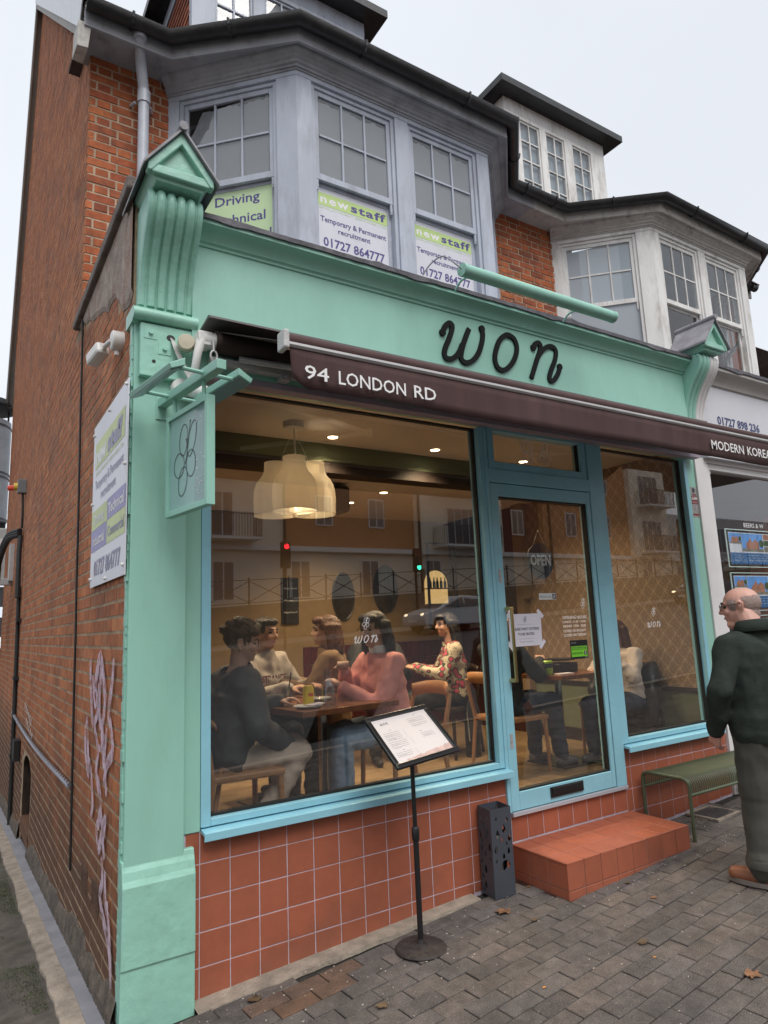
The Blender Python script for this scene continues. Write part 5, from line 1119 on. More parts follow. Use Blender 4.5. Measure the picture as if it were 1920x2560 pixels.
outline(m, [(2.395, 2.956), (2.43, 2.945), (2.447, 2.905), (2.442, 2.85), (2.425, 2.80), (2.40, 2.783), (2.365, 2.785), (2.345, 2.80), (2.35, 2.815), (2.375, 2.80), (2.405, 2.81), (2.42, 2.835), (2.428, 2.862), (2.40, 2.852), (2.36, 2.86), (2.335, 2.895), (2.345, 2.935), (2.37, 2.953)], .0060)
for a, b in (((2.575, 2.955), (2.60, 2.955)), ((2.60, 2.955), (2.60, 2.836)), ((2.60, 2.836), (2.625, 2.836)), ((2.625, 2.836), (2.625, 2.815)), ((2.625, 2.815), (2.60, 2.815)), ((2.60, 2.815), (2.60, 2.785)), ((2.60, 2.785), (2.575, 2.785)), ((2.575, 2.785), (2.575, 2.815)), ((2.575, 2.815), (2.51, 2.815)), ((2.51, 2.815), (2.51, 2.838)), ((2.51, 2.838), (2.575, 2.955)), ((2.533, 2.837), (2.576, 2.837)), ((2.576, 2.837), (2.576, 2.915)), ((2.576, 2.915), (2.533, 2.837))): outline(m, [a, b], .0060, False)
put('numeral', m, FW, t, fixn=False)
t = sticker('alarm_sticker', (4.31, -.01, 2.6), 'worn red and white ALARM sticker on the mint strip by the right window', 'sticker')
def ap(v0, v1, mat, off=.0006, u0=0, u1=.086): panel(t, (4.278, -.0045, 2.475), X_, Z_, u0, u1, v0, v1, mat, off, 'print')
redp = M('alarm_red', (.22, .01, .02), .5, .2, 30, 0); silv = M('worn_silver', (.30, .28, .28), .45, .35, 40, 0)
ap(0, .27, silv, .0003); ap(.12, .19, redp); ap(.02, .035, redp)
text('ALARM', (4.321, -.006, 2.632), X_, Z_, .026, FW, t, width=.078, bold=.03, align='C'); text('verisure', (4.321, -.006, 2.672), X_, Z_, .016, redp, t, width=.06, bold=.03, align='C'); text('MONITORED', (4.321, -.006, 2.605), X_, Z_, .012, FW, t, width=.07, align='C')
m = MB(); m.prism([(0, .03), (.018, .05), (.036, .03), (.03, 0), (.006, 0)], (4.30, -.0055, 2.695), X_, Z_, (0, -.0002, 0)); put('emblem', m, ink, t, fixn=False)
# ================================================================== MENU STAND
ms = root('menu_stand', (1.035, -.311, .055), 'black pedestal menu stand with a tilted framed menu in front of the large window', 'menu stand')
m = MB(); m.lathe((1.035, -.311, .053), [(0, 0), (.128, 0), (.132, .006), (.125, .014), (.05, .022), (.022, .03), (.018, .05), (0, .05)], 36); put('base', m, M('rusty_black_base', (.030, .024, .022), .7, .5, 25, .5, 90, stain=(.08, .055, .045), stain_amt=.5, stain_scale=14), ms, smooth='auto')
m = MB(); m.tube([(1.035, -.311, .07), (1.033, -.311, .60)], .0145, 14); put('lower_pole', m, blackm, ms, smooth='auto')
m = MB(); m.tube([(1.033, -.311, .59), (1.03, -.311, 1.06)], .0115, 14); put('upper_pole', m, blackm, ms, smooth='auto')
m = MB(); m.tube([(1.033, -.311, z) for z in (.565, .572, .60, .628, .636)], [.016, .019, .0205, .019, .014], 14); put('collar', m, blackm, ms, smooth='auto')
BLc, BRc, TRc, TLc = (Vector(v) for v in ((.833, -.476, .970), (1.254, -.444, 1.002), (1.217, -.186, 1.221), (.797, -.218, 1.189)))
mU = (BRc-BLc).normalized(); mV = (TLc-BLc).normalized(); mN = mU.cross(mV).normalized(); mw, mh = (BRc-BLc).length, (TLc-BLc).length
def mp(a, b, o=0): return BLc+mU*a+mV*b+mN*o
m = MB(); fwid = .028
for (a0, a1, b0, b1) in ((0, mw, 0, fwid), (0, mw, mh-fwid, mh), (0, fwid, fwid, mh-fwid), (mw-fwid, mw, fwid, mh-fwid)):
    m.hexa([mp(a0, b0, -.012), mp(a1, b0, -.012), mp(a1, b1, -.012), mp(a0, b1, -.012)], [mp(a0, b0, .009), mp(a1, b0, .009), mp(a1, b1, .009), mp(a0, b1, .009)])
put('snap_frame', m, M('black_snap_frame', (.013, .013, .015), .3, .1, 5, 0), ms, bevel=.005)
m = MB(); m.hexa([mp(.01, .01, -.010), mp(mw-.01, .01, -.010), mp(mw-.01, mh-.01, -.010), mp(.01, mh-.01, -.010)], [mp(.01, .01, -.004), mp(mw-.01, .01, -.004), mp(mw-.01, mh-.01, -.004), mp(.01, mh-.01, -.004)]); put('backing', m, blackm, ms)
m = MB(); m.add([mp(fwid-.002, fwid-.002, .0008), mp(mw-fwid+.002, fwid-.002, .0008), mp(mw-fwid+.002, mh-fwid+.002, .0008), mp(fwid-.002, mh-fwid+.002, .0008)], [(0, 1, 2, 3)]); put('menu_sheet', m, M('menu_paper', (.66, .61, .60), .45, .03, 3, 0), ms, fixn=False)
won2(ms, mp(.095, mh-.062, .0014), .013, ink, sx=1.0, w=.002, U=mU, V_=mV)
inkg = M('grey_ink', (.13, .12, .13), .6, 0, 5, 0); rr = random.Random(6)
def mline(a0, a1, b, t=.0016): m.add([mp(a0, b, .0014), mp(a1, b, .0014), mp(a1, b+t, .0014), mp(a0, b+t, .0014)], [(0, 1, 2, 3)])
for a0, a1, b, n in ((.05, .155, .215, 5), (.05, .165, .155, 4), (.05, .15, .085, 3), (.245, .36, .272, 3), (.25, .36, .235, 2), (.27, .36, .165, 3)):
    m = MB()
    for i in range(n):
        bb_ = b-i*.0115; x = a0
        while x < a1-.01*rr.random():
            w = rr.uniform(.005, .013); mline(x, min(a1, x+w), bb_); x += w+.0022
        if i % 2: mline(a0+.01, a0+.06, bb_-.0055, .001)
        mline(a1+.025, a1+.031, bb_)
    put('menu_section', m, inkg, ms, fixn=False)
m = MB()
for a, b in ((.10, .232), (.095, .17), (.10, .098), (.30, .29), (.275, .182)): mline(a, a+.014, b, .002)
put('menu_heading', m, inkg, ms, kind='stuff', fixn=False)
m = MB(); vs = []; n = 40
for i in range(n+1):
    a = .085+(mw-.085-fwid)*i/n; b = fwid+.010+.028*(i/n)+.010*noise.noise(Vector((i*.35, 3, 0)))+.005*noise.noise(Vector((i*1.1, 9, 0))); vs += [mp(a, fwid, .0012), mp(a, max(fwid+.002, b), .0012)]
m.add(vs, [(2*i, 2*i+2, 2*i+3, 2*i+1) for i in range(n)]); put('painted_hills', m, M('pink_wash', (.56, .40, .36), .5, .25, 25, 0), ms, fixn=False)

# ================================================================== UMBRELLA STAND
us = root('umbrella_stand', (1.742, -.09, .09), 'dark grey square metal umbrella stand with raindrop cut-outs beside the doorstep', 'umbrella stand')
grm = M('anthracite_metal', (.055, .062, .078), .45, .08, 6, .04, 60)
def cut_panel(W_, H_, holes):
    cu = bpy.data.curves.new('c', 'CURVE'); cu.dimensions = '2D'; cu.fill_mode = 'BOTH'; cu.extrude = .0008
    for poly in [[(0, 0), (W_, 0), (W_, H_), (0, H_)]]+holes:
        s = cu.splines.new('POLY'); s.points.add(len(poly)-1); s.use_cyclic_u = True
        for p, q in zip(s.points, poly): p.co = (q[0], q[1], 0, 1)
    o = bpy.data.objects.new('c', cu); me = bpy.data.meshes.new_from_object(o); r = ([v.co.copy() for v in me.vertices], [tuple(p.vertices) for p in me.polygons]); bpy.data.objects.remove(o); bpy.data.meshes.remove(me); return r
def drop(cx, cy, s):
    return [(cx+s*.36*math.sin(t)*(1 if True else 0)*((1-math.cos(t))/2)**.8, cy+s*(.5*math.cos(t))) for t in [2*PI*i/16 for i in range(16)]]
C0 = Vector((1.671, -.157, .086)); e1 = Vector((.139, -.021, .006)).normalized()*.142; e2 = Vector((.021, .140, 0)).normalized()*.142; UH = .488
rr = random.Random(14)
def drops(style):
    out = []
    for (a, b, s) in ((.03, .43, .030), (.105, .445, .026), (.055, .385, .05), (.02, .33, .045), (.10, .36, .055), (.04, .30, .022), (.075, .325, .028), (.115, .28, .05), (.03, .26, .04), (.065, .235, .034), (.02, .185, .028), (.06, .15, .055), (.115, .215, .026), (.025, .10, .026), (.05, .06, .05), (.10, .04, .035) if style else (.03, .03, .03)):
        a2 = a if style == 0 else .142-a
        if style == 1 and b < .20: continue
        out.append(drop(a2, b+(.0 if style == 0 else -.01), s))
    return out
umb = [(.035+.083*i/10, .135+.0+.045*math.sin(PI*i/10)**.8+i*.0035) for i in range(11)]+[(.118-.0138*i, .165-(.012 if i % 2 else 0)-i*.0028) for i in range(1, 6)]
for i, (o_, d_, st_) in enumerate(((C0, e1, 1), (C0+e2, -e2, 0), (C0+e1, e2, 0), (C0+e1+e2, -e1, 1))):
    vs, fs = cut_panel(.142, UH, drops(st_)+([umb] if i == 0 else [])); dn = Vector(d_).normalized(); nn = dn.cross(Vector((0, 0, 1)))
    m = MB(); m.add([o_+dn*v.x+Vector((0, 0, v.y))+nn*v.z for v in vs], fs); put('side_panel', m, grm, us, fixn=False)
m = MB(); m.hexa([C0, C0+e1, C0+e1+e2, C0+e2], [p+Vector((0, 0, .01)) for p in (C0, C0+e1, C0+e1+e2, C0+e2)]); put('tray', m, blackm, us)
cen = C0+(e1+e2)/2; m = MB(); m.tube([cen+Vector((.012, 0, .01)), cen+Vector((.045, .035, .30))], [.03, .022], 10); put('folded_umbrella', m, M('checked_brolly', (.30, .27, .25), .7, .5, 60, 0), None, smooth=True, label='small checked folded umbrella standing inside the grey umbrella stand', cat='umbrella')
m = MB(); m.tube([cen+Vector((-.035, -.02, .02)), cen+Vector((-.045, -.01, .45))], [.022, .014], 10); m.tube([cen+Vector((-.045, -.01, .44)), cen+Vector((-.046, -.01, .475))], .017, 10); put('folded_umbrella', m, M('black_brolly', (.03, .03, .035), .4, .2, 10, 0), None, smooth='auto', label='black folded umbrella with a steel handle inside the grey umbrella stand', cat='umbrella')
m = MB(); m.add([cen+Vector((.03, .0, .40)), cen+Vector((.06, .03, .42)), cen+Vector((.045, .02, .482))], [(0, 1, 2)]); m.add([cen+Vector((.055, -.06, .28)), cen+Vector((.072, -.03, .27)), cen+Vector((.06, -.04, .36))], [(0, 1, 2)]); put('dry_leaf', m, M('orange_leaf', (.45, .16, .04), .6, .2, 30, 0), None, fixn=False, label='orange autumn leaf caught in the umbrella stand', cat='leaf')

# ================================================================== BENCH
bn = root('bench', (3.8, -.22, .18), 'olive green slatted steel bench standing against the tiled wall', 'bench')
ol = M('olive_powder_coat', (.085, .105, .060), .45, .06, 8, .03, 80); BX0, BX1 = 3.215, 4.40
for x in (BX0, BX1):
    zf = .048*x+.006
    m = MB(); m.tube([(x, -.412, zf), (x, -.412, .50)]+[tuple(v) for v in smooth_path([(x, -.412, .50), (x, -.402, .538), (x, -.362, .555)], 4)][1:]+[(x, -.09, .555)]+[tuple(v) for v in smooth_path([(x, -.09, .555), (x, -.052, .538), (x, -.042, .50)], 4)][1:]+[(x, -.042, zf)], .0125, 12); put('leg_frame', m, ol, bn, smooth='auto')
for y in (-.412, -.042): m = MB(); m.tube([(BX0, y, .452), (BX1, y, .452)], .011, 10); put('stretcher', m, ol, bn, smooth='auto')
pp = smooth_path([(0, -.413, .458), (0, -.414, .51), (0, -.400, .543), (0, -.36, .561), (0, -.227, .551), (0, -.095, .561), (0, -.055, .543), (0, -.040, .51), (0, -.041, .458)], 4)
m = MB(); vs = []; 
for p in pp: vs += [(-.0065, p.y, p.z), (.0065, p.y, p.z)]
k = len(pp); m.add(vs, [(2*i, 2*i+1, 2*i+3, 2*i+2) for i in range(k-1)])
sl0 = None; x = BX0+.028
while x < BX1-.02:
    if sl0 is None:
        sl0 = put('slat', m, ol, bn, fixn=False, smooth='auto'); sl0.modifiers.new('t', 'SOLIDIFY').thickness = .004; base = sl0.location.copy(); sl0.location.x = base.x+x
    else:
        o = sl0.copy(); o.location.x = base.x+x; COL.objects.link(o)
    x += .0238
# ================================================================== LEAVES AND LITTER
def leaf_mesh(name, s, mat, lobed, seed):
    rr = random.Random(seed); m = MB(); pts = []; n = 22
    for i in range(n):
        t = 2*PI*i/n; r = s*(.55+.35*abs(math.cos(2.5*t)) if lobed else .5+.25*abs(math.cos(t)))*rr.uniform(.8, 1.1); pts.append(Vector((r*math.cos(t), r*math.sin(t)*(.8 if lobed else .5), rr.uniform(0, .22)*s)))
    m.add([Vector((0, 0, .05*s))]+pts, [(0, 1+i, 1+(i+1) % n) for i in range(n)]); return m
lm = [M('brown_leaf', (.20, .10, .05), .7, .35, 40, .3), M('dark_wet_leaf', (.10, .065, .035), .6, .4, 40, .3), M('orange_petal_leaf', (.75, .30, .02), .5, .1, 20, 0), M('pale_leaf', (.48, .36, .28), .6, .1, 20, 0)]
def gp(px, py):  # ground helper: pavement height
    return .005+.048*px
LV = [(1.60, -.30, .075, 0, 1, 'large crumpled brown leaf on the pavers in front of the umbrella stand'), (.62, -.60, .05, 1, 1, 'dark wet leaf on the pavers below the menu stand base'), (1.93, -.16, .035, 0, 0, 'small brown leaf between the umbrella stand and the step'), (1.96, -.24, .02, 0, 0, 'tiny orange leaf scrap at the corner of the step'),
      (1.66, -.48, .035, 1, 1, 'small dark leaf on the pavers left of the step corner'), (2.32, -.74, .035, 0, 1, 'yellowish leaf on the pavers in front of the step'), (1.87, -1.0, .05, 1, 1, 'curled brown leaf with a stalk on the pavers near the man'), (1.80, -1.12, .018, 2, 0, 'bright orange leaf scrap nearest the man'), (1.24, -.96, .02, 2, 0, 'bright orange leaf scrap in the middle of the pavers'), (1.64, -1.06, .017, 3, 0, 'pale round leaf scrap on the right of a pair'),
      (1.52, -1.0, .016, 3, 0, 'pale leaf scrap on the left of a pair'), (2.38, -.52, .03, 1, 1, 'reddish leaf debris in front of the tiled step'), (1.98, -1.48, .07, 0, 1, 'large brown leaf at the right edge of the pavement'), (.20, -.17, .06, 1, 1, 'dark mossy leaf clump by the tiled wall')]
import json
for i, (x, y, s, k, lob, lab) in enumerate(LV):
    m = leaf_mesh('leaf', s*.72, None, lob, i); 
    m.v = [(a+x, b+y, c+gp(x, y)+.003) for a, b, c in m.v]; o = put('fallen_leaf', m, lm[k], None, fixn=False, smooth=True); tag(o, lab, 'leaf', 'fallen leaves on the pavement')
m = MB(); rr = random.Random(77); 
for i in range(420):
    x = rr.uniform(-.2, 4.2); y = rr.uniform(-2.6, -.06)
    if rr.random() < .5: y = rr.uniform(-.6, -.06)
    if 1.93 < x < 3.12 and y > -.47: continue
    s = rr.uniform(.0015, .005); z = gp(x, y)+.002; a = rr.uniform(0, 3)
    m.obox((x, y, z), (s*math.cos(a), s*math.sin(a), 0), (-s*.5*math.sin(a), s*.5*math.cos(a), 0), (0, 0, .0012))
put('pavement_grit', m, M('pale_grit', (.5, .44, .38), .8, .3, 40, 0), None, kind='stuff', fixn=False)
m = MB(); rr = random.Random(78)
for i in range(9000):
    y = rr.uniform(-.5, 4.5); x = -.545-abs(rr.gauss(0, .10))-.02
    if noise.noise(Vector((x*3, y*1.6, 5))) < .02: continue
    z = .048*x-.012-.072*max(0, y)+.004; h = rr.uniform(.002, .008); a = rr.uniform(0, 6.3); b = Vector((math.cos(a), math.sin(a), 0))*.0028; c = Vector((x, y, z)); m.add([c-b, c+b, c+Vector((rr.uniform(-.01, .01), rr.uniform(-.01, .01), h))], [(0, 1, 2)])
put('moss', m, M('green_moss', (.045, .06, .022), .9, .4, 20, 0), None, kind='stuff', fixn=False)
# property cards in the neighbour's window
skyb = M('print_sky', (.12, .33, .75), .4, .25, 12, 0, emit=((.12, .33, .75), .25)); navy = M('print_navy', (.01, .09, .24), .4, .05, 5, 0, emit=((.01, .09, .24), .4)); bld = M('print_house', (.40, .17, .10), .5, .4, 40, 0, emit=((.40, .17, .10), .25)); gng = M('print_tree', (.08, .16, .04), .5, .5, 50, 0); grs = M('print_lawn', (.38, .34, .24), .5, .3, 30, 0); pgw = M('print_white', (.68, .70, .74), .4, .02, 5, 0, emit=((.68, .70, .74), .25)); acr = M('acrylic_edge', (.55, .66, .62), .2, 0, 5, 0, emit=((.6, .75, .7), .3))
def cards(x0, z0, label, seed, w=1.02, h=.36):
    t = root('property_display', (x0, .14, z0), label, 'window display'); rr = random.Random(seed); Y = .14
    m = MB(); ring(m, x0, x0+w, z0, z0+h, .007, Y-.004, Y+.004); put('acrylic_frame', m, acr, t)
    b = [(.045, .20), (.255, .53), (.80, .20)]
    for a, wd in b:
        O = (x0+a, Y, z0+.03); hh = h-.06
        m = MB(); m.hexa([(x0+a-.006, Y+.001, z0+.022), (x0+a+wd+.003, Y+.001, z0+.022), (x0+a+wd+.003, Y+.02, z0+.022), (x0+a-.006, Y+.02, z0+.022)], [(p[0], p[1], z0+h-.022) for p in ((x0+a-.012, Y+.001), (x0+a+wd+.006, Y+.001), (x0+a+wd+.006, Y+.02), (x0+a-.012, Y+.02))]); put('card_holder', m, ink, t)
        panel(t, O, X_, Z_, 0, wd, 0, hh, pgw, .001, 'card'); panel(t, O, X_, Z_, 0, wd, 0, hh*.36, navy, .002, 'navy_footer'); pw = wd if wd < .3 else wd*.70; p0 = hh*(.64 if wd < .3 else .40)
        panel(t, O, X_, Z_, .004, pw-.004, p0, hh-.006, skyb, .002, 'photo_sky'); panel(t, O, X_, Z_, .004, pw-.004, p0, p0+(hh-p0)*.16, grs, .0028, 'photo_ground')
        m = MB(); bw = pw*.6; bx = pw*.18; zz = p0+(hh-p0)*.14; hb = (hh-p0)*.45; m.prism([(bx, zz), (bx+bw, zz), (bx+bw, zz+hb*.8), (bx+bw*.75, zz+hb*1.2), (bx+bw*.5, zz+hb*.8), (bx+bw*.35, zz+hb*1.35), (bx+bw*.15, zz+hb*.8), (bx, zz+hb*.7)], (x0+a, Y-.0035, z0+.03), X_, Z_, (0, -.0003, 0)); put('photo_house', m, bld, t)
        m = MB(); disc(m, (x0+a+pw*.9, Y-.0042, z0+.03+p0+(hh-p0)*.45), (hh-p0)*.22, (0, -1, 0), .0002, 9); put('photo_tree', m, gng, t)
        if wd > .3:
            for q in range(3): panel(t, O, X_, Z_, pw+.006, wd-.006, p0+(hh-p0)*q/3, p0+(hh-p0)*(q+.88)/3, (grs, gng, bld)[q], .0025, 'small_photo')
        m = MB()
        for j in range(3):
            n_ = 7 if j != 1 else 5
            for q in range(n_):
                aa = wd*.15+wd*.7*q/n_; zz = .03+hh*(.27-.08*j); m.add([(x0+a+aa, Y-.004, z0+zz), (x0+a+aa+wd*.06, Y-.004, z0+zz), (x0+a+aa+wd*.06, Y-.004, z0+zz+.005), (x0+a+aa, Y-.004, z0+zz+.005)], [(0, 1, 2, 3)])
        put('card_print', m, FW, t, fixn=False)
    return t
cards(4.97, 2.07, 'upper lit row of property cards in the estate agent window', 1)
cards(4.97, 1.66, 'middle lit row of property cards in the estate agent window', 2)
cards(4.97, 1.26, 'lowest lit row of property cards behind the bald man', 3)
m = MB(); m.box(4.55, 4.56, .15, 3.5, .4, 3.1); m.box(4.55, 9, 3.5, 3.6, .4, 3.1); o = put('shop_wall', m, M('agent_wall', (.50, .49, .48), .8, .1, 3, 0), None, kind='structure')
m = MB(); m.box(4.56, 9, .11, 3.5, .38, .42); m.box(4.56, 9, .13, 3.5, 3.0, 3.04); put('shop_floor', m, M('agent_floor', (.16, .15, .14), .5, .1, 3, 0), None, kind='structure')
text('BEERS & W', (5.13, .0465, 2.435), X_, Z_, .04, FW, root('window_decal', (5.3, .046, 2.45), 'thin white lettering high on the estate agent window glass', 'decal'), width=.34)
# ================================================================== RESTAURANT INTERIOR
FZ = .46
wood = M('light_oak_floor', (.27, .19, .11), .4, .2, 3, .05, 30, stretch=(1, 6, 1)); ceil = M('cream_ceiling', (.60, .54, .46), .9, .03, 2, 0); sage = M('sage_wall', (.13, .15, .095), .8, .05, 3, 0); ochre = M('ochre_wall', (.24, .165, .085), .8, .08, 2, .05); dkb = M('dark_brown_beam', (.018, .011, .009), .6, .1, 4, 0)
m = MB(); m.box(-.1, 4.33, .106, 3.5, FZ-.05, FZ); put('floor', m, wood, kind='structure')
m = MB(); m.box(-.1, 4.33, .0, 1.16, 3.1, 3.14); m.box(-.1, 4.33, 1.30, 3.5, 2.95, 3.0); put('ceiling', m, ceil, kind='structure')
m = MB(); m.box(-.1, 4.33, 1.16, 1.30, 2.96, 3.1); bm_ = put('ceiling_beam', m, sage, kind='structure')
m = MB(); m.box(-.1, 4.33, 1.165, 1.34, 2.87, 2.959); put('beam_underside', m, dkb, bm_)
m = MB(); m.box(-.14, -.1, .11, 3.5, FZ, 3.1); put('wall_left', m, M('brown_brick_inner', (.06, .025, .018), .8, .3, 6, .2), kind='structure')
m = MB(); m.box(-.1, 4.33, 3.45, 3.5, FZ, 3.0); bw_ = put('wall_back', m, ochre, kind='structure')
maroon = piece_mat('maroon_tile', [(.085, .018, .02), (.07, .014, .016), (.10, .022, .022)], rough=.3, bump=.1)
k = 0
for i in range(22):
    for j in range(5):
        m = MB(); m.box(2.2+i*.096, 2.2+i*.096+.09, 3.436, 3.449, FZ+.04+j*.195, FZ+.04+j*.195+.188); put('dado_tile', m, maroon, bw_, fixn=False)
wp, n, b, Lk = newmat('damask_wallpaper'); g = N(n, 'ShaderNodeNewGeometry'); sx = N(n, 'ShaderNodeSeparateXYZ'); Lk(g.outputs['Position'], sx.inputs[0])
def mth(op, a, b_=None, c=None):
    x = N(n, 'ShaderNodeMath', operation=op)
    for i, v in enumerate((a, b_, c)):
        if v is None: continue
        if isinstance(v, (int, float)): x.inputs[i].default_value = v
        else: Lk(v, x.inputs[i])
    return x.outputs[0]
z_w = mth('SINE', mth('MULTIPLY', sx.outputs['Z'], 2*PI/.085)); yy = mth('MULTIPLY', mth('ADD', sx.outputs['Y'], mth('MULTIPLY', z_w, .006)), 2*PI/.12); zz = mth('MULTIPLY', sx.outputs['Z'], 2*PI/.15)
sm = mth('ADD', mth('COSINE', yy), mth('COSINE', zz)); ab = mth('ABSOLUTE', sm)
wv = N(n, 'ShaderNodeTexNoise', Scale=22.0, Detail=3.0); Lk(g.outputs['Position'], wv.inputs['Vector']); og = mth('LESS_THAN', ab, mth('MULTIPLY', wv.outputs['Fac'], .26))
s2 = mth('MULTIPLY', mth('SINE', mth('MULTIPLY', yy, 3)), mth('SINE', mth('MULTIPLY', zz, 3))); in2 = mth('LESS_THAN', mth('ABSOLUTE', mth('ADD', s2, mth('MULTIPLY', sm, .45))), .16)
f1 = mth('MAXIMUM', og, in2); nz = N(n, 'ShaderNodeTexNoise', Scale=60.0); Lk(g.outputs['Position'], nz.inputs['Vector'])
rp = ramp(n, [(0, (.25, .175, .115)), (1, (.42, .32, .225))]); Lk(f1, rp.inputs[0]); Lk(rp.outputs[0], b.inputs['Base Color']); b.inputs['Roughness'].default_value = .55
m = MB(); m.box(4.29, 4.33, .11, 2.05, 1.04, 3.1); wr = put('wall_right', m, wp, kind='structure')
m = MB(); m.box(4.285, 4.33, .11, 2.05, FZ, 1.0); put('sage_dado', m, sage, wr)
m = MB(); m.box(4.272, 4.33, .11, 2.05, 1.001, 1.039); m.box(4.275, 4.284, .11, 2.05, FZ, FZ+.12); put('dado_rail', m, dkb, wr)
m = MB(); m.box(4.20, 4.33, 2.051, 2.16, FZ, 3.0); m.box(4.19, 4.33, 2.0, 2.05, 1.9, 2.95); put('door_lining', m, ochre, wr)
m = MB(); m.box(4.29, 4.33, 2.161, 3.45, FZ, 3.0); put('dark_panelling', m, M('dark_panelling', (.045, .012, .012), .5, .1, 4, 0), wr)
# ceiling lights with their own lamps
dl = emat('lamp_glow', (1, .80, .50), 14); dring = M('brass_trim', (.6, .42, .2), .3, .05, 5, 0, metal=.8)
dlab = ['nearest left ceiling downlight behind the large window', 'nearest right ceiling downlight behind the large window', 'downlight seen through the glass above the door', 'first downlight beyond the dark beam', 'second downlight beyond the dark beam', 'farthest small downlight beyond the dark beam', 'downlight near the left wall beyond the beam']
for i, (x, y, z) in enumerate(((1.307, .967, 3.1), (2.268, .959, 3.1), (3.28, .97, 3.1), (2.46, 1.43, 2.95), (2.42, 2.02, 2.95), (2.37, 2.60, 2.95), (.50, 1.75, 2.95))):
    t = root('ceiling_light', (x, y, z-.01), dlab[i], 'ceiling light', 'ceiling downlights in the restaurant')
    m = MB(); m.lathe((x, y, z), [(.038, -.002), (.052, -.008), (.055, -.001)], 20); put('trim', m, dring, t, smooth='auto')
    m = MB(); m.cyl((x, y, z-.004), (x, y, z-.001), .037, n=16); put('lens', m, dl, t)
    l = bpy.data.lights.new('downlight_lamp', 'SPOT'); l.energy = 62; l.color = (1, .74, .45); l.spot_size = math.radians(130); l.spot_blend = .8; l.shadow_soft_size = .04
    o = bpy.data.objects.new('downlight_lamp', l); o.location = (x, y, z-.03); link(o, t)
# pendant cluster
pc = root('pendant_lamp', (.90, .76, 2.42), 'cluster of three cream ribbed pendant shades hanging behind the large window', 'pendant lamp')
shade = newmat('cream_shade'); smt, n, b, Lk = shade; b.inputs['Base Color'].default_value = (.55, .50, .40, 1); b.inputs['Roughness'].default_value = .8; b.inputs['Emission Color'].default_value = (1, .72, .42, 1); b.inputs['Emission Strength'].default_value = .12
tl_ = N(n, 'ShaderNodeBsdfTranslucent'); tl_.inputs[0].default_value = (.62, .55, .42, 1); mxs = N(n, 'ShaderNodeMixShader'); mxs.inputs[0].default_value = .45
Lk(b.outputs[0], mxs.inputs[1]); Lk(tl_.outputs[0], mxs.inputs[2]); Lk(mxs.outputs[0], n.nodes['Material Output'].inputs[0])
def shade_at(c, r):
    prof = [(.076, .372), (.077, .34), (.080, .305), (.092, .275), (.116, .245), (.136, .212), (.147, .165), (.151, .11), (.150, .055), (.148, .0)]
    m = MB(); N_ = 72; vs = []
    for (pr, z) in prof:
        for j in range(N_): t = 2*PI*j/N_; q = pr*(1+(.010 if j % 3 == 0 else 0)); vs.append((c[0]+q*math.cos(t), c[1]+q*math.sin(t), c[2]+z))
    m.add(vs, [(i*N_+j, i*N_+(j+1) % N_, (i+1)*N_+(j+1) % N_, (i+1)*N_+j) for i in range(len(prof)-1) for j in range(N_)])
    s = put('shade', m, smt, pc, fixn=False); m = MB(); m.tube([(c[0]+.149*math.cos(2*PI*i/36), c[1]+.149*math.sin(2*PI*i/36), c[2]) for i in range(37)], .003, 5, caps=False); put('rim', m, smt, s)
vd = Vector((CAM.x-.9, CAM.y-.76, 0)).normalized(); vp = Vector((-vd.y, vd.x, 0)); pcx = Vector((.885, .76, 2.45))
for q in (vd*.12, -vd*.05+vp*.132, -vd*.05-vp*.132): shade_at(pcx+q, .16)
m = MB(); m.cyl((.885, .755, 3.099), (.885, .755, 3.055), .075, .072, n=24); put('ceiling_rose', m, plast, pc, smooth='auto')
m = MB(); m.cyl((.885, .755, 3.06), (.9, .76, 2.84), .004, n=8)
for q in (vd*.08, -vd*.03+vp*.1, -vd*.03-vp*.1): m.cyl((.885, .755, 3.06), pcx+q+Vector((0, 0, .37)), .0012, n=5)
put('cable', m, plast, pc)
l = bpy.data.lights.new('pendant_bulb', 'POINT'); l.energy = 15; l.color = (1, .84, .64); l.shadow_soft_size = .06; o = bpy.data.objects.new('pendant_bulb', l); o.location = (.90, .76, 2.56); link(o, pc)
# back wall: oval mirrors, lit bottle niche, chalkboards, framed partition
mirr = M('oval_mirror', (.12, .12, .13), .05, 0, 5, 0, metal=1)
for (x, z, rx, rz, lab) in ((3.30, 2.10, .17, .28, 'left oval mirror on the ochre back wall'), (2.72, 2.02, .14, .27, 'small oval mirror left of the other on the back wall')):
    t = root('mirror', (x, 3.44, z-rz), lab, 'mirror'); m = MB(); m.prism([(rx*math.cos(a*PI/16), rz*math.sin(a*PI/16)) for a in range(32)], (x, 3.448, z), X_, Z_, (0, -.012, 0)); put('glass', m, mirr, t)
    m = MB(); m.tube([(x+rx*math.cos(a*PI/20), 3.44, z+rz*math.sin(a*PI/20)) for a in range(41)], .010, 6, caps=False); put('rim', m, blackm, t)
t = root('display_niche', (4.06, 3.44, 1.9), 'arched niche glowing yellow behind bottles on the back wall', 'niche')
m = MB(); ap_ = [(-.18, 0), (.18, 0)]+[(.18*math.cos(a*PI/10), .26+.17*math.sin(a*PI/10)) for a in range(11)]; m.prism(ap_, (4.06, 3.449, 1.90), X_, Z_, (0, -.003, 0)); put('niche_back', m, emat('niche_glow', (1, .66, .25), .45), t)
m = MB(); m.box(3.88, 4.24, 3.36, 3.445, 2.09, 2.105); m.box(3.88, 4.24, 3.36, 3.445, 1.895, 1.91); put('shelf', m, brass, t)
BOT = ['leftmost', 'second from left', 'middle', 'second from right', 'rightmost']
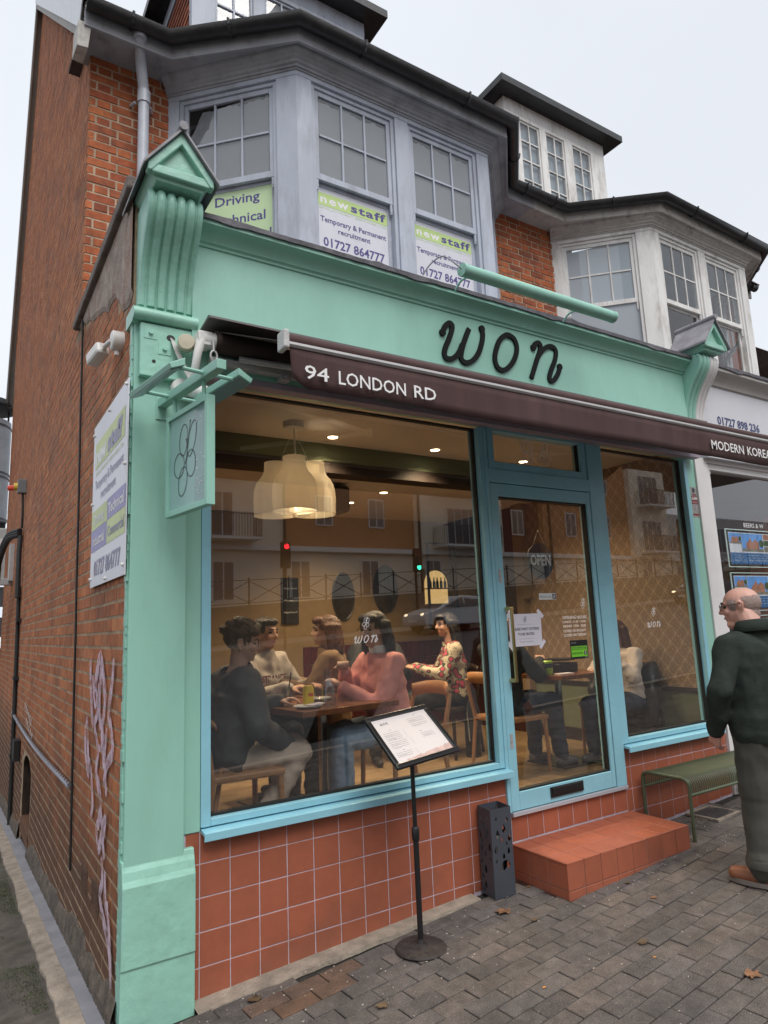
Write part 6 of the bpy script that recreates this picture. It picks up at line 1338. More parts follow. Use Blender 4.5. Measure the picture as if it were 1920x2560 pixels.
for i, x in enumerate((3.93, 3.99, 4.04, 4.10, 4.16)):
    m = MB(); m.lathe((x, 3.39, 2.105), [(0, 0), (.018, 0), (.018, .07), (.008, .10), (.007, .13), (0, .13)], 10); o = put('bottle', m, M('dark_bottle', (.02, .015, .01), .15, .1, 5, 0), None, smooth='auto'); tag(o, BOT[i]+' dark bottle on the glowing niche shelf of the back wall', 'bottle', 'bottles on the niche shelf')
for (x, z, w, h, lab) in ((.95, 1.95, .42, .62, 'black chalkboard with handwritten specials on the left of the back wall'), (2.05, 1.98, .20, .50, 'narrow black chalkboard with handwritten lines in the middle of the back wall')):
    t = root('chalkboard', (x, 3.44, z-h/2), lab, 'chalkboard'); m = MB(); m.box(x-w/2, x+w/2, 3.43, 3.449, z-h/2, z+h/2); put('board', m, blackm, t)
    for j, s in enumerate(('A Table of Kimchi', 'Milk Liqueur £5', 'Makgeolli Pour £7')): text(s, (x, 3.428, z+h*.25-j*.13), X_, Z_, .035 if w > .3 else .018, FW, t, width=w*.8, align='C', shear=.2)
t = root('picture_frame', (3.75, 3.0, 1.5), 'tall black metal frame partition standing before the niche', 'frame')
m = MB(); ring(m, 3.62, 4.05, 1.60, 2.62, .02, 3.0, 3.03); put('frame_bars', m, blackm, t)
t = root('projector', (1.75, 1.8, 2.7), 'black rounded speaker box hanging from the ceiling behind the pendant lamp', 'speaker')
m = MB(); m.box(1.58, 1.90, 1.75, 1.98, 2.68, 2.93); put('cabinet', m, blackm, t, bevel=.04)
t = root('security_camera', (2.95, 1.9, 2.88), 'small dark dome camera on the restaurant ceiling near the window jamb', 'camera'); m = MB(); m.lathe((3.0, 1.35, 2.94), [(.05, 0), (.05, -.03), (.03, -.055), (0, -.06)], 16); m.cyl((3.0, 1.35, 2.95), (3.0, 1.35, 2.93), .055, n=16); put('dome', m, blackm, t, smooth='auto')
# ---- furniture
wt = M('walnut_top', (.17, .065, .028), .25, .25, 4, .03, 30, stretch=(6, 1, 1)); oak = M('oak_chair', (.36, .18, .08), .4, .15, 6, .03, stretch=(1, 1, .3)); chrome = M('chrome', (.6, .58, .55), .2, .03, 5, 0, metal=1)
def table(c, sx, sy, rot, label, top=1.21, split=False):
    t = root('dining_table', (c[0], c[1], FZ), label, 'table'); R = Matrix.Rotation(rot, 3, 'Z'); P = lambda a, b, z: Vector((c[0], c[1], z))+R @ Vector((a, b, 0))
    def bx(mb, a0, a1, b0, b1, z0, z1): mb.hexa([P(a0, b0, z0), P(a1, b0, z0), P(a1, b1, z0), P(a0, b1, z0)], [P(a0, b0, z1), P(a1, b0, z1), P(a1, b1, z1), P(a0, b1, z1)])
    m = MB(); bx(m, -sx, sx, -sy, sy, top-.035, top); put('tabletop', m, wt, t, bevel=.004)
    m = MB(); bx(m, -.022, .022, -.022, .022, FZ+.01, top-.036); put('pedestal', m, chrome, t, bevel=.006)
    m = MB(); bx(m, -.22, .22, -.22, .22, FZ, FZ+.010); put('base_plate', m, M('black_plate', (.012, .012, .013), .15, 0, 5, 0), t, bevel=.003)
table((.95, .56), .35, .35, .10, 'walnut table nearest the window under the pendant cluster')
table((.98, 1.34), .35, .35, .10, 'second walnut table pushed behind the window table')
table((3.42, .90), .33, .36, 0, 'walnut table seen through the door glass')
def chair(c, yaw, label, wm=oak):
    t = root('dining_chair', (c[0], c[1], FZ), label, 'chair', 'wooden dining chairs'); R = Matrix.Rotation(yaw, 3, 'Z'); P = lambda a, b, z: Vector((c[0], c[1], FZ+z))+R @ Vector((a, b, 0))
    m = MB(); m.hexa([P(-.21, -.21, .41), P(.21, -.21, .41), P(.23, .21, .41), P(-.23, .21, .41)], [P(-.21, -.21, .45), P(.21, -.21, .45), P(.23, .21, .45), P(-.23, .21, .45)]); put('seat', m, wm, t, bevel=.012)
    for sx_ in (-1, 1): m = MB(); m.tube([P(sx_*.20, .19, .41), P(sx_*.21, .20, 0)], [.018, .014], 10); put('leg', m, wm, t, smooth='auto')
    for sx_ in (-1, 1): m = MB(); m.tube([P(sx_*.20, -.27, 0), P(sx_*.20, -.20, .42), P(sx_*.215, -.235, .62), P(sx_*.21, -.27, .74)], [.014, .018, .017, .015], 10); put('leg', m, wm, t, smooth='auto')
    m = MB(); q = smooth_path([P(-.215, -.255, .74), P(-.12, -.315, .76), P(0, -.33, .765), P(.12, -.315, .76), P(.215, -.255, .74)], 4); vs = []
    for p in q: vs += [p+Vector((0, 0, -.045)), p+Vector((0, 0, .045))]
    m.add(vs, [(2*i, 2*i+2, 2*i+3, 2*i+1) for i in range(len(q)-1)]); o = put('backrest', m, wm, t, fixn=False, smooth=True); o.modifiers.new('t', 'SOLIDIFY').thickness = .02
    return t
dkw = M('dark_chair', (.03, .016, .012), .4, .1, 5, 0)
chair((.36, .50), -PI/2, 'oak chair the young man in the dark jacket sits on'); chair((1.56, .58), PI/2, 'oak chair the woman in the pink jumper sits on'); chair((2.86, .92), -PI/2, 'oak chair on the left of the table behind the door'); chair((4.0, .80), PI/2, 'oak chair with a black padded coat hung over its back')
chair((2.92, 1.85), PI/2+.3, 'dark chair of the woman in the floral blouse', dkw)
# hoop chair by the window jamb
t = root('dining_chair', (.2, .35, FZ), 'bentwood hoop-backed chair beside the left window jamb', 'chair'); m = MB(); m.tube(smooth_path([(.145, .36, FZ), (.20, .37, .75), (.245, .38, 1.02), (.235, .40, 1.12), (.16, .44, 1.195), (.02, .50, 1.215), (-.04, .62, 1.1), (-.05, .72, .7), (-.06, .8, FZ)], 5), .014, 10); put('hoop_back', m, oak, t, smooth='auto')
# ---- things on the tables
TZ = 1.211
t = root('drink_can', (.80, .40, TZ), 'yellow drinks can on the table nearest the window', 'can'); m = MB(); m.lathe((.785, .41, TZ), [(0, .0), (.026, 0), (.033, .008), (.033, .108), (.027, .120), (0, .118)], 20); put('can_body', m, M('yellow_can', (.72, .52, .03), .3, .06, 20, 0), t, smooth='auto')
text('FREE', (.768, .3765, TZ+.06), (1, -.15, 0), Z_, .016, M('can_red', (.6, .05, .06), .4, 0, 5, 0), t, width=.034, bold=.05, align='L', shear=.2)
t = root('carafe', (.90, .37, TZ), 'ribbed glass water carafe on the table nearest the window', 'carafe'); gl2 = glass('clear_glassware', (.90, .93, .93), refl=.26)
m = MB(); vs = []; prof = [(.044, 0), (.046, .01), (.044, .10), (.036, .125), (.024, .155), (.021, .185), (.028, .205)]; N_ = 40
for (r, z) in prof:
    for j in range(N_): tt = 2*PI*j/N_; q = r*(1+(.03 if j % 2 and z < .11 else 0)); vs.append((.905+q*math.cos(tt), .385+q*math.sin(tt), TZ+z))
m.add(vs, [(i*N_+j, i*N_+(j+1) % N_, (i+1)*N_+(j+1) % N_, (i+1)*N_+j) for i in range(len(prof)-1) for j in range(N_)]); put('glass_body', m, gl2, t, fixn=False, smooth=True)
m = MB(); m.lathe((.905, .385, TZ+.003), [(0, 0), (.040, 0), (.041, .085), (0, .085)], 24); put('water', m, glass('water_tint', (.86, .88, .90), refl=.05), t, smooth='auto')
for (x, y, lab) in ((.74, .62, 'glass tumbler with a black straw on the window table'), (.87, .50, 'glass tumbler between the can and the carafe')):
    t = root('tumbler', (x, y, TZ), lab, 'glass'); m = MB(); m.lathe((x, y, TZ), [(.026, .002), (.032, .10), (.030, .10), (.024, .004)], 20); put('glass_body', m, gl2, t, smooth='auto')
    if x < .8: m = MB(); m.tube([(x, y, TZ+.02), (x+.03, y, TZ+.19)], .004, 6); put('straw', m, blackm, t)
t = root('plate', (.74, .33, TZ), 'white plate with a napkin at the near corner of the window table', 'plate'); m = MB(); m.lathe((.745, .335, TZ), [(0, .003), (.06, .003), (.085, .012), (.085, .015), (.06, .007), (0, .007)], 24); put('dish', m, plast, t, smooth='auto'); m = MB(); m.obox((.79, .33, TZ+.018), (.05, .01, .002), (-.006, .035, 0), (0, 0, .002)); put('napkin', m, paper, t)
m = MB(); m.lathe((.66, .70, TZ), [(0, .003), (.025, .003), (.04, .03), (.042, .045), (.040, .045), (.036, .02), (0, .01)], 20); put('tea_bowl', m, plast, None, smooth='auto', label='small white bowl on a tray in front of the young man', cat='bowl')
m = MB(); m.obox((.72, .80, TZ+.006), (.09, .01, 0), (-.005, .05, 0), (0, 0, .006)); put('tray', m, oak, None, label='small wooden tray behind the window table glasses', cat='tray')
m = MB(); m.lathe((.98, .66, TZ), [(0, .003), (.06, .003), (.08, .012), (.08, .015), (0, .007)], 22); put('plate', m, plast, None, smooth='auto', label='white side plate near the hands of the woman in pink', cat='plate')
t = root('drink_can', (3.03, .85, TZ), 'pink drinks can on the table behind the door glass', 'can'); m = MB(); m.lathe((3.13, .88, TZ), [(0, .0), (.026, 0), (.033, .008), (.033, .108), (.027, .120), (0, .118)], 20); put('can_body', m, M('pink_can', (.42, .25, .20), .35, .3, 40, 0), t, smooth='auto')
t = root('drink_can', (3.15, .75, TZ), 'green printed tin on the table behind the door glass', 'can'); m = MB(); m.lathe((3.17, .76, TZ), [(0, .0), (.036, 0), (.042, .008), (.042, .105), (.036, .112), (0, .11)], 20); put('can_body', m, M('green_can', (.30, .50, .05), .35, .25, 40, 0), t, smooth='auto'); m = MB(); m.lathe((3.17, .76, TZ), [(.0425, .055), (.0425, .09)], 20); put('label_band', m, ink, t)
t = root('table_grill', (3.45, .85, TZ), 'black portable table grill on the table behind the door glass', 'grill'); m = MB(); m.box(3.33, 3.56, .78, 1.0, TZ, TZ+.075); put('casing', m, blackm, t, bevel=.01); m = MB(); m.lathe((3.45, .89, TZ+.076), [(0, .02), (.12, .02), (.135, .03), (.135, .036), (.0, .028)], 24); put('pan', m, blackm, t, smooth='auto')
m = MB(); m.obox((3.25, .66, TZ+.004), (.07, -.01, 0), (.005, .04, 0), (0, 0, .004)); put('napkin', m, paper, None, label='folded white napkin beside the table grill', cat='napkin')
t = root('fire_extinguisher', (2.75, 1.45, FZ), 'dark extinguisher standing on the floor just left of the door jamb', 'extinguisher'); m = MB(); m.lathe((3.02, 1.62, FZ), [(0, 0), (.07, 0), (.07, .42), (.04, .50), (.02, .54), (0, .54)], 20); put('cylinder', m, blackm, t, smooth='auto'); m = MB(); m.box(2.98, 3.06, 1.6, 1.64, FZ+.54, FZ+.58); m.tube([(3.0, 1.6, FZ+.55), (2.94, 1.58, FZ+.4), (2.945, 1.57, FZ+.15)], .01, 6); put('valve', m, chrome, t)
text('WATER', (2.985, 1.545, FZ+.33), (1, -.1, 0), Z_, .025, M('label_red', (.5, .04, .03), .5, 0, 5, 0), t, width=.07)
# ================================================================== OPPOSITE SIDE OF THE STREET (seen in the glass)
crm = M('cream_render', (.82, .75, .63), .8, .05, 1, 0); rbk = M('opposite_brick', (.50, .24, .11), .85, .2, 20, .2, 30); rbk2 = M('opposite_dark_brick', (.13, .045, .035), .85, .2, 20, .2, 30); dkg = M('opposite_glass', (.10, .11, .12), .08, .3, 1, 0); wfr = M('window_white', (.75, .75, .74), .5, 0, 5, 0)
m = MB(); m.hexa([(-30, -28, -1), (60, -28, -1), (60, -20.6, -1), (-30, -20.6, -1)], [(-30, -28, -.5), (60, -28, 3.9), (60, -20.6, 3.6), (-30, -20.6, -.82)]); put('far_pavement', m, concm, kind='structure')
op = root('apartment_block', (14, -30, 1), 'cream and brick apartment block with balconies across the street, mirrored in the shop glass', 'building')
YB = -27.0
def ob(x0, x1, y1, z0, z1, mat, name='wall'): m = MB(); m.box(x0, x1, -36, y1, z0, z1); return put(name, m, mat, op)
ob(-30, 9.5, YB-.3, -1, 5.6, crm); ob(9.5, 22.5, YB-.3, -1, 5.55, crm); ob(22.5, 60, YB-.3, -1, 5.5, crm)
secs = [(-30, 5.5, YB-.3, rbk, 13), (5.5, 12.6, YB, crm, 12), (12.6, 20.6, YB-.3, rbk, 12.5), (20.6, 27, YB, crm, 12), (27, 30.5, YB-.4, rbk2, 13), (30.5, 39, YB, rbk, 13.5), (39, 43, YB+.4, crm, 12), (43, 60, YB, M('pale_grey_render', (.55, .55, .54), .8, .05, 1, 0), 9)]
for (a, b, y, mt, h) in secs: ob(a+.01, b-.01, y+.02, 5.62, h, mt)
m = MB(); m.box(-30, 60, YB-.28, YB+.08, 5.5, 5.75); put('string_course', m, wfr, op)
def owin(x, z, w, h, y, french=False):
    m = MB(); m.box(x-w/2, x+w/2, y, y+.05, z, z+h); f = put('window', m, wfr, op)
    n = 2 if w < 1.4 else 4
    for i in range(n): m = MB(); a = x-w/2+.07+(w-.07)*i/n; m.box(a, a+(w-.07)/n-.07, y+.051, y+.06, z+.07, z+h-.07); put('pane', m, dkg, f)
for x, w in ((14.9, 1.0), (18.1, 1.0), (16.5, 1.0)):
    if x != 16.5: owin(x, 6.9, w, 1.6, YB-.27)
    owin(x, 10, w, 1.6, YB-.27)
for x in (13.5, 17.6, 21.8, 26, 31, 35, 41, 45, 50, 9.5, 6.8, 1, -4, -9): owin(x, 2.9+.02*x, 1.1, 1.9, YB-.29)
for x in (46, 49.5, 53, 56.5): owin(x, 6.2, 2.6, 2.0, YB+.03)
for x in (33, 36.5, 28.6, 0, -3, -6, -10, -15):
    for z in (6.9, 10.0): owin(x, z, 1.0, 1.6, YB+.03 if x > 30 or x < 5 else YB-.37)
for (xc, w, y) in ((8.8, 4.2, YB+.03), (23.8, 4.2, YB+.03), (41, 3.0, YB+.43)):
    for z in (6.0, 9.3):
        owin(xc, z+.1, 2.2, 2.2, y)
        m = MB(); m.box(xc-w/2, xc+w/2, y, y+1.1, z-.12, z); bl = put('balcony', m, wfr, op)
        m = MB()
        for i in range(int(w/.14)+1): m.box(xc-w/2+i*.14, xc-w/2+i*.14+.02, y+1.05, y+1.08, z, z+1.05)
        for i in range(8):
            for s in (-1, 1): m.box(xc+s*w/2-.01, xc+s*w/2+.01, y+i*.14, y+i*.14+.02, z, z+1.05)
        m.box(xc-w/2, xc+w/2, y+1.04, y+1.09, z+1.05, z+1.1); put('railing', m, blackm, bl)
m = MB()
for x in (12.5, 20.7, 31): m.cyl((x, YB+.12, .5), (x, YB+.12, 12), .07, n=8)
put('drainpipe', m, blackm, op); ob(-30, 60, YB-1, 13.4, 13.6, rooft, 'roof')
# retaining wall, railings with crossed bars
rw = root('retaining_wall', (12, -23, 1), 'low ochre retaining wall below black crossed railings across the street', 'wall'); m = MB(); m.hexa([(-30, -23.4, -1), (60, -23.4, -1), (60, -23, -1), (-30, -23, -1)], [(-30, -23.4, .8), (60, -23.4, 5.2), (60, -23, 5.2), (-30, -23, .8)]); put('wall_body', m, M('ochre_stone', (.20, .165, .12), .9, .3, 3, .2), rw)
fr_ = root('railings', (12, -23.2, 3), 'long black railings with crossed bars across the street', 'railings'); m = MB(); zt = lambda x: .8+4.4*(x+30)/90
for k in range(40):
    x = -16+k*1.8; z0 = zt(x)
    m.bar((x, -23.2, z0), (x, -23.2, z0+1.15), .05, .05, up=(0, 1, 0)); z1 = zt(x+1.8)
    for a, b in (((x, z0+.12), (x+1.8, z1+1.0)), ((x, z0+1.0), (x+1.8, z1+.12)), ((x, z0+1.05), (x+1.8, z1+1.05)), ((x, z0+.1), (x+1.8, z1+.1))): m.bar((a[0], -23.2, a[1]), (b[0], -23.2, b[1]), .03, .03)
put('railing_bars', m, blackm, fr_)
# silver car
def car(c, label, col, yawz=0.03):
    t = root('parked_car', c, label, 'car'); x0, y0, z0 = c
    cm = M('car_paint_'+col, dict(silver=(.62, .63, .66), dark=(.03, .035, .045))[col], .25, .03, 5, 0, metal=.15, coat=.5)
    prof = [(-1.95, .28), (-2.0, .55), (-1.92, .78), (-1.15, .98), (-.55, 1.38), (.1, 1.48), (.9, 1.44), (1.55, 1.10), (1.92, 1.0), (2.0, .6), (1.95, .28)]
    m = MB(); w = .82; vs = []
    for (a, h) in prof: k = .16*max(0, (h-.95)/.5); vs += [(x0+a, y0-w+k, z0+h), (x0+a, y0+w-k, z0+h)]
    n = len(prof); fs = [(2*i, 2*i+1, 2*i+3, 2*i+2) for i in range(n-1)]+[tuple(2*i for i in range(n)), tuple(2*i+1 for i in reversed(range(n))), (0, 2*n-2, 2*n-1, 1)]
    m.add(vs, fs); put('body', m, cm, t, smooth='auto', bevel=.05)
    for s in (-1, 1):
        yy_ = y0+s*(w-.07); m = MB(); m.hexa([(x0-1.02, yy_+s*.052, z0+1.0), (x0+.10, yy_+s*.052, z0+1.0), (x0+.10, yy_+s*.056, z0+1.0), (x0-1.02, yy_+s*.056, z0+1.0)], [(x0-.5, yy_-s*.06, z0+1.33), (x0+.10, yy_-s*.085, z0+1.40), (x0+.10, yy_-s*.08, z0+1.40), (x0-.5, yy_-s*.055, z0+1.33)]); m.hexa([(x0+.18, yy_+s*.052, z0+1.0), (x0+1.35, yy_+s*.052, z0+1.05), (x0+1.35, yy_+s*.056, z0+1.05), (x0+.18, yy_+s*.056, z0+1.0)], [(x0+.18, yy_-s*.085, z0+1.40), (x0+.95, yy_-s*.07, z0+1.36), (x0+.95, yy_-s*.066, z0+1.36), (x0+.18, yy_-s*.08, z0+1.40)]); put('side_window', m, dkg, t)
        for xx in (-1.25, 1.25):
            m = MB(); m.cyl((x0+xx, y0+s*(w-.16), z0+.31), (x0+xx, y0+s*(w+.02), z0+.31), .31, n=20); wh = put('wheel', m, blackrub, t, smooth='auto'); m = MB(); m.cyl((x0+xx, y0+s*(w+.0), z0+.31), (x0+xx, y0+s*(w+.035), z0+.31), .2, n=14); put('rim', m, alu, wh)
        m = MB(); m.ell((x0-1.88, y0+s*.58, z0+.72), .09, .17, .07); put('headlight', m, emat('headlight_'+col+str(s), (1, .75, .45), 4), t, smooth=True)
    m = MB(); m.hexa([(x0-1.1, y0-.68, z0+1.02), (x0-1.1, y0+.68, z0+1.02), (x0-1.14, y0+.68, z0+1.0), (x0-1.14, y0-.68, z0+1.0)], [(x0-.6, y0-.62, z0+1.37), (x0-.6, y0+.62, z0+1.37), (x0-.63, y0+.62, z0+1.38), (x0-.63, y0-.62, z0+1.38)]); put('windscreen', m, dkg, t)
    m = MB(); m.box(x0-2.03, x0-2.0, y0-.26, y0+.26, z0+.42, z0+.53); put('number_plate', m, wfr, t)
car((16.7, -19.3, 1.30), 'silver hatchback on the far side of the road, mirrored in the large window', 'silver')
car((34.5, -19.0, 2.1), 'dark hatchback farther up the road, mirrored in the door glass', 'dark')
def signal(x, y, z, lit, label, face=1):
    t = root('traffic_light', (x, y, z-3.2), label, 'traffic light'); m = MB(); m.cyl((x, y-.15, z-4.2), (x, y-.15, z+.3), .06, n=10); put('pole', m, blackm, t)
    m = MB(); m.box(x-.17, x+.17, y-.12, y+.12, z-.5, z+.5); put('signal_head', m, blackm, t, bevel=.02)
    for k, (c, nm) in enumerate((((1, .02, .03), 'red'), ((.9, .5, .02), 'amber'), ((.05, 1, .5), 'green'))):
        zz_ = z+.32-k*.32; m = MB(); m.cyl((x, y+.12, zz_), (x, y+.14, zz_), .10, n=16); put('lens', m, emat('signal_'+nm+'_lit', c, 6) if nm == lit and 'signal_'+nm+'_lit' not in MATS else (MATS['signal_'+nm+'_lit'] if nm == lit else M('unlit_'+nm, tuple(v*.05 for v in c), .3, 0, 5, 0)), t); m = MB(); m.tube([(x+.11*math.cos(a), y+.22, zz_+.11*math.sin(a)) for a in (.2, .8, 1.57, 2.3, 2.9)], .012, 5); put('visor', m, blackm, t)
signal(9.4, -19.9, 4.45, 'red', 'traffic light showing red across the street'); signal(15.5, -19.9, 4.35, 'green', 'traffic light showing green across the street'); signal(25.5, -14, 5.2, 'red', 'tall traffic light showing red nearer the kerb, mirrored in the door')
# ================================================================== PEOPLE
TMP = bpy.data.scenes.new('tmp')
def blob_mesh(caps, ells, voxel, smooth=4):
    m = MB()
    for c in caps:
        p0, r0_, p1, r1_ = c[:4]; p0, p1 = Vector(p0), Vector(p1); d = p1-p0; L_ = d.length
        if L_ < 1e-5: m.ell(p0, r0_, r0_, r0_, 14, 8); continue
        d.normalize(); pts, rs = [], []
        for a in (-80, -60, -35, -12): t = math.radians(a); pts.append(p0+d*r0_*math.sin(t)); rs.append(r0_*math.cos(t))
        for a in (12, 35, 60, 80): t = math.radians(a); pts.append(p1+d*r1_*math.sin(t)); rs.append(r1_*math.cos(t))
        m.tube(pts, rs, 14)
    for e in ells: m.ell(e[0], *e[1], 18, 11, R=e[2] if len(e) > 2 else None)
    me = bpy.data.meshes.new('b'); me.from_pydata(m.v, [], m.f); o = bpy.data.objects.new('b', me); TMP.collection.objects.link(o)
    r = o.modifiers.new('r', 'REMESH'); r.mode = 'VOXEL'; r.voxel_size = voxel
    if smooth: s = o.modifiers.new('s', 'SMOOTH'); s.iterations = smooth; s.factor = .5
    vl = TMP.view_layers[0]; vl.update(); dg = vl.depsgraph; ev = o.evaluated_get(dg); out = bpy.data.meshes.new_from_object(ev); bpy.data.objects.remove(o); bpy.data.meshes.remove(me); return out
def finish(name, me, mat, parent, wr=0, ws=14, st=(1, 1, 1), keep=None, T=None, hairy=0):
    if keep:
        bm = bmesh.new(); bm.from_mesh(me); bmesh.ops.delete(bm, geom=[v for v in bm.verts if not keep(v.co)], context='VERTS'); bm.to_mesh(me); bm.free()
    if wr or hairy:
        off = Vector((len(name)*3.1, 7, sum(map(ord, name))*.01)); ns = [v.normal.copy() for v in me.vertices]
        for v, nn in zip(me.vertices, ns):
            q = Vector((v.co.x*st[0], v.co.y*st[1], v.co.z*st[2]))
            if wr: a = noise.noise(q*ws+off); b = noise.noise(q*ws*2.3+off); v.co += nn*wr*((1-abs(a)*2.4)*.7+b*.35)
            if hairy: v.co += nn*hairy*(noise.noise(q*ws*3)+.6*noise.noise(q*ws*7))
    if T is not None: me.transform(T)
    c = sum((v.co for v in me.vertices), Vector())/max(1, len(me.vertices))
    for v in me.vertices: v.co -= c
    me.materials.clear(); me.materials.append(mat); me.polygons.foreach_set('use_smooth', [True]*len(me.polygons)); me.update()
    o = bpy.data.objects.new(name, me); o.location = c; return link(o, parent)
def hand_caps(W, d, pn, s=1.0, curl=.5, spread=.12, pinch=False):
    """palm and five fingers from wrist W towards d, palm facing pn"""
    W, d, pn = Vector(W), Vector(d).normalized(), Vector(pn); pn = (pn-d*pn.dot(d)).normalized(); sd = d.cross(pn); caps = []; K = W+d*.085*s
    for k, off in enumerate((-.030, -.010, .010, .029)): caps.append((W+d*.012*s+sd*off*.55*s, .0165*s, K+sd*off*s, .0125*s))
    for k, (off, L_) in enumerate(((-.032, .068), (-.011, .078), (.011, .073), (.031, .058))):
        p = K+sd*off*s; dd = (d+sd*off*spread*20).normalized(); a = curl*(1+.12*k)
        for j, f in enumerate((.45, .32, .23)):
            ang_ = a*(j+.6); v = dd*math.cos(ang_)+pn*math.sin(ang_); q = p+v*L_*f*s; caps.append((p, (.0090-.0008*j)*s, q, (.0084-.0008*j)*s)); p = q
    p = W+d*.025*s-sd*.026*s; v = (d*.75-sd*.75+pn*.35).normalized(); q = p+v*.040*s; caps.append((p, .0125*s, q, .0105*s)); v2 = (d*.9-sd*.15+pn*(.2+curl*.6)).normalized(); caps.append((q, .0100*s, q+v2*.030*s, .0088*s)); caps.append((q+v2*.030*s, .0088*s, q+v2*.052*s, .0078*s))
    return caps
SK = {}
def skin(name, c): 
    if name not in SK: SK[name] = M('skin_'+name, c, .5, .06, 12, .08, 90, stain=mul(c, .8), stain_amt=.3, stain_scale=10, sub=.08)
    return SK[name]
def head_parts(Hc, R, s=1.0, jaw=1.0):
    """cranium, face, nose, ears around head centre Hc; R maps local (x right, y forward, z up)"""
    P = lambda x, y, z: Hc+R @ Vector((x*s, y*s, z*s)); E = []; C = []
    E.append((P(0, -.012, .030), (.076*s, .094*s, .082*s), R)); E.append((P(0, .024, -.028), (.060*s, .064*s, .082*s), R)); E.append((P(0, .034, -.078*jaw), (.038*s, .040*s, .030*s), R))
    E.append((P(0, .066, .030), (.050*s, .026*s, .014*s), R)); C.append((P(0, .084, .020), .009*s, P(0, .106, -.020), .0125*s)); C.append((P(-.012, .092, -.024), .009*s, P(.012, .092, -.024), .009*s))
    C.append((P(-.018, .082, -.051), .0085*s, P(.018, .082, -.051), .0085*s)); C.append((P(-.016, .079, -.061), .009*s, P(.016, .079, -.061), .009*s)); E.append((P(0, .070, -.086), (.018*s, .016*s, .014*s), R))
    for q in (-1, 1):
        E.append((P(q*.036, .062, -.020), (.024*s, .022*s, .022*s), R)); C.append((P(q*.078, .000, .018), .0075*s, P(q*.088, -.014, .030), .0075*s)); C.append((P(q*.088, -.014, .030), .0075*s, P(q*.091, -.030, .020), .0075*s)); C.append((P(q*.091, -.030, .020), .0075*s, P(q*.088, -.026, -.008), .0075*s)); C.append((P(q*.088, -.026, -.008), .0075*s, P(q*.078, -.010, -.030), .0085*s)); C.append((P(q*.074, -.008, .0), .010*s, P(q*.074, -.008, .004), .010*s))
    return C, E
def face_bits(parent, Hc, R, s, gl=None, eyec=(.03, .02, .015)):
    P = lambda x, y, z: Hc+R @ Vector((x*s, y*s, z*s))
    for q in (-1, 1):
        m = MB(); m.ell(P(q*.031, .0735, .009), .013*s, .010*s, .0075*s, 12, 7, R=R); put('eye', m, M('eye_dark', eyec, .2, 0, 5, 0), parent, smooth=True)
    m = MB(); m.tube([P(-.024, .0885, -.056), P(0, .0925, -.0555), P(.024, .0885, -.056)], .0035*s, 6); put('mouth', m, M('lip', (.22, .07, .06), .5, 0, 5, 0), parent, smooth=True)
    m = MB()
    for q in (-1, 1): m.tube([P(q*.012, .092, .030), P(q*.030, .088, .037), P(q*.048, .076, .032)], .004*s, 6)
    put('eyebrow', m, M('brow', (.03, .02, .015), .8, 0, 5, 0), parent)
    if gl:
        m = MB()
        for q in (-1, 1):
            m.tube([P(q*.033+.024*math.cos(a*PI/8), .098, .007+.019*math.sin(a*PI/8)) for a in range(17)], .0014*s, 6, caps=False); m.tube([P(q*.058, .097, .014), P(q*.077, .06, .016), P(q*.083, -.018, .022)], .0019*s, 6)
        m.tube([P(-.010, .099, .010), P(.010, .099, .010)], .0018*s, 6); put('glasses', m, gl, parent, smooth=True)
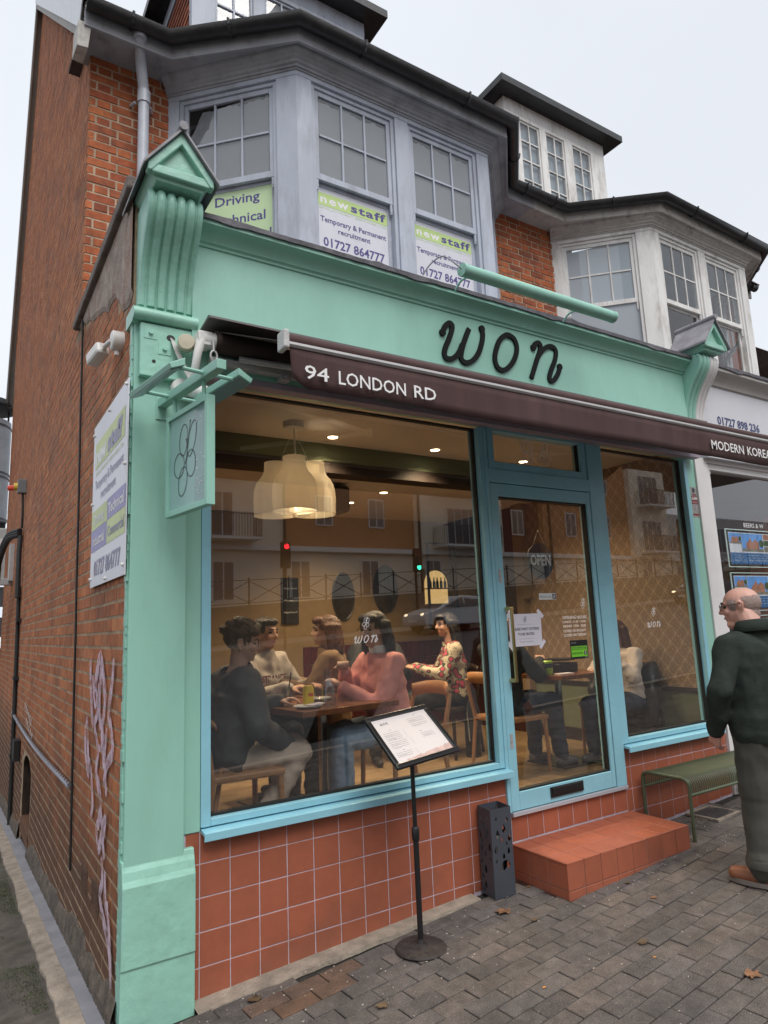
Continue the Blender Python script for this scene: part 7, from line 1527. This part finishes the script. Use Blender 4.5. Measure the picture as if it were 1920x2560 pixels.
def person(x, y, yaw, label, sk, top, bottom, hair, hairstyle='short', z0=FZ, lean=0, ht=0, tilt=0, elbows=None, hands=None, knees=None, ankles=None, shoes=None, coat=False, vox=.0095, glasses=None, s=1.0, curl=.55, facing=True, group=None, shoesmat=None, neckline=None):
    t = root('person', (x, y, z0), label, 'person', group); T = Matrix.Translation((x, y, z0)) @ Matrix.Rotation(yaw, 4, 'Z') @ Matrix.Scale(s, 4)
    V = Vector; ly = lean; sh = [V((-.175, .0+ly, .965)), V((.175, .0+ly, .965))]; hp = [V((-.09, .0, .53)), V((.09, .0, .53))]
    el = [V(e) for e in (elbows or ((-.25, .13+ly, .74), (.25, .13+ly, .74)))]; ha = [V(e) for e in (hands or ((-.13, .36+ly, .80), (.13, .36+ly, .80)))]
    kn = [V(e) for e in (knees or ((-.12, .43, .52), (.12, .43, .52)))]; an = [V(e) for e in (ankles or ((-.12, .40, .09), (.12, .40, .09)))]
    nk = V((0, .015+ly, 1.02)); Hc = V((0, .045+ly*1.05, 1.185)); R = Matrix.Rotation(ht, 3, 'Z') @ Matrix.Rotation(tilt, 3, 'X')
    C, E = head_parts(Hc, R); C.append((nk-V((0, 0, .05)), .060, Hc+V((0, -.02, -.05)), .053))
    torso = [(V((-.06, 0, .55)), .105, V((.06, 0, .55)), .105), (V((-.055, ly*.4, .68)), .100, V((.055, ly*.4, .68)), .100), (V((-.075, ly*.8, .83)), .105, V((.075, ly*.8, .83)), .105), (V((-.07, 0, .56)), .10, V((-.07, ly*.8, .84)), .10), (V((.07, 0, .56)), .10, V((.07, ly*.8, .84)), .10), (V((-.12, ly, .945)), .070, V((.12, ly, .945)), .070), (V((0, ly, .94)), .085, nk, .062), (V((-.09, ly*.9, .86)), .09, sh[0]+V((.05, 0, -.01)), .065), (V((.09, ly*.9, .86)), .09, sh[1]-V((.05, 0, .01)), .065)]
    arms = []; forearm = []
    for i in (0, 1): arms += [(sh[i], .058, el[i], .043)]; forearm += [(el[i], .043, ha[i], .029)]
    legs = []
    for i in (0, 1): legs += [(hp[i], .088, kn[i], .060), (kn[i], .060, an[i], .042)]
    C2 = C+torso+arms+forearm+legs
    for i in (0, 1):
        d = (ha[i]-el[i]).normalized(); C2 += hand_caps(ha[i]+d*.01, d, V((-.2 if i else .2, .1, -1)) if abs(d.z) < .8 else V((0, 1, 0)), 1.0, curl)
        fd = V((0, 1, 0)); C2 += [(an[i], .042, an[i]+V((0, .02, -.05)), .036), (an[i]+V((0, .0, -.05)), .035, an[i]+V((0, .14, -.06)), .03)]
    me = blob_mesh(C2, E, vox, 3); body = finish('body', me, sk, t, T=T)
    g = .016 if not coat else .032; W2 = [(a, r+g, b, q+g*.9) for a, r, b, q in torso+arms]+[(a, r+g, a+(b-a)*.97, q+g*.8) for a, r, b, q in forearm]
    hipcap = W2[0]; W2[0] = (hipcap[0]+V((0, 0, -.0)), hipcap[1], hipcap[2], hipcap[3])
    me = blob_mesh(W2, [], .012, 3); finish('jacket' if coat else 'top', me, top, body, wr=.010 if not coat else .016, ws=11 if not coat else 8, keep=lambda c: not (c.z > 1.035 and (V((c.x, c.y-ly, 0))).length < .085), T=T)
    me = blob_mesh([(a, r+.012, b, q+.014) for a, r, b, q in legs]+[(V((-.06, 0, .53)), .118, V((.06, 0, .53)), .118)]+[(kn[i], .07, kn[i]+(an[i]-kn[i])*.92, .062) for i in (0, 1)], [], .012, 3); finish('trousers', me, bottom, body, wr=.010, ws=12, T=T)
    sc_, se_ = [], []
    for i in (0, 1): a = an[i]; sc_ += [(a+V((0, -.03, -.045)), .042, a+V((0, .06, -.052)), .040), (a+V((0, .06, -.055)), .040, a+V((0, .15, -.058)), .032)]
    me = blob_mesh(sc_, [], .010, 2); finish('shoes', me, shoesmat or M('dark_trainer', (.03, .03, .035), .6, .3, 30, .1), body, T=T)
    if facing: 
        Hw = T @ Hc; Rw = Matrix.Rotation(yaw, 3, 'Z') @ R; face_bits(body, Hw, Rw, s, glasses)
    P = lambda a, b, c: Hc+R @ V((a, b, c)); he, hc_ = [], []
    he.append((P(0, -.020, .042), (.086, .100, .084), R))
    if hairstyle == 'curly':
        rr = random.Random(5)
        for i in range(60): a = rr.uniform(0, 2*PI); ph = rr.uniform(.1, 1.5); he.append((P(.102*math.cos(a)*math.cos(ph), -.02+.110*math.sin(a)*math.cos(ph), .055+.092*math.sin(ph)), (.024, .024, .022)))
        he.append((P(0, .06, .085), (.07, .045, .035), R)); lim = lambda q: q.z > .0 or q.y < -.02 and q.z > -.03
    elif hairstyle == 'long':
        for i in range(14):
            a = PI*(.03+i*.94/13)+PI; hc_.append((P(.084*math.cos(a), -.01+.085*math.sin(a), .03), .034, P(.105*math.cos(a), -.03+.085*math.sin(a), -.14-.03*math.sin(i*1.7)), .030)); 
        he.append((P(0, .05, .080), (.072, .052, .036), R)); lim = lambda q: True
    else: he.append((P(0, .045, .085), (.068, .05, .032), R)); lim = lambda q: True
    me = blob_mesh(hc_, he, .0065, 2); Ri = R.transposed()
    def kp(c):
        q = Ri @ (c-Hc); return not (q.y > .052 and q.z < .055 and abs(q.x) < .075) and (hairstyle == 'long' or q.z > -.045 or q.y < .0) and (hairstyle == 'long' or q.z > -.07)
    finish('hair', me, hair, body, keep=kp, hairy=.0055 if hairstyle != 'curly' else .009, ws=26, st=(1.6, 1.6, .22) if hairstyle == 'long' else (1.2, 1.2, .7), T=T)
    return t, body, T
hb = M('brown_hair', (.055, .026, .016), .55, .3, 60, .4, 200, stretch=(1, 1, .3)); hk = M('black_hair', (.012, .010, .010), .4, .3, 60, .4, 200, stretch=(1, 1, .3)); hc = M('chestnut_hair', (.09, .035, .02), .5, .3, 60, .4, 200, stretch=(1, 1, .3))
s1 = skin('pale', (.52, .32, .24)); s2 = skin('warm', (.46, .27, .19))
person(.31, .50, -PI/2, 'young man with curly brown hair and glasses in a dark jacket behind the large window', s1, M('charcoal_jacket', (.045, .048, .052), .7, .15, 8, .2), M('khaki_trousers', (.46, .38, .31), .8, .1, 8, .2), hb, 'curly', coat=True, lean=.05, elbows=((-.24, .16, .73), (.26, .10, .72)), hands=((-.08, .36, .80), (.10, .34, .56)), knees=((-.10, .47, .53), (.12, .42, .52)), ankles=((-.10, .30, .09), (.12, .12, .10)), glasses=blackm, tilt=-.12, ht=-.35, vox=.008, s=.96)
tp = person(1.46, .56, PI/2, 'dark haired woman in a pink jumper and jeans gesturing at the window table', s2, M('pink_jumper', (.64, .27, .25), .8, .06, 8, .15, 150), M('pale_blue_jeans', (.22, .31, .42), .8, .18, 10, .2, 150), hk, 'long', lean=.06, ht=.35, tilt=-.1, elbows=((-.20, .20, .70), (.20, .22, .78)), hands=((-.02, .36, .83), (.02, .33, .93)), knees=((-.13, .44, .53), (.12, .40, .52)), ankles=((-.10, .42, .09), (.14, .38, .10)), curl=.7, glasses=M('brown_glasses', (.05, .03, .02), .3, 0, 5, 0), vox=.008)
# white collar of the woman in pink
m = MB(); Tm = tp[2]; m.lathe(Tm @ Vector((0, .075, 1.05)), [(.062, -.02), (.062, .03), (.056, .032)], 20); put('white_collar', m, plast, tp[1], smooth=True)
th = person(.86, 1.42, PI+.45, 'person in a grey hooded sweatshirt behind the window table', s2, M('grey_hoodie', (.36, .33, .30), .85, .06, 8, .2, 120), M('black_trousers', (.02, .02, .022), .8, .1, 8, .1), hk, 'short', coat=True, lean=.04)
Th = th[2]; o_ = Th @ Vector((.0, .165, .845)); uu = (Th.to_3x3() @ Vector((-1, 0, 0))).normalized(); text('STRANGE', o_, uu, Z_, .045, M('maroon_print', (.14, .03, .04), .8, 0, 5, 0), th[0], width=.26, bold=.03, align='C', name='chest_print')
m = MB(); m.tube([Th @ Vector((.12*math.cos(a), .0+.10*math.sin(a)-.02, 1.02+.035*math.sin(-a))) for a in [i*2*PI/16 for i in range(17)]], .038, 8); put('hood', m, MATS['grey_hoodie'], th[1], smooth=True)
person(1.38, 1.22, PI/2-.6, 'long haired person in a brown corduroy coat seen from behind', s1, M('brown_coat', (.17, .10, .045), .85, .12, 8, .3, 120), MATS['black_trousers'], hc, 'long', coat=True, facing=True, ht=.2)
person(2.42, 2.30, PI*.9, 'dark haired young man in a black top farther back in the restaurant', s1, M('black_top', (.012, .013, .016), .8, .1, 8, .1), MATS['black_trousers'], hb, 'short', ht=.9, coat=True)
# floral blouse
fl, n, b, Lk = newmat('floral_blouse'); g = N(n, 'ShaderNodeNewGeometry'); vo_ = N(n, 'ShaderNodeTexVoronoi', Scale=17.0); Lk(g.outputs['Position'], vo_.inputs['Vector']); r1 = ramp(n, [(0, (.45, .06, .10)), (.33, (.45, .06, .10)), (.36, (.03, .05, .03)), (.46, (.03, .05, .03)), (.50, (.50, .44, .34)), (1, (.50, .44, .34))], 'CONSTANT'); Lk(vo_.outputs['Distance'], r1.inputs[0])
v2 = N(n, 'ShaderNodeTexVoronoi', Scale=40.0); Lk(g.outputs['Position'], v2.inputs['Vector']); r2 = ramp(n, [(0, (1, 1, 1)), (.22, (0, 0, 0))], 'CONSTANT'); Lk(v2.outputs['Distance'], r2.inputs[0]); Lk(mixc(n, Lk, r2.outputs[0], r1.outputs[0], (.04, .07, .03)), b.inputs['Base Color']); b.inputs['Roughness'].default_value = .8
person(2.98, 1.80, PI/2-.55, 'dark haired woman in a cream floral blouse seen beside the door jamb', s2, fl, MATS['black_trousers'], hk, 'long', ht=.3)
person(2.80, .92, -PI/2, 'person in a black sports top and dark jeans at the table behind the door', s1, MATS['black_top'], M('navy_jeans', (.02, .03, .06), .8, .2, 10, .2), hk, 'short', elbows=((-.25, .16, .74), (.24, .18, .76)), hands=((-.12, .36, .80), (.06, .38, .86)), knees=((-.12, .44, .53), (.12, .42, .53)), ankles=((-.13, .44, .09), (.13, .48, .09)), shoesmat=M('white_sole_trainer', (.10, .10, .11), .6, .4, 40, 0), vox=.0085)
person(4.02, .66, PI/2, 'person with chestnut hair and a white sleeve on the right of the door table', s1, M('white_shirt', (.52, .46, .42), .8, .05, 8, .2), MATS['navy_jeans'], hc, 'long', lean=.05, elbows=((-.24, .18, .76), (.25, .2, .78)), hands=((-.10, .28, .95), (.12, .34, .82)), shoesmat=MATS['white_sole_trainer'], vox=.0085, s=.90)
# padded coat over the right-hand chair
ct = root('padded_coat', (4.2, .8, .9), 'black quilted puffer coat hanging over the back of a chair at the right window', 'coat'); cc = [];
for j in range(6):
    z = 1.20-j*.095; r = .055+.01*math.sin(j*1.3); 
    for k in range(5): a = -.24+k*.12; cc.append(((4.235+.05*math.cos(k)-.02, .80+a, z), r, (4.235, .80+a+.12, z-.012), r))
for s_ in (-1, 1): cc += [((4.20, .80+s_*.27, 1.18), .07, (4.12, .80+s_*.31, .98), .065), ((4.12, .80+s_*.31, .98), .065, (4.14, .80+s_*.29, .76), .055)]
me = blob_mesh(cc, [], .014, 1); finish('quilted_body', me, M('quilted_black', (.022, .021, .025), .38, .2, 8, .2), ct, wr=.010, ws=9)
# ---------------------------------------------------------------- the man outside
MX, MY, MZ = 3.0, -1.12, .150
man = root('person', (MX, MY, MZ), 'bald grey haired man in glasses and dark green jacket standing outside on the right', 'person')
yawm = -.34; Tm = Matrix.Translation((MX, MY, MZ)) @ Matrix.Rotation(yawm, 4, 'Z'); V = Vector; sm_ = .985
Tm = Tm @ Matrix.Scale(sm_, 4)
Rh = Matrix.Rotation(.75, 3, 'Z') @ Matrix.Rotation(-.10, 3, 'X'); Hc = V((-.015, .085, 1.565))
C, E = head_parts(Hc, Rh, 1.06); 
P = lambda a, b, c: Hc+Rh @ V((a, b, c))*1.06
E.append((P(0, -.035, .030), (.078, .085, .082), Rh)); E.append((P(0, .045, -.095), (.050, .045, .032), Rh)); E.append((P(0, -.05, -.06), (.058, .05, .05), Rh))
nk = V((0, -.005, 1.42)); C.append((V((0, -.02, 1.36)), .078, Hc+V((0, -.035, -.05)), .068))
sh = [V((-.208, -.01, 1.335)), V((.208, -.01, 1.335))]; el = [V((-.32, -.03, 1.085)), V((.32, -.04, 1.07))]; wr_ = [V((-.27, .10, .84)), V((.26, .08, .84))]
torso = [(V((-.08, 0, .93)), .128, V((.08, 0, .93)), .128), (V((-.085, .03, 1.06)), .135, V((.085, .03, 1.06)), .135), (V((-.09, .01, 1.22)), .128, V((.09, .01, 1.22)), .128), (V((-.13, -.01, 1.325)), .072, V((.13, -.01, 1.325)), .072), (V((-.08, 0, .95)), .125, V((-.09, .0, 1.27)), .12), (V((.08, 0, .95)), .125, V((.09, .0, 1.27)), .12), (V((0, -.01, 1.33)), .09, nk, .07), (V((-.1, 0, 1.25)), .10, sh[0]+V((.05, 0, 0)), .07), (V((.1, 0, 1.25)), .10, sh[1]-V((.05, 0, 0)), .07)]
hp = [V((-.095, 0, .90)), V((.095, 0, .90))]; kn = [V((-.125, .015, .49)), V((.14, .05, .49))]; an = [V((-.15, .0, .085)), V((.20, -.06, .085))]
legs = [x for i in (0, 1) for x in ((hp[i], .10, kn[i], .064), (kn[i], .064, an[i], .045))]
arms = [x for i in (0, 1) for x in ((sh[i], .062, el[i], .05), (el[i], .05, wr_[i], .031))]
C += torso+legs+arms
for i in (0, 1): d = (wr_[i]-el[i]).normalized(); C += hand_caps(wr_[i]+d*.005, V((d.x, d.y+.15, d.z)), V((-.9 if i else .9, .2, 0)), 1.05, .55); C += [(an[i], .045, an[i]+V((-.02, .08, -.05)), .035)]
me = blob_mesh(C, E, .0062, 3); mbody = finish('body', me, skin('ruddy', (.58, .32, .25)), man, T=Tm)
jk = M('dark_green_fleece', (.034, .043, .037), .9, .15, 20, .5, 220, spec=.15)
jc = [(a, r+.028, b, q+.026) for a, r, b, q in torso[:-3]]+[(a, r+.026, b, q+.022) for a, r, b, q in torso[-3:]]+[(a, r+.018, b, q+.014) for a, r, b, q in arms]
jc += [(V((-.09, .0, .90)), .140, V((.09, .0, .90)), .140), (V((-.085, .0, .845)), .139, V((.085, .0, .845)), .139), (el[0]+V((0, -.01, .0)), .064, wr_[0]+V((.0, 0, .03)), .048), (el[1], .064, wr_[1]+V((0, 0, .03)), .050), (sh[0]+V((0, 0, -.01)), .078, el[0], .064), (sh[1]+V((0, 0, -.01)), .078, el[1], .064)]
me = blob_mesh(jc, [], .010, 4); finish('jacket', me, jk, mbody, wr=.012, ws=5.5, st=(1.5, 1.5, .8), keep=lambda c: c.z > .785 and not (c.z > 1.435 and c.xy.length < .07), T=Tm)
m = MB(); vs = []; nn_ = 40      # folded collar
for i in range(nn_+1):
    a = -PI*.42+(2*PI*.92)*i/nn_+PI*.42*0; a = PI/2+.25+(2*PI-.5)*i/nn_; ca_, sa_ = math.cos(a), math.sin(a)
    bk = (1-sa_)/2
    vs += [Tm @ V((.080*ca_, .0+.080*sa_, 1.42+.01*bk)), Tm @ V((.088*ca_, -.002+.090*sa_, 1.470+.018*bk)), Tm @ V((.096*ca_, -.004+.099*sa_, 1.466+.016*bk)), Tm @ V((.128*ca_, -.012+.122*sa_, 1.412+.012*bk-.012*(1-bk)))]
m.add(vs, [(4*i+j, 4*i+4+j, 4*i+5+j, 4*i+1+j) for i in range(nn_) for j in range(3)]); o = put('collar', m, jk, mbody, fixn=False, smooth=True); o.modifiers.new('t', 'SOLIDIFY').thickness = .006
tr = M('dark_olive_chinos', (.062, .062, .052), .85, .12, 10, .3, 200)
lc = [(a, r+.022, b, q+.026) for a, r, b, q in legs]+[(V((-.075, -.01, .90)), .138, V((.075, -.01, .90)), .138)]+[(hp[i]+V((0, -.015, -.04)), .112, kn[i], .078) for i in (0, 1)]+[(kn[i], .077, an[i]+V((0, 0, .06)), .066) for i in (0, 1)]+[(an[i]+V((0, 0, .055)), .082, an[i]+V((0, 0, .035)), .082) for i in (0, 1)]
me = blob_mesh(lc, [], .0095, 2); finish('trousers', me, tr, mbody, wr=.009, ws=6.5, st=(1.1, 1.1, 1.0), keep=lambda c: c.z < .97, T=Tm)
for i in (0, 1):
    m = MB(); q = Tm @ (an[i]+V((0, 0, .018))); m.lathe(q, [(.060, .0), (.080, -.006), (.086, .0), (.088, .035), (.080, .046), (.074, .04)], 24); put('turn_up', m, tr, mbody, smooth='auto')
    cx = an[i]; FR = Matrix.Rotation(.55 if i == 0 else .1, 3, 'Z'); fv = lambda a, b, c: cx+FR @ V((a, b, c)); me = blob_mesh([(fv(0, -.055, -.035), .045, fv(0, .05, -.035), .048), (fv(0, .05, -.042), .050, fv(-.006, .15, -.046), .042), (fv(0, -.03, -.01), .045, fv(0, .03, -.01), .045)], [], .007, 3)
    finish('shoe', me, M('tan_leather', (.23, .085, .042), .45, .15, 12, .15), mbody, keep=lambda c: c.z > .018 and not (c.z > .105), T=Tm)
    m = MB(); pts = [tuple(fv(.056*math.cos(a)*(1 if math.sin(a) > 0 else .9), .045+.152*math.sin(a), 0))[:2] for a in [2*PI*k/28 for k in range(28)]]
    vs = [Tm @ V((p[0], p[1], -.002)) for p in pts]+[Tm @ V((p[0], p[1], .022)) for p in pts]; m.add(vs, [tuple(reversed(range(28))), tuple(range(28, 56))]+[(k, (k+1) % 28, (k+1) % 28+28, k+28) for k in range(28)]); put('shoe_sole', m, M('grey_rubber_sole', (.18, .155, .14), .8, .1, 10, .1), mbody, smooth='auto')
Hw = Tm @ Hc; Rw = Matrix.Rotation(yawm, 3, 'Z') @ Rh
face_bits(mbody, Hw, Rw, 1.045, M('dark_green_glasses', (.02, .035, .03), .2, 0, 5, 0))
Pw = lambda a, b, c: Hw+Rw @ V((a, b, c))*1.045
m = MB()
for q_ in (-1, 1): m.ell(Pw(q_*.033, .099, .006), .023, .002, .018, 16, 6, R=Rw)
put('spectacle_lenses', m, glass('lens_glass', (.93, .95, .93), refl=.08), mbody, smooth=True)
# cropped grey hair round the back and sides
me = blob_mesh([], [(P(0, -.032, .020), (.0830, .0945, .082), Rh), (P(0, -.045, -.045), (.068, .060, .052), Rh), (P(0, .002, .020), (.0830, .086, .074), Rh)], .0055, 2); Ri = Rh.transposed()
def kh(c):
    q = Ri @ (c-Hc)/1.06; n_ = .006*noise.noise(q*45)
    if q.y > .02 and q.z > .050: return False
    if q.z > .062-.10*max(0, q.y+.03)+n_ and q.y > -.085: return q.z < .052+n_ or (q.y < -.075+n_)
    if q.y > .052-.25*max(0, .03-q.z)*0+n_: return False
    if abs(q.x) > .062 and -.036 < q.y < .010 and q.z < .034: return False
    return q.z > -.085+n_
finish('cropped_hair', me, M('cropped_grey_hair', (.38, .28, .25), .85, .35, 160, .8, 400), mbody, keep=kh, hairy=.0015, ws=40, T=Tm)
m = MB(); q = Tm @ V((-.095, -.153, .835)); dn = (Tm.to_3x3() @ V((-.25, -1, 0))).normalized(); m.lathe(q+dn*.0, [(0, .006), (.009, .006), (.010, .0)], 14, ax=dn); put('pocket_button', m, plast, mbody)
bpy.data.scenes.remove(TMP)
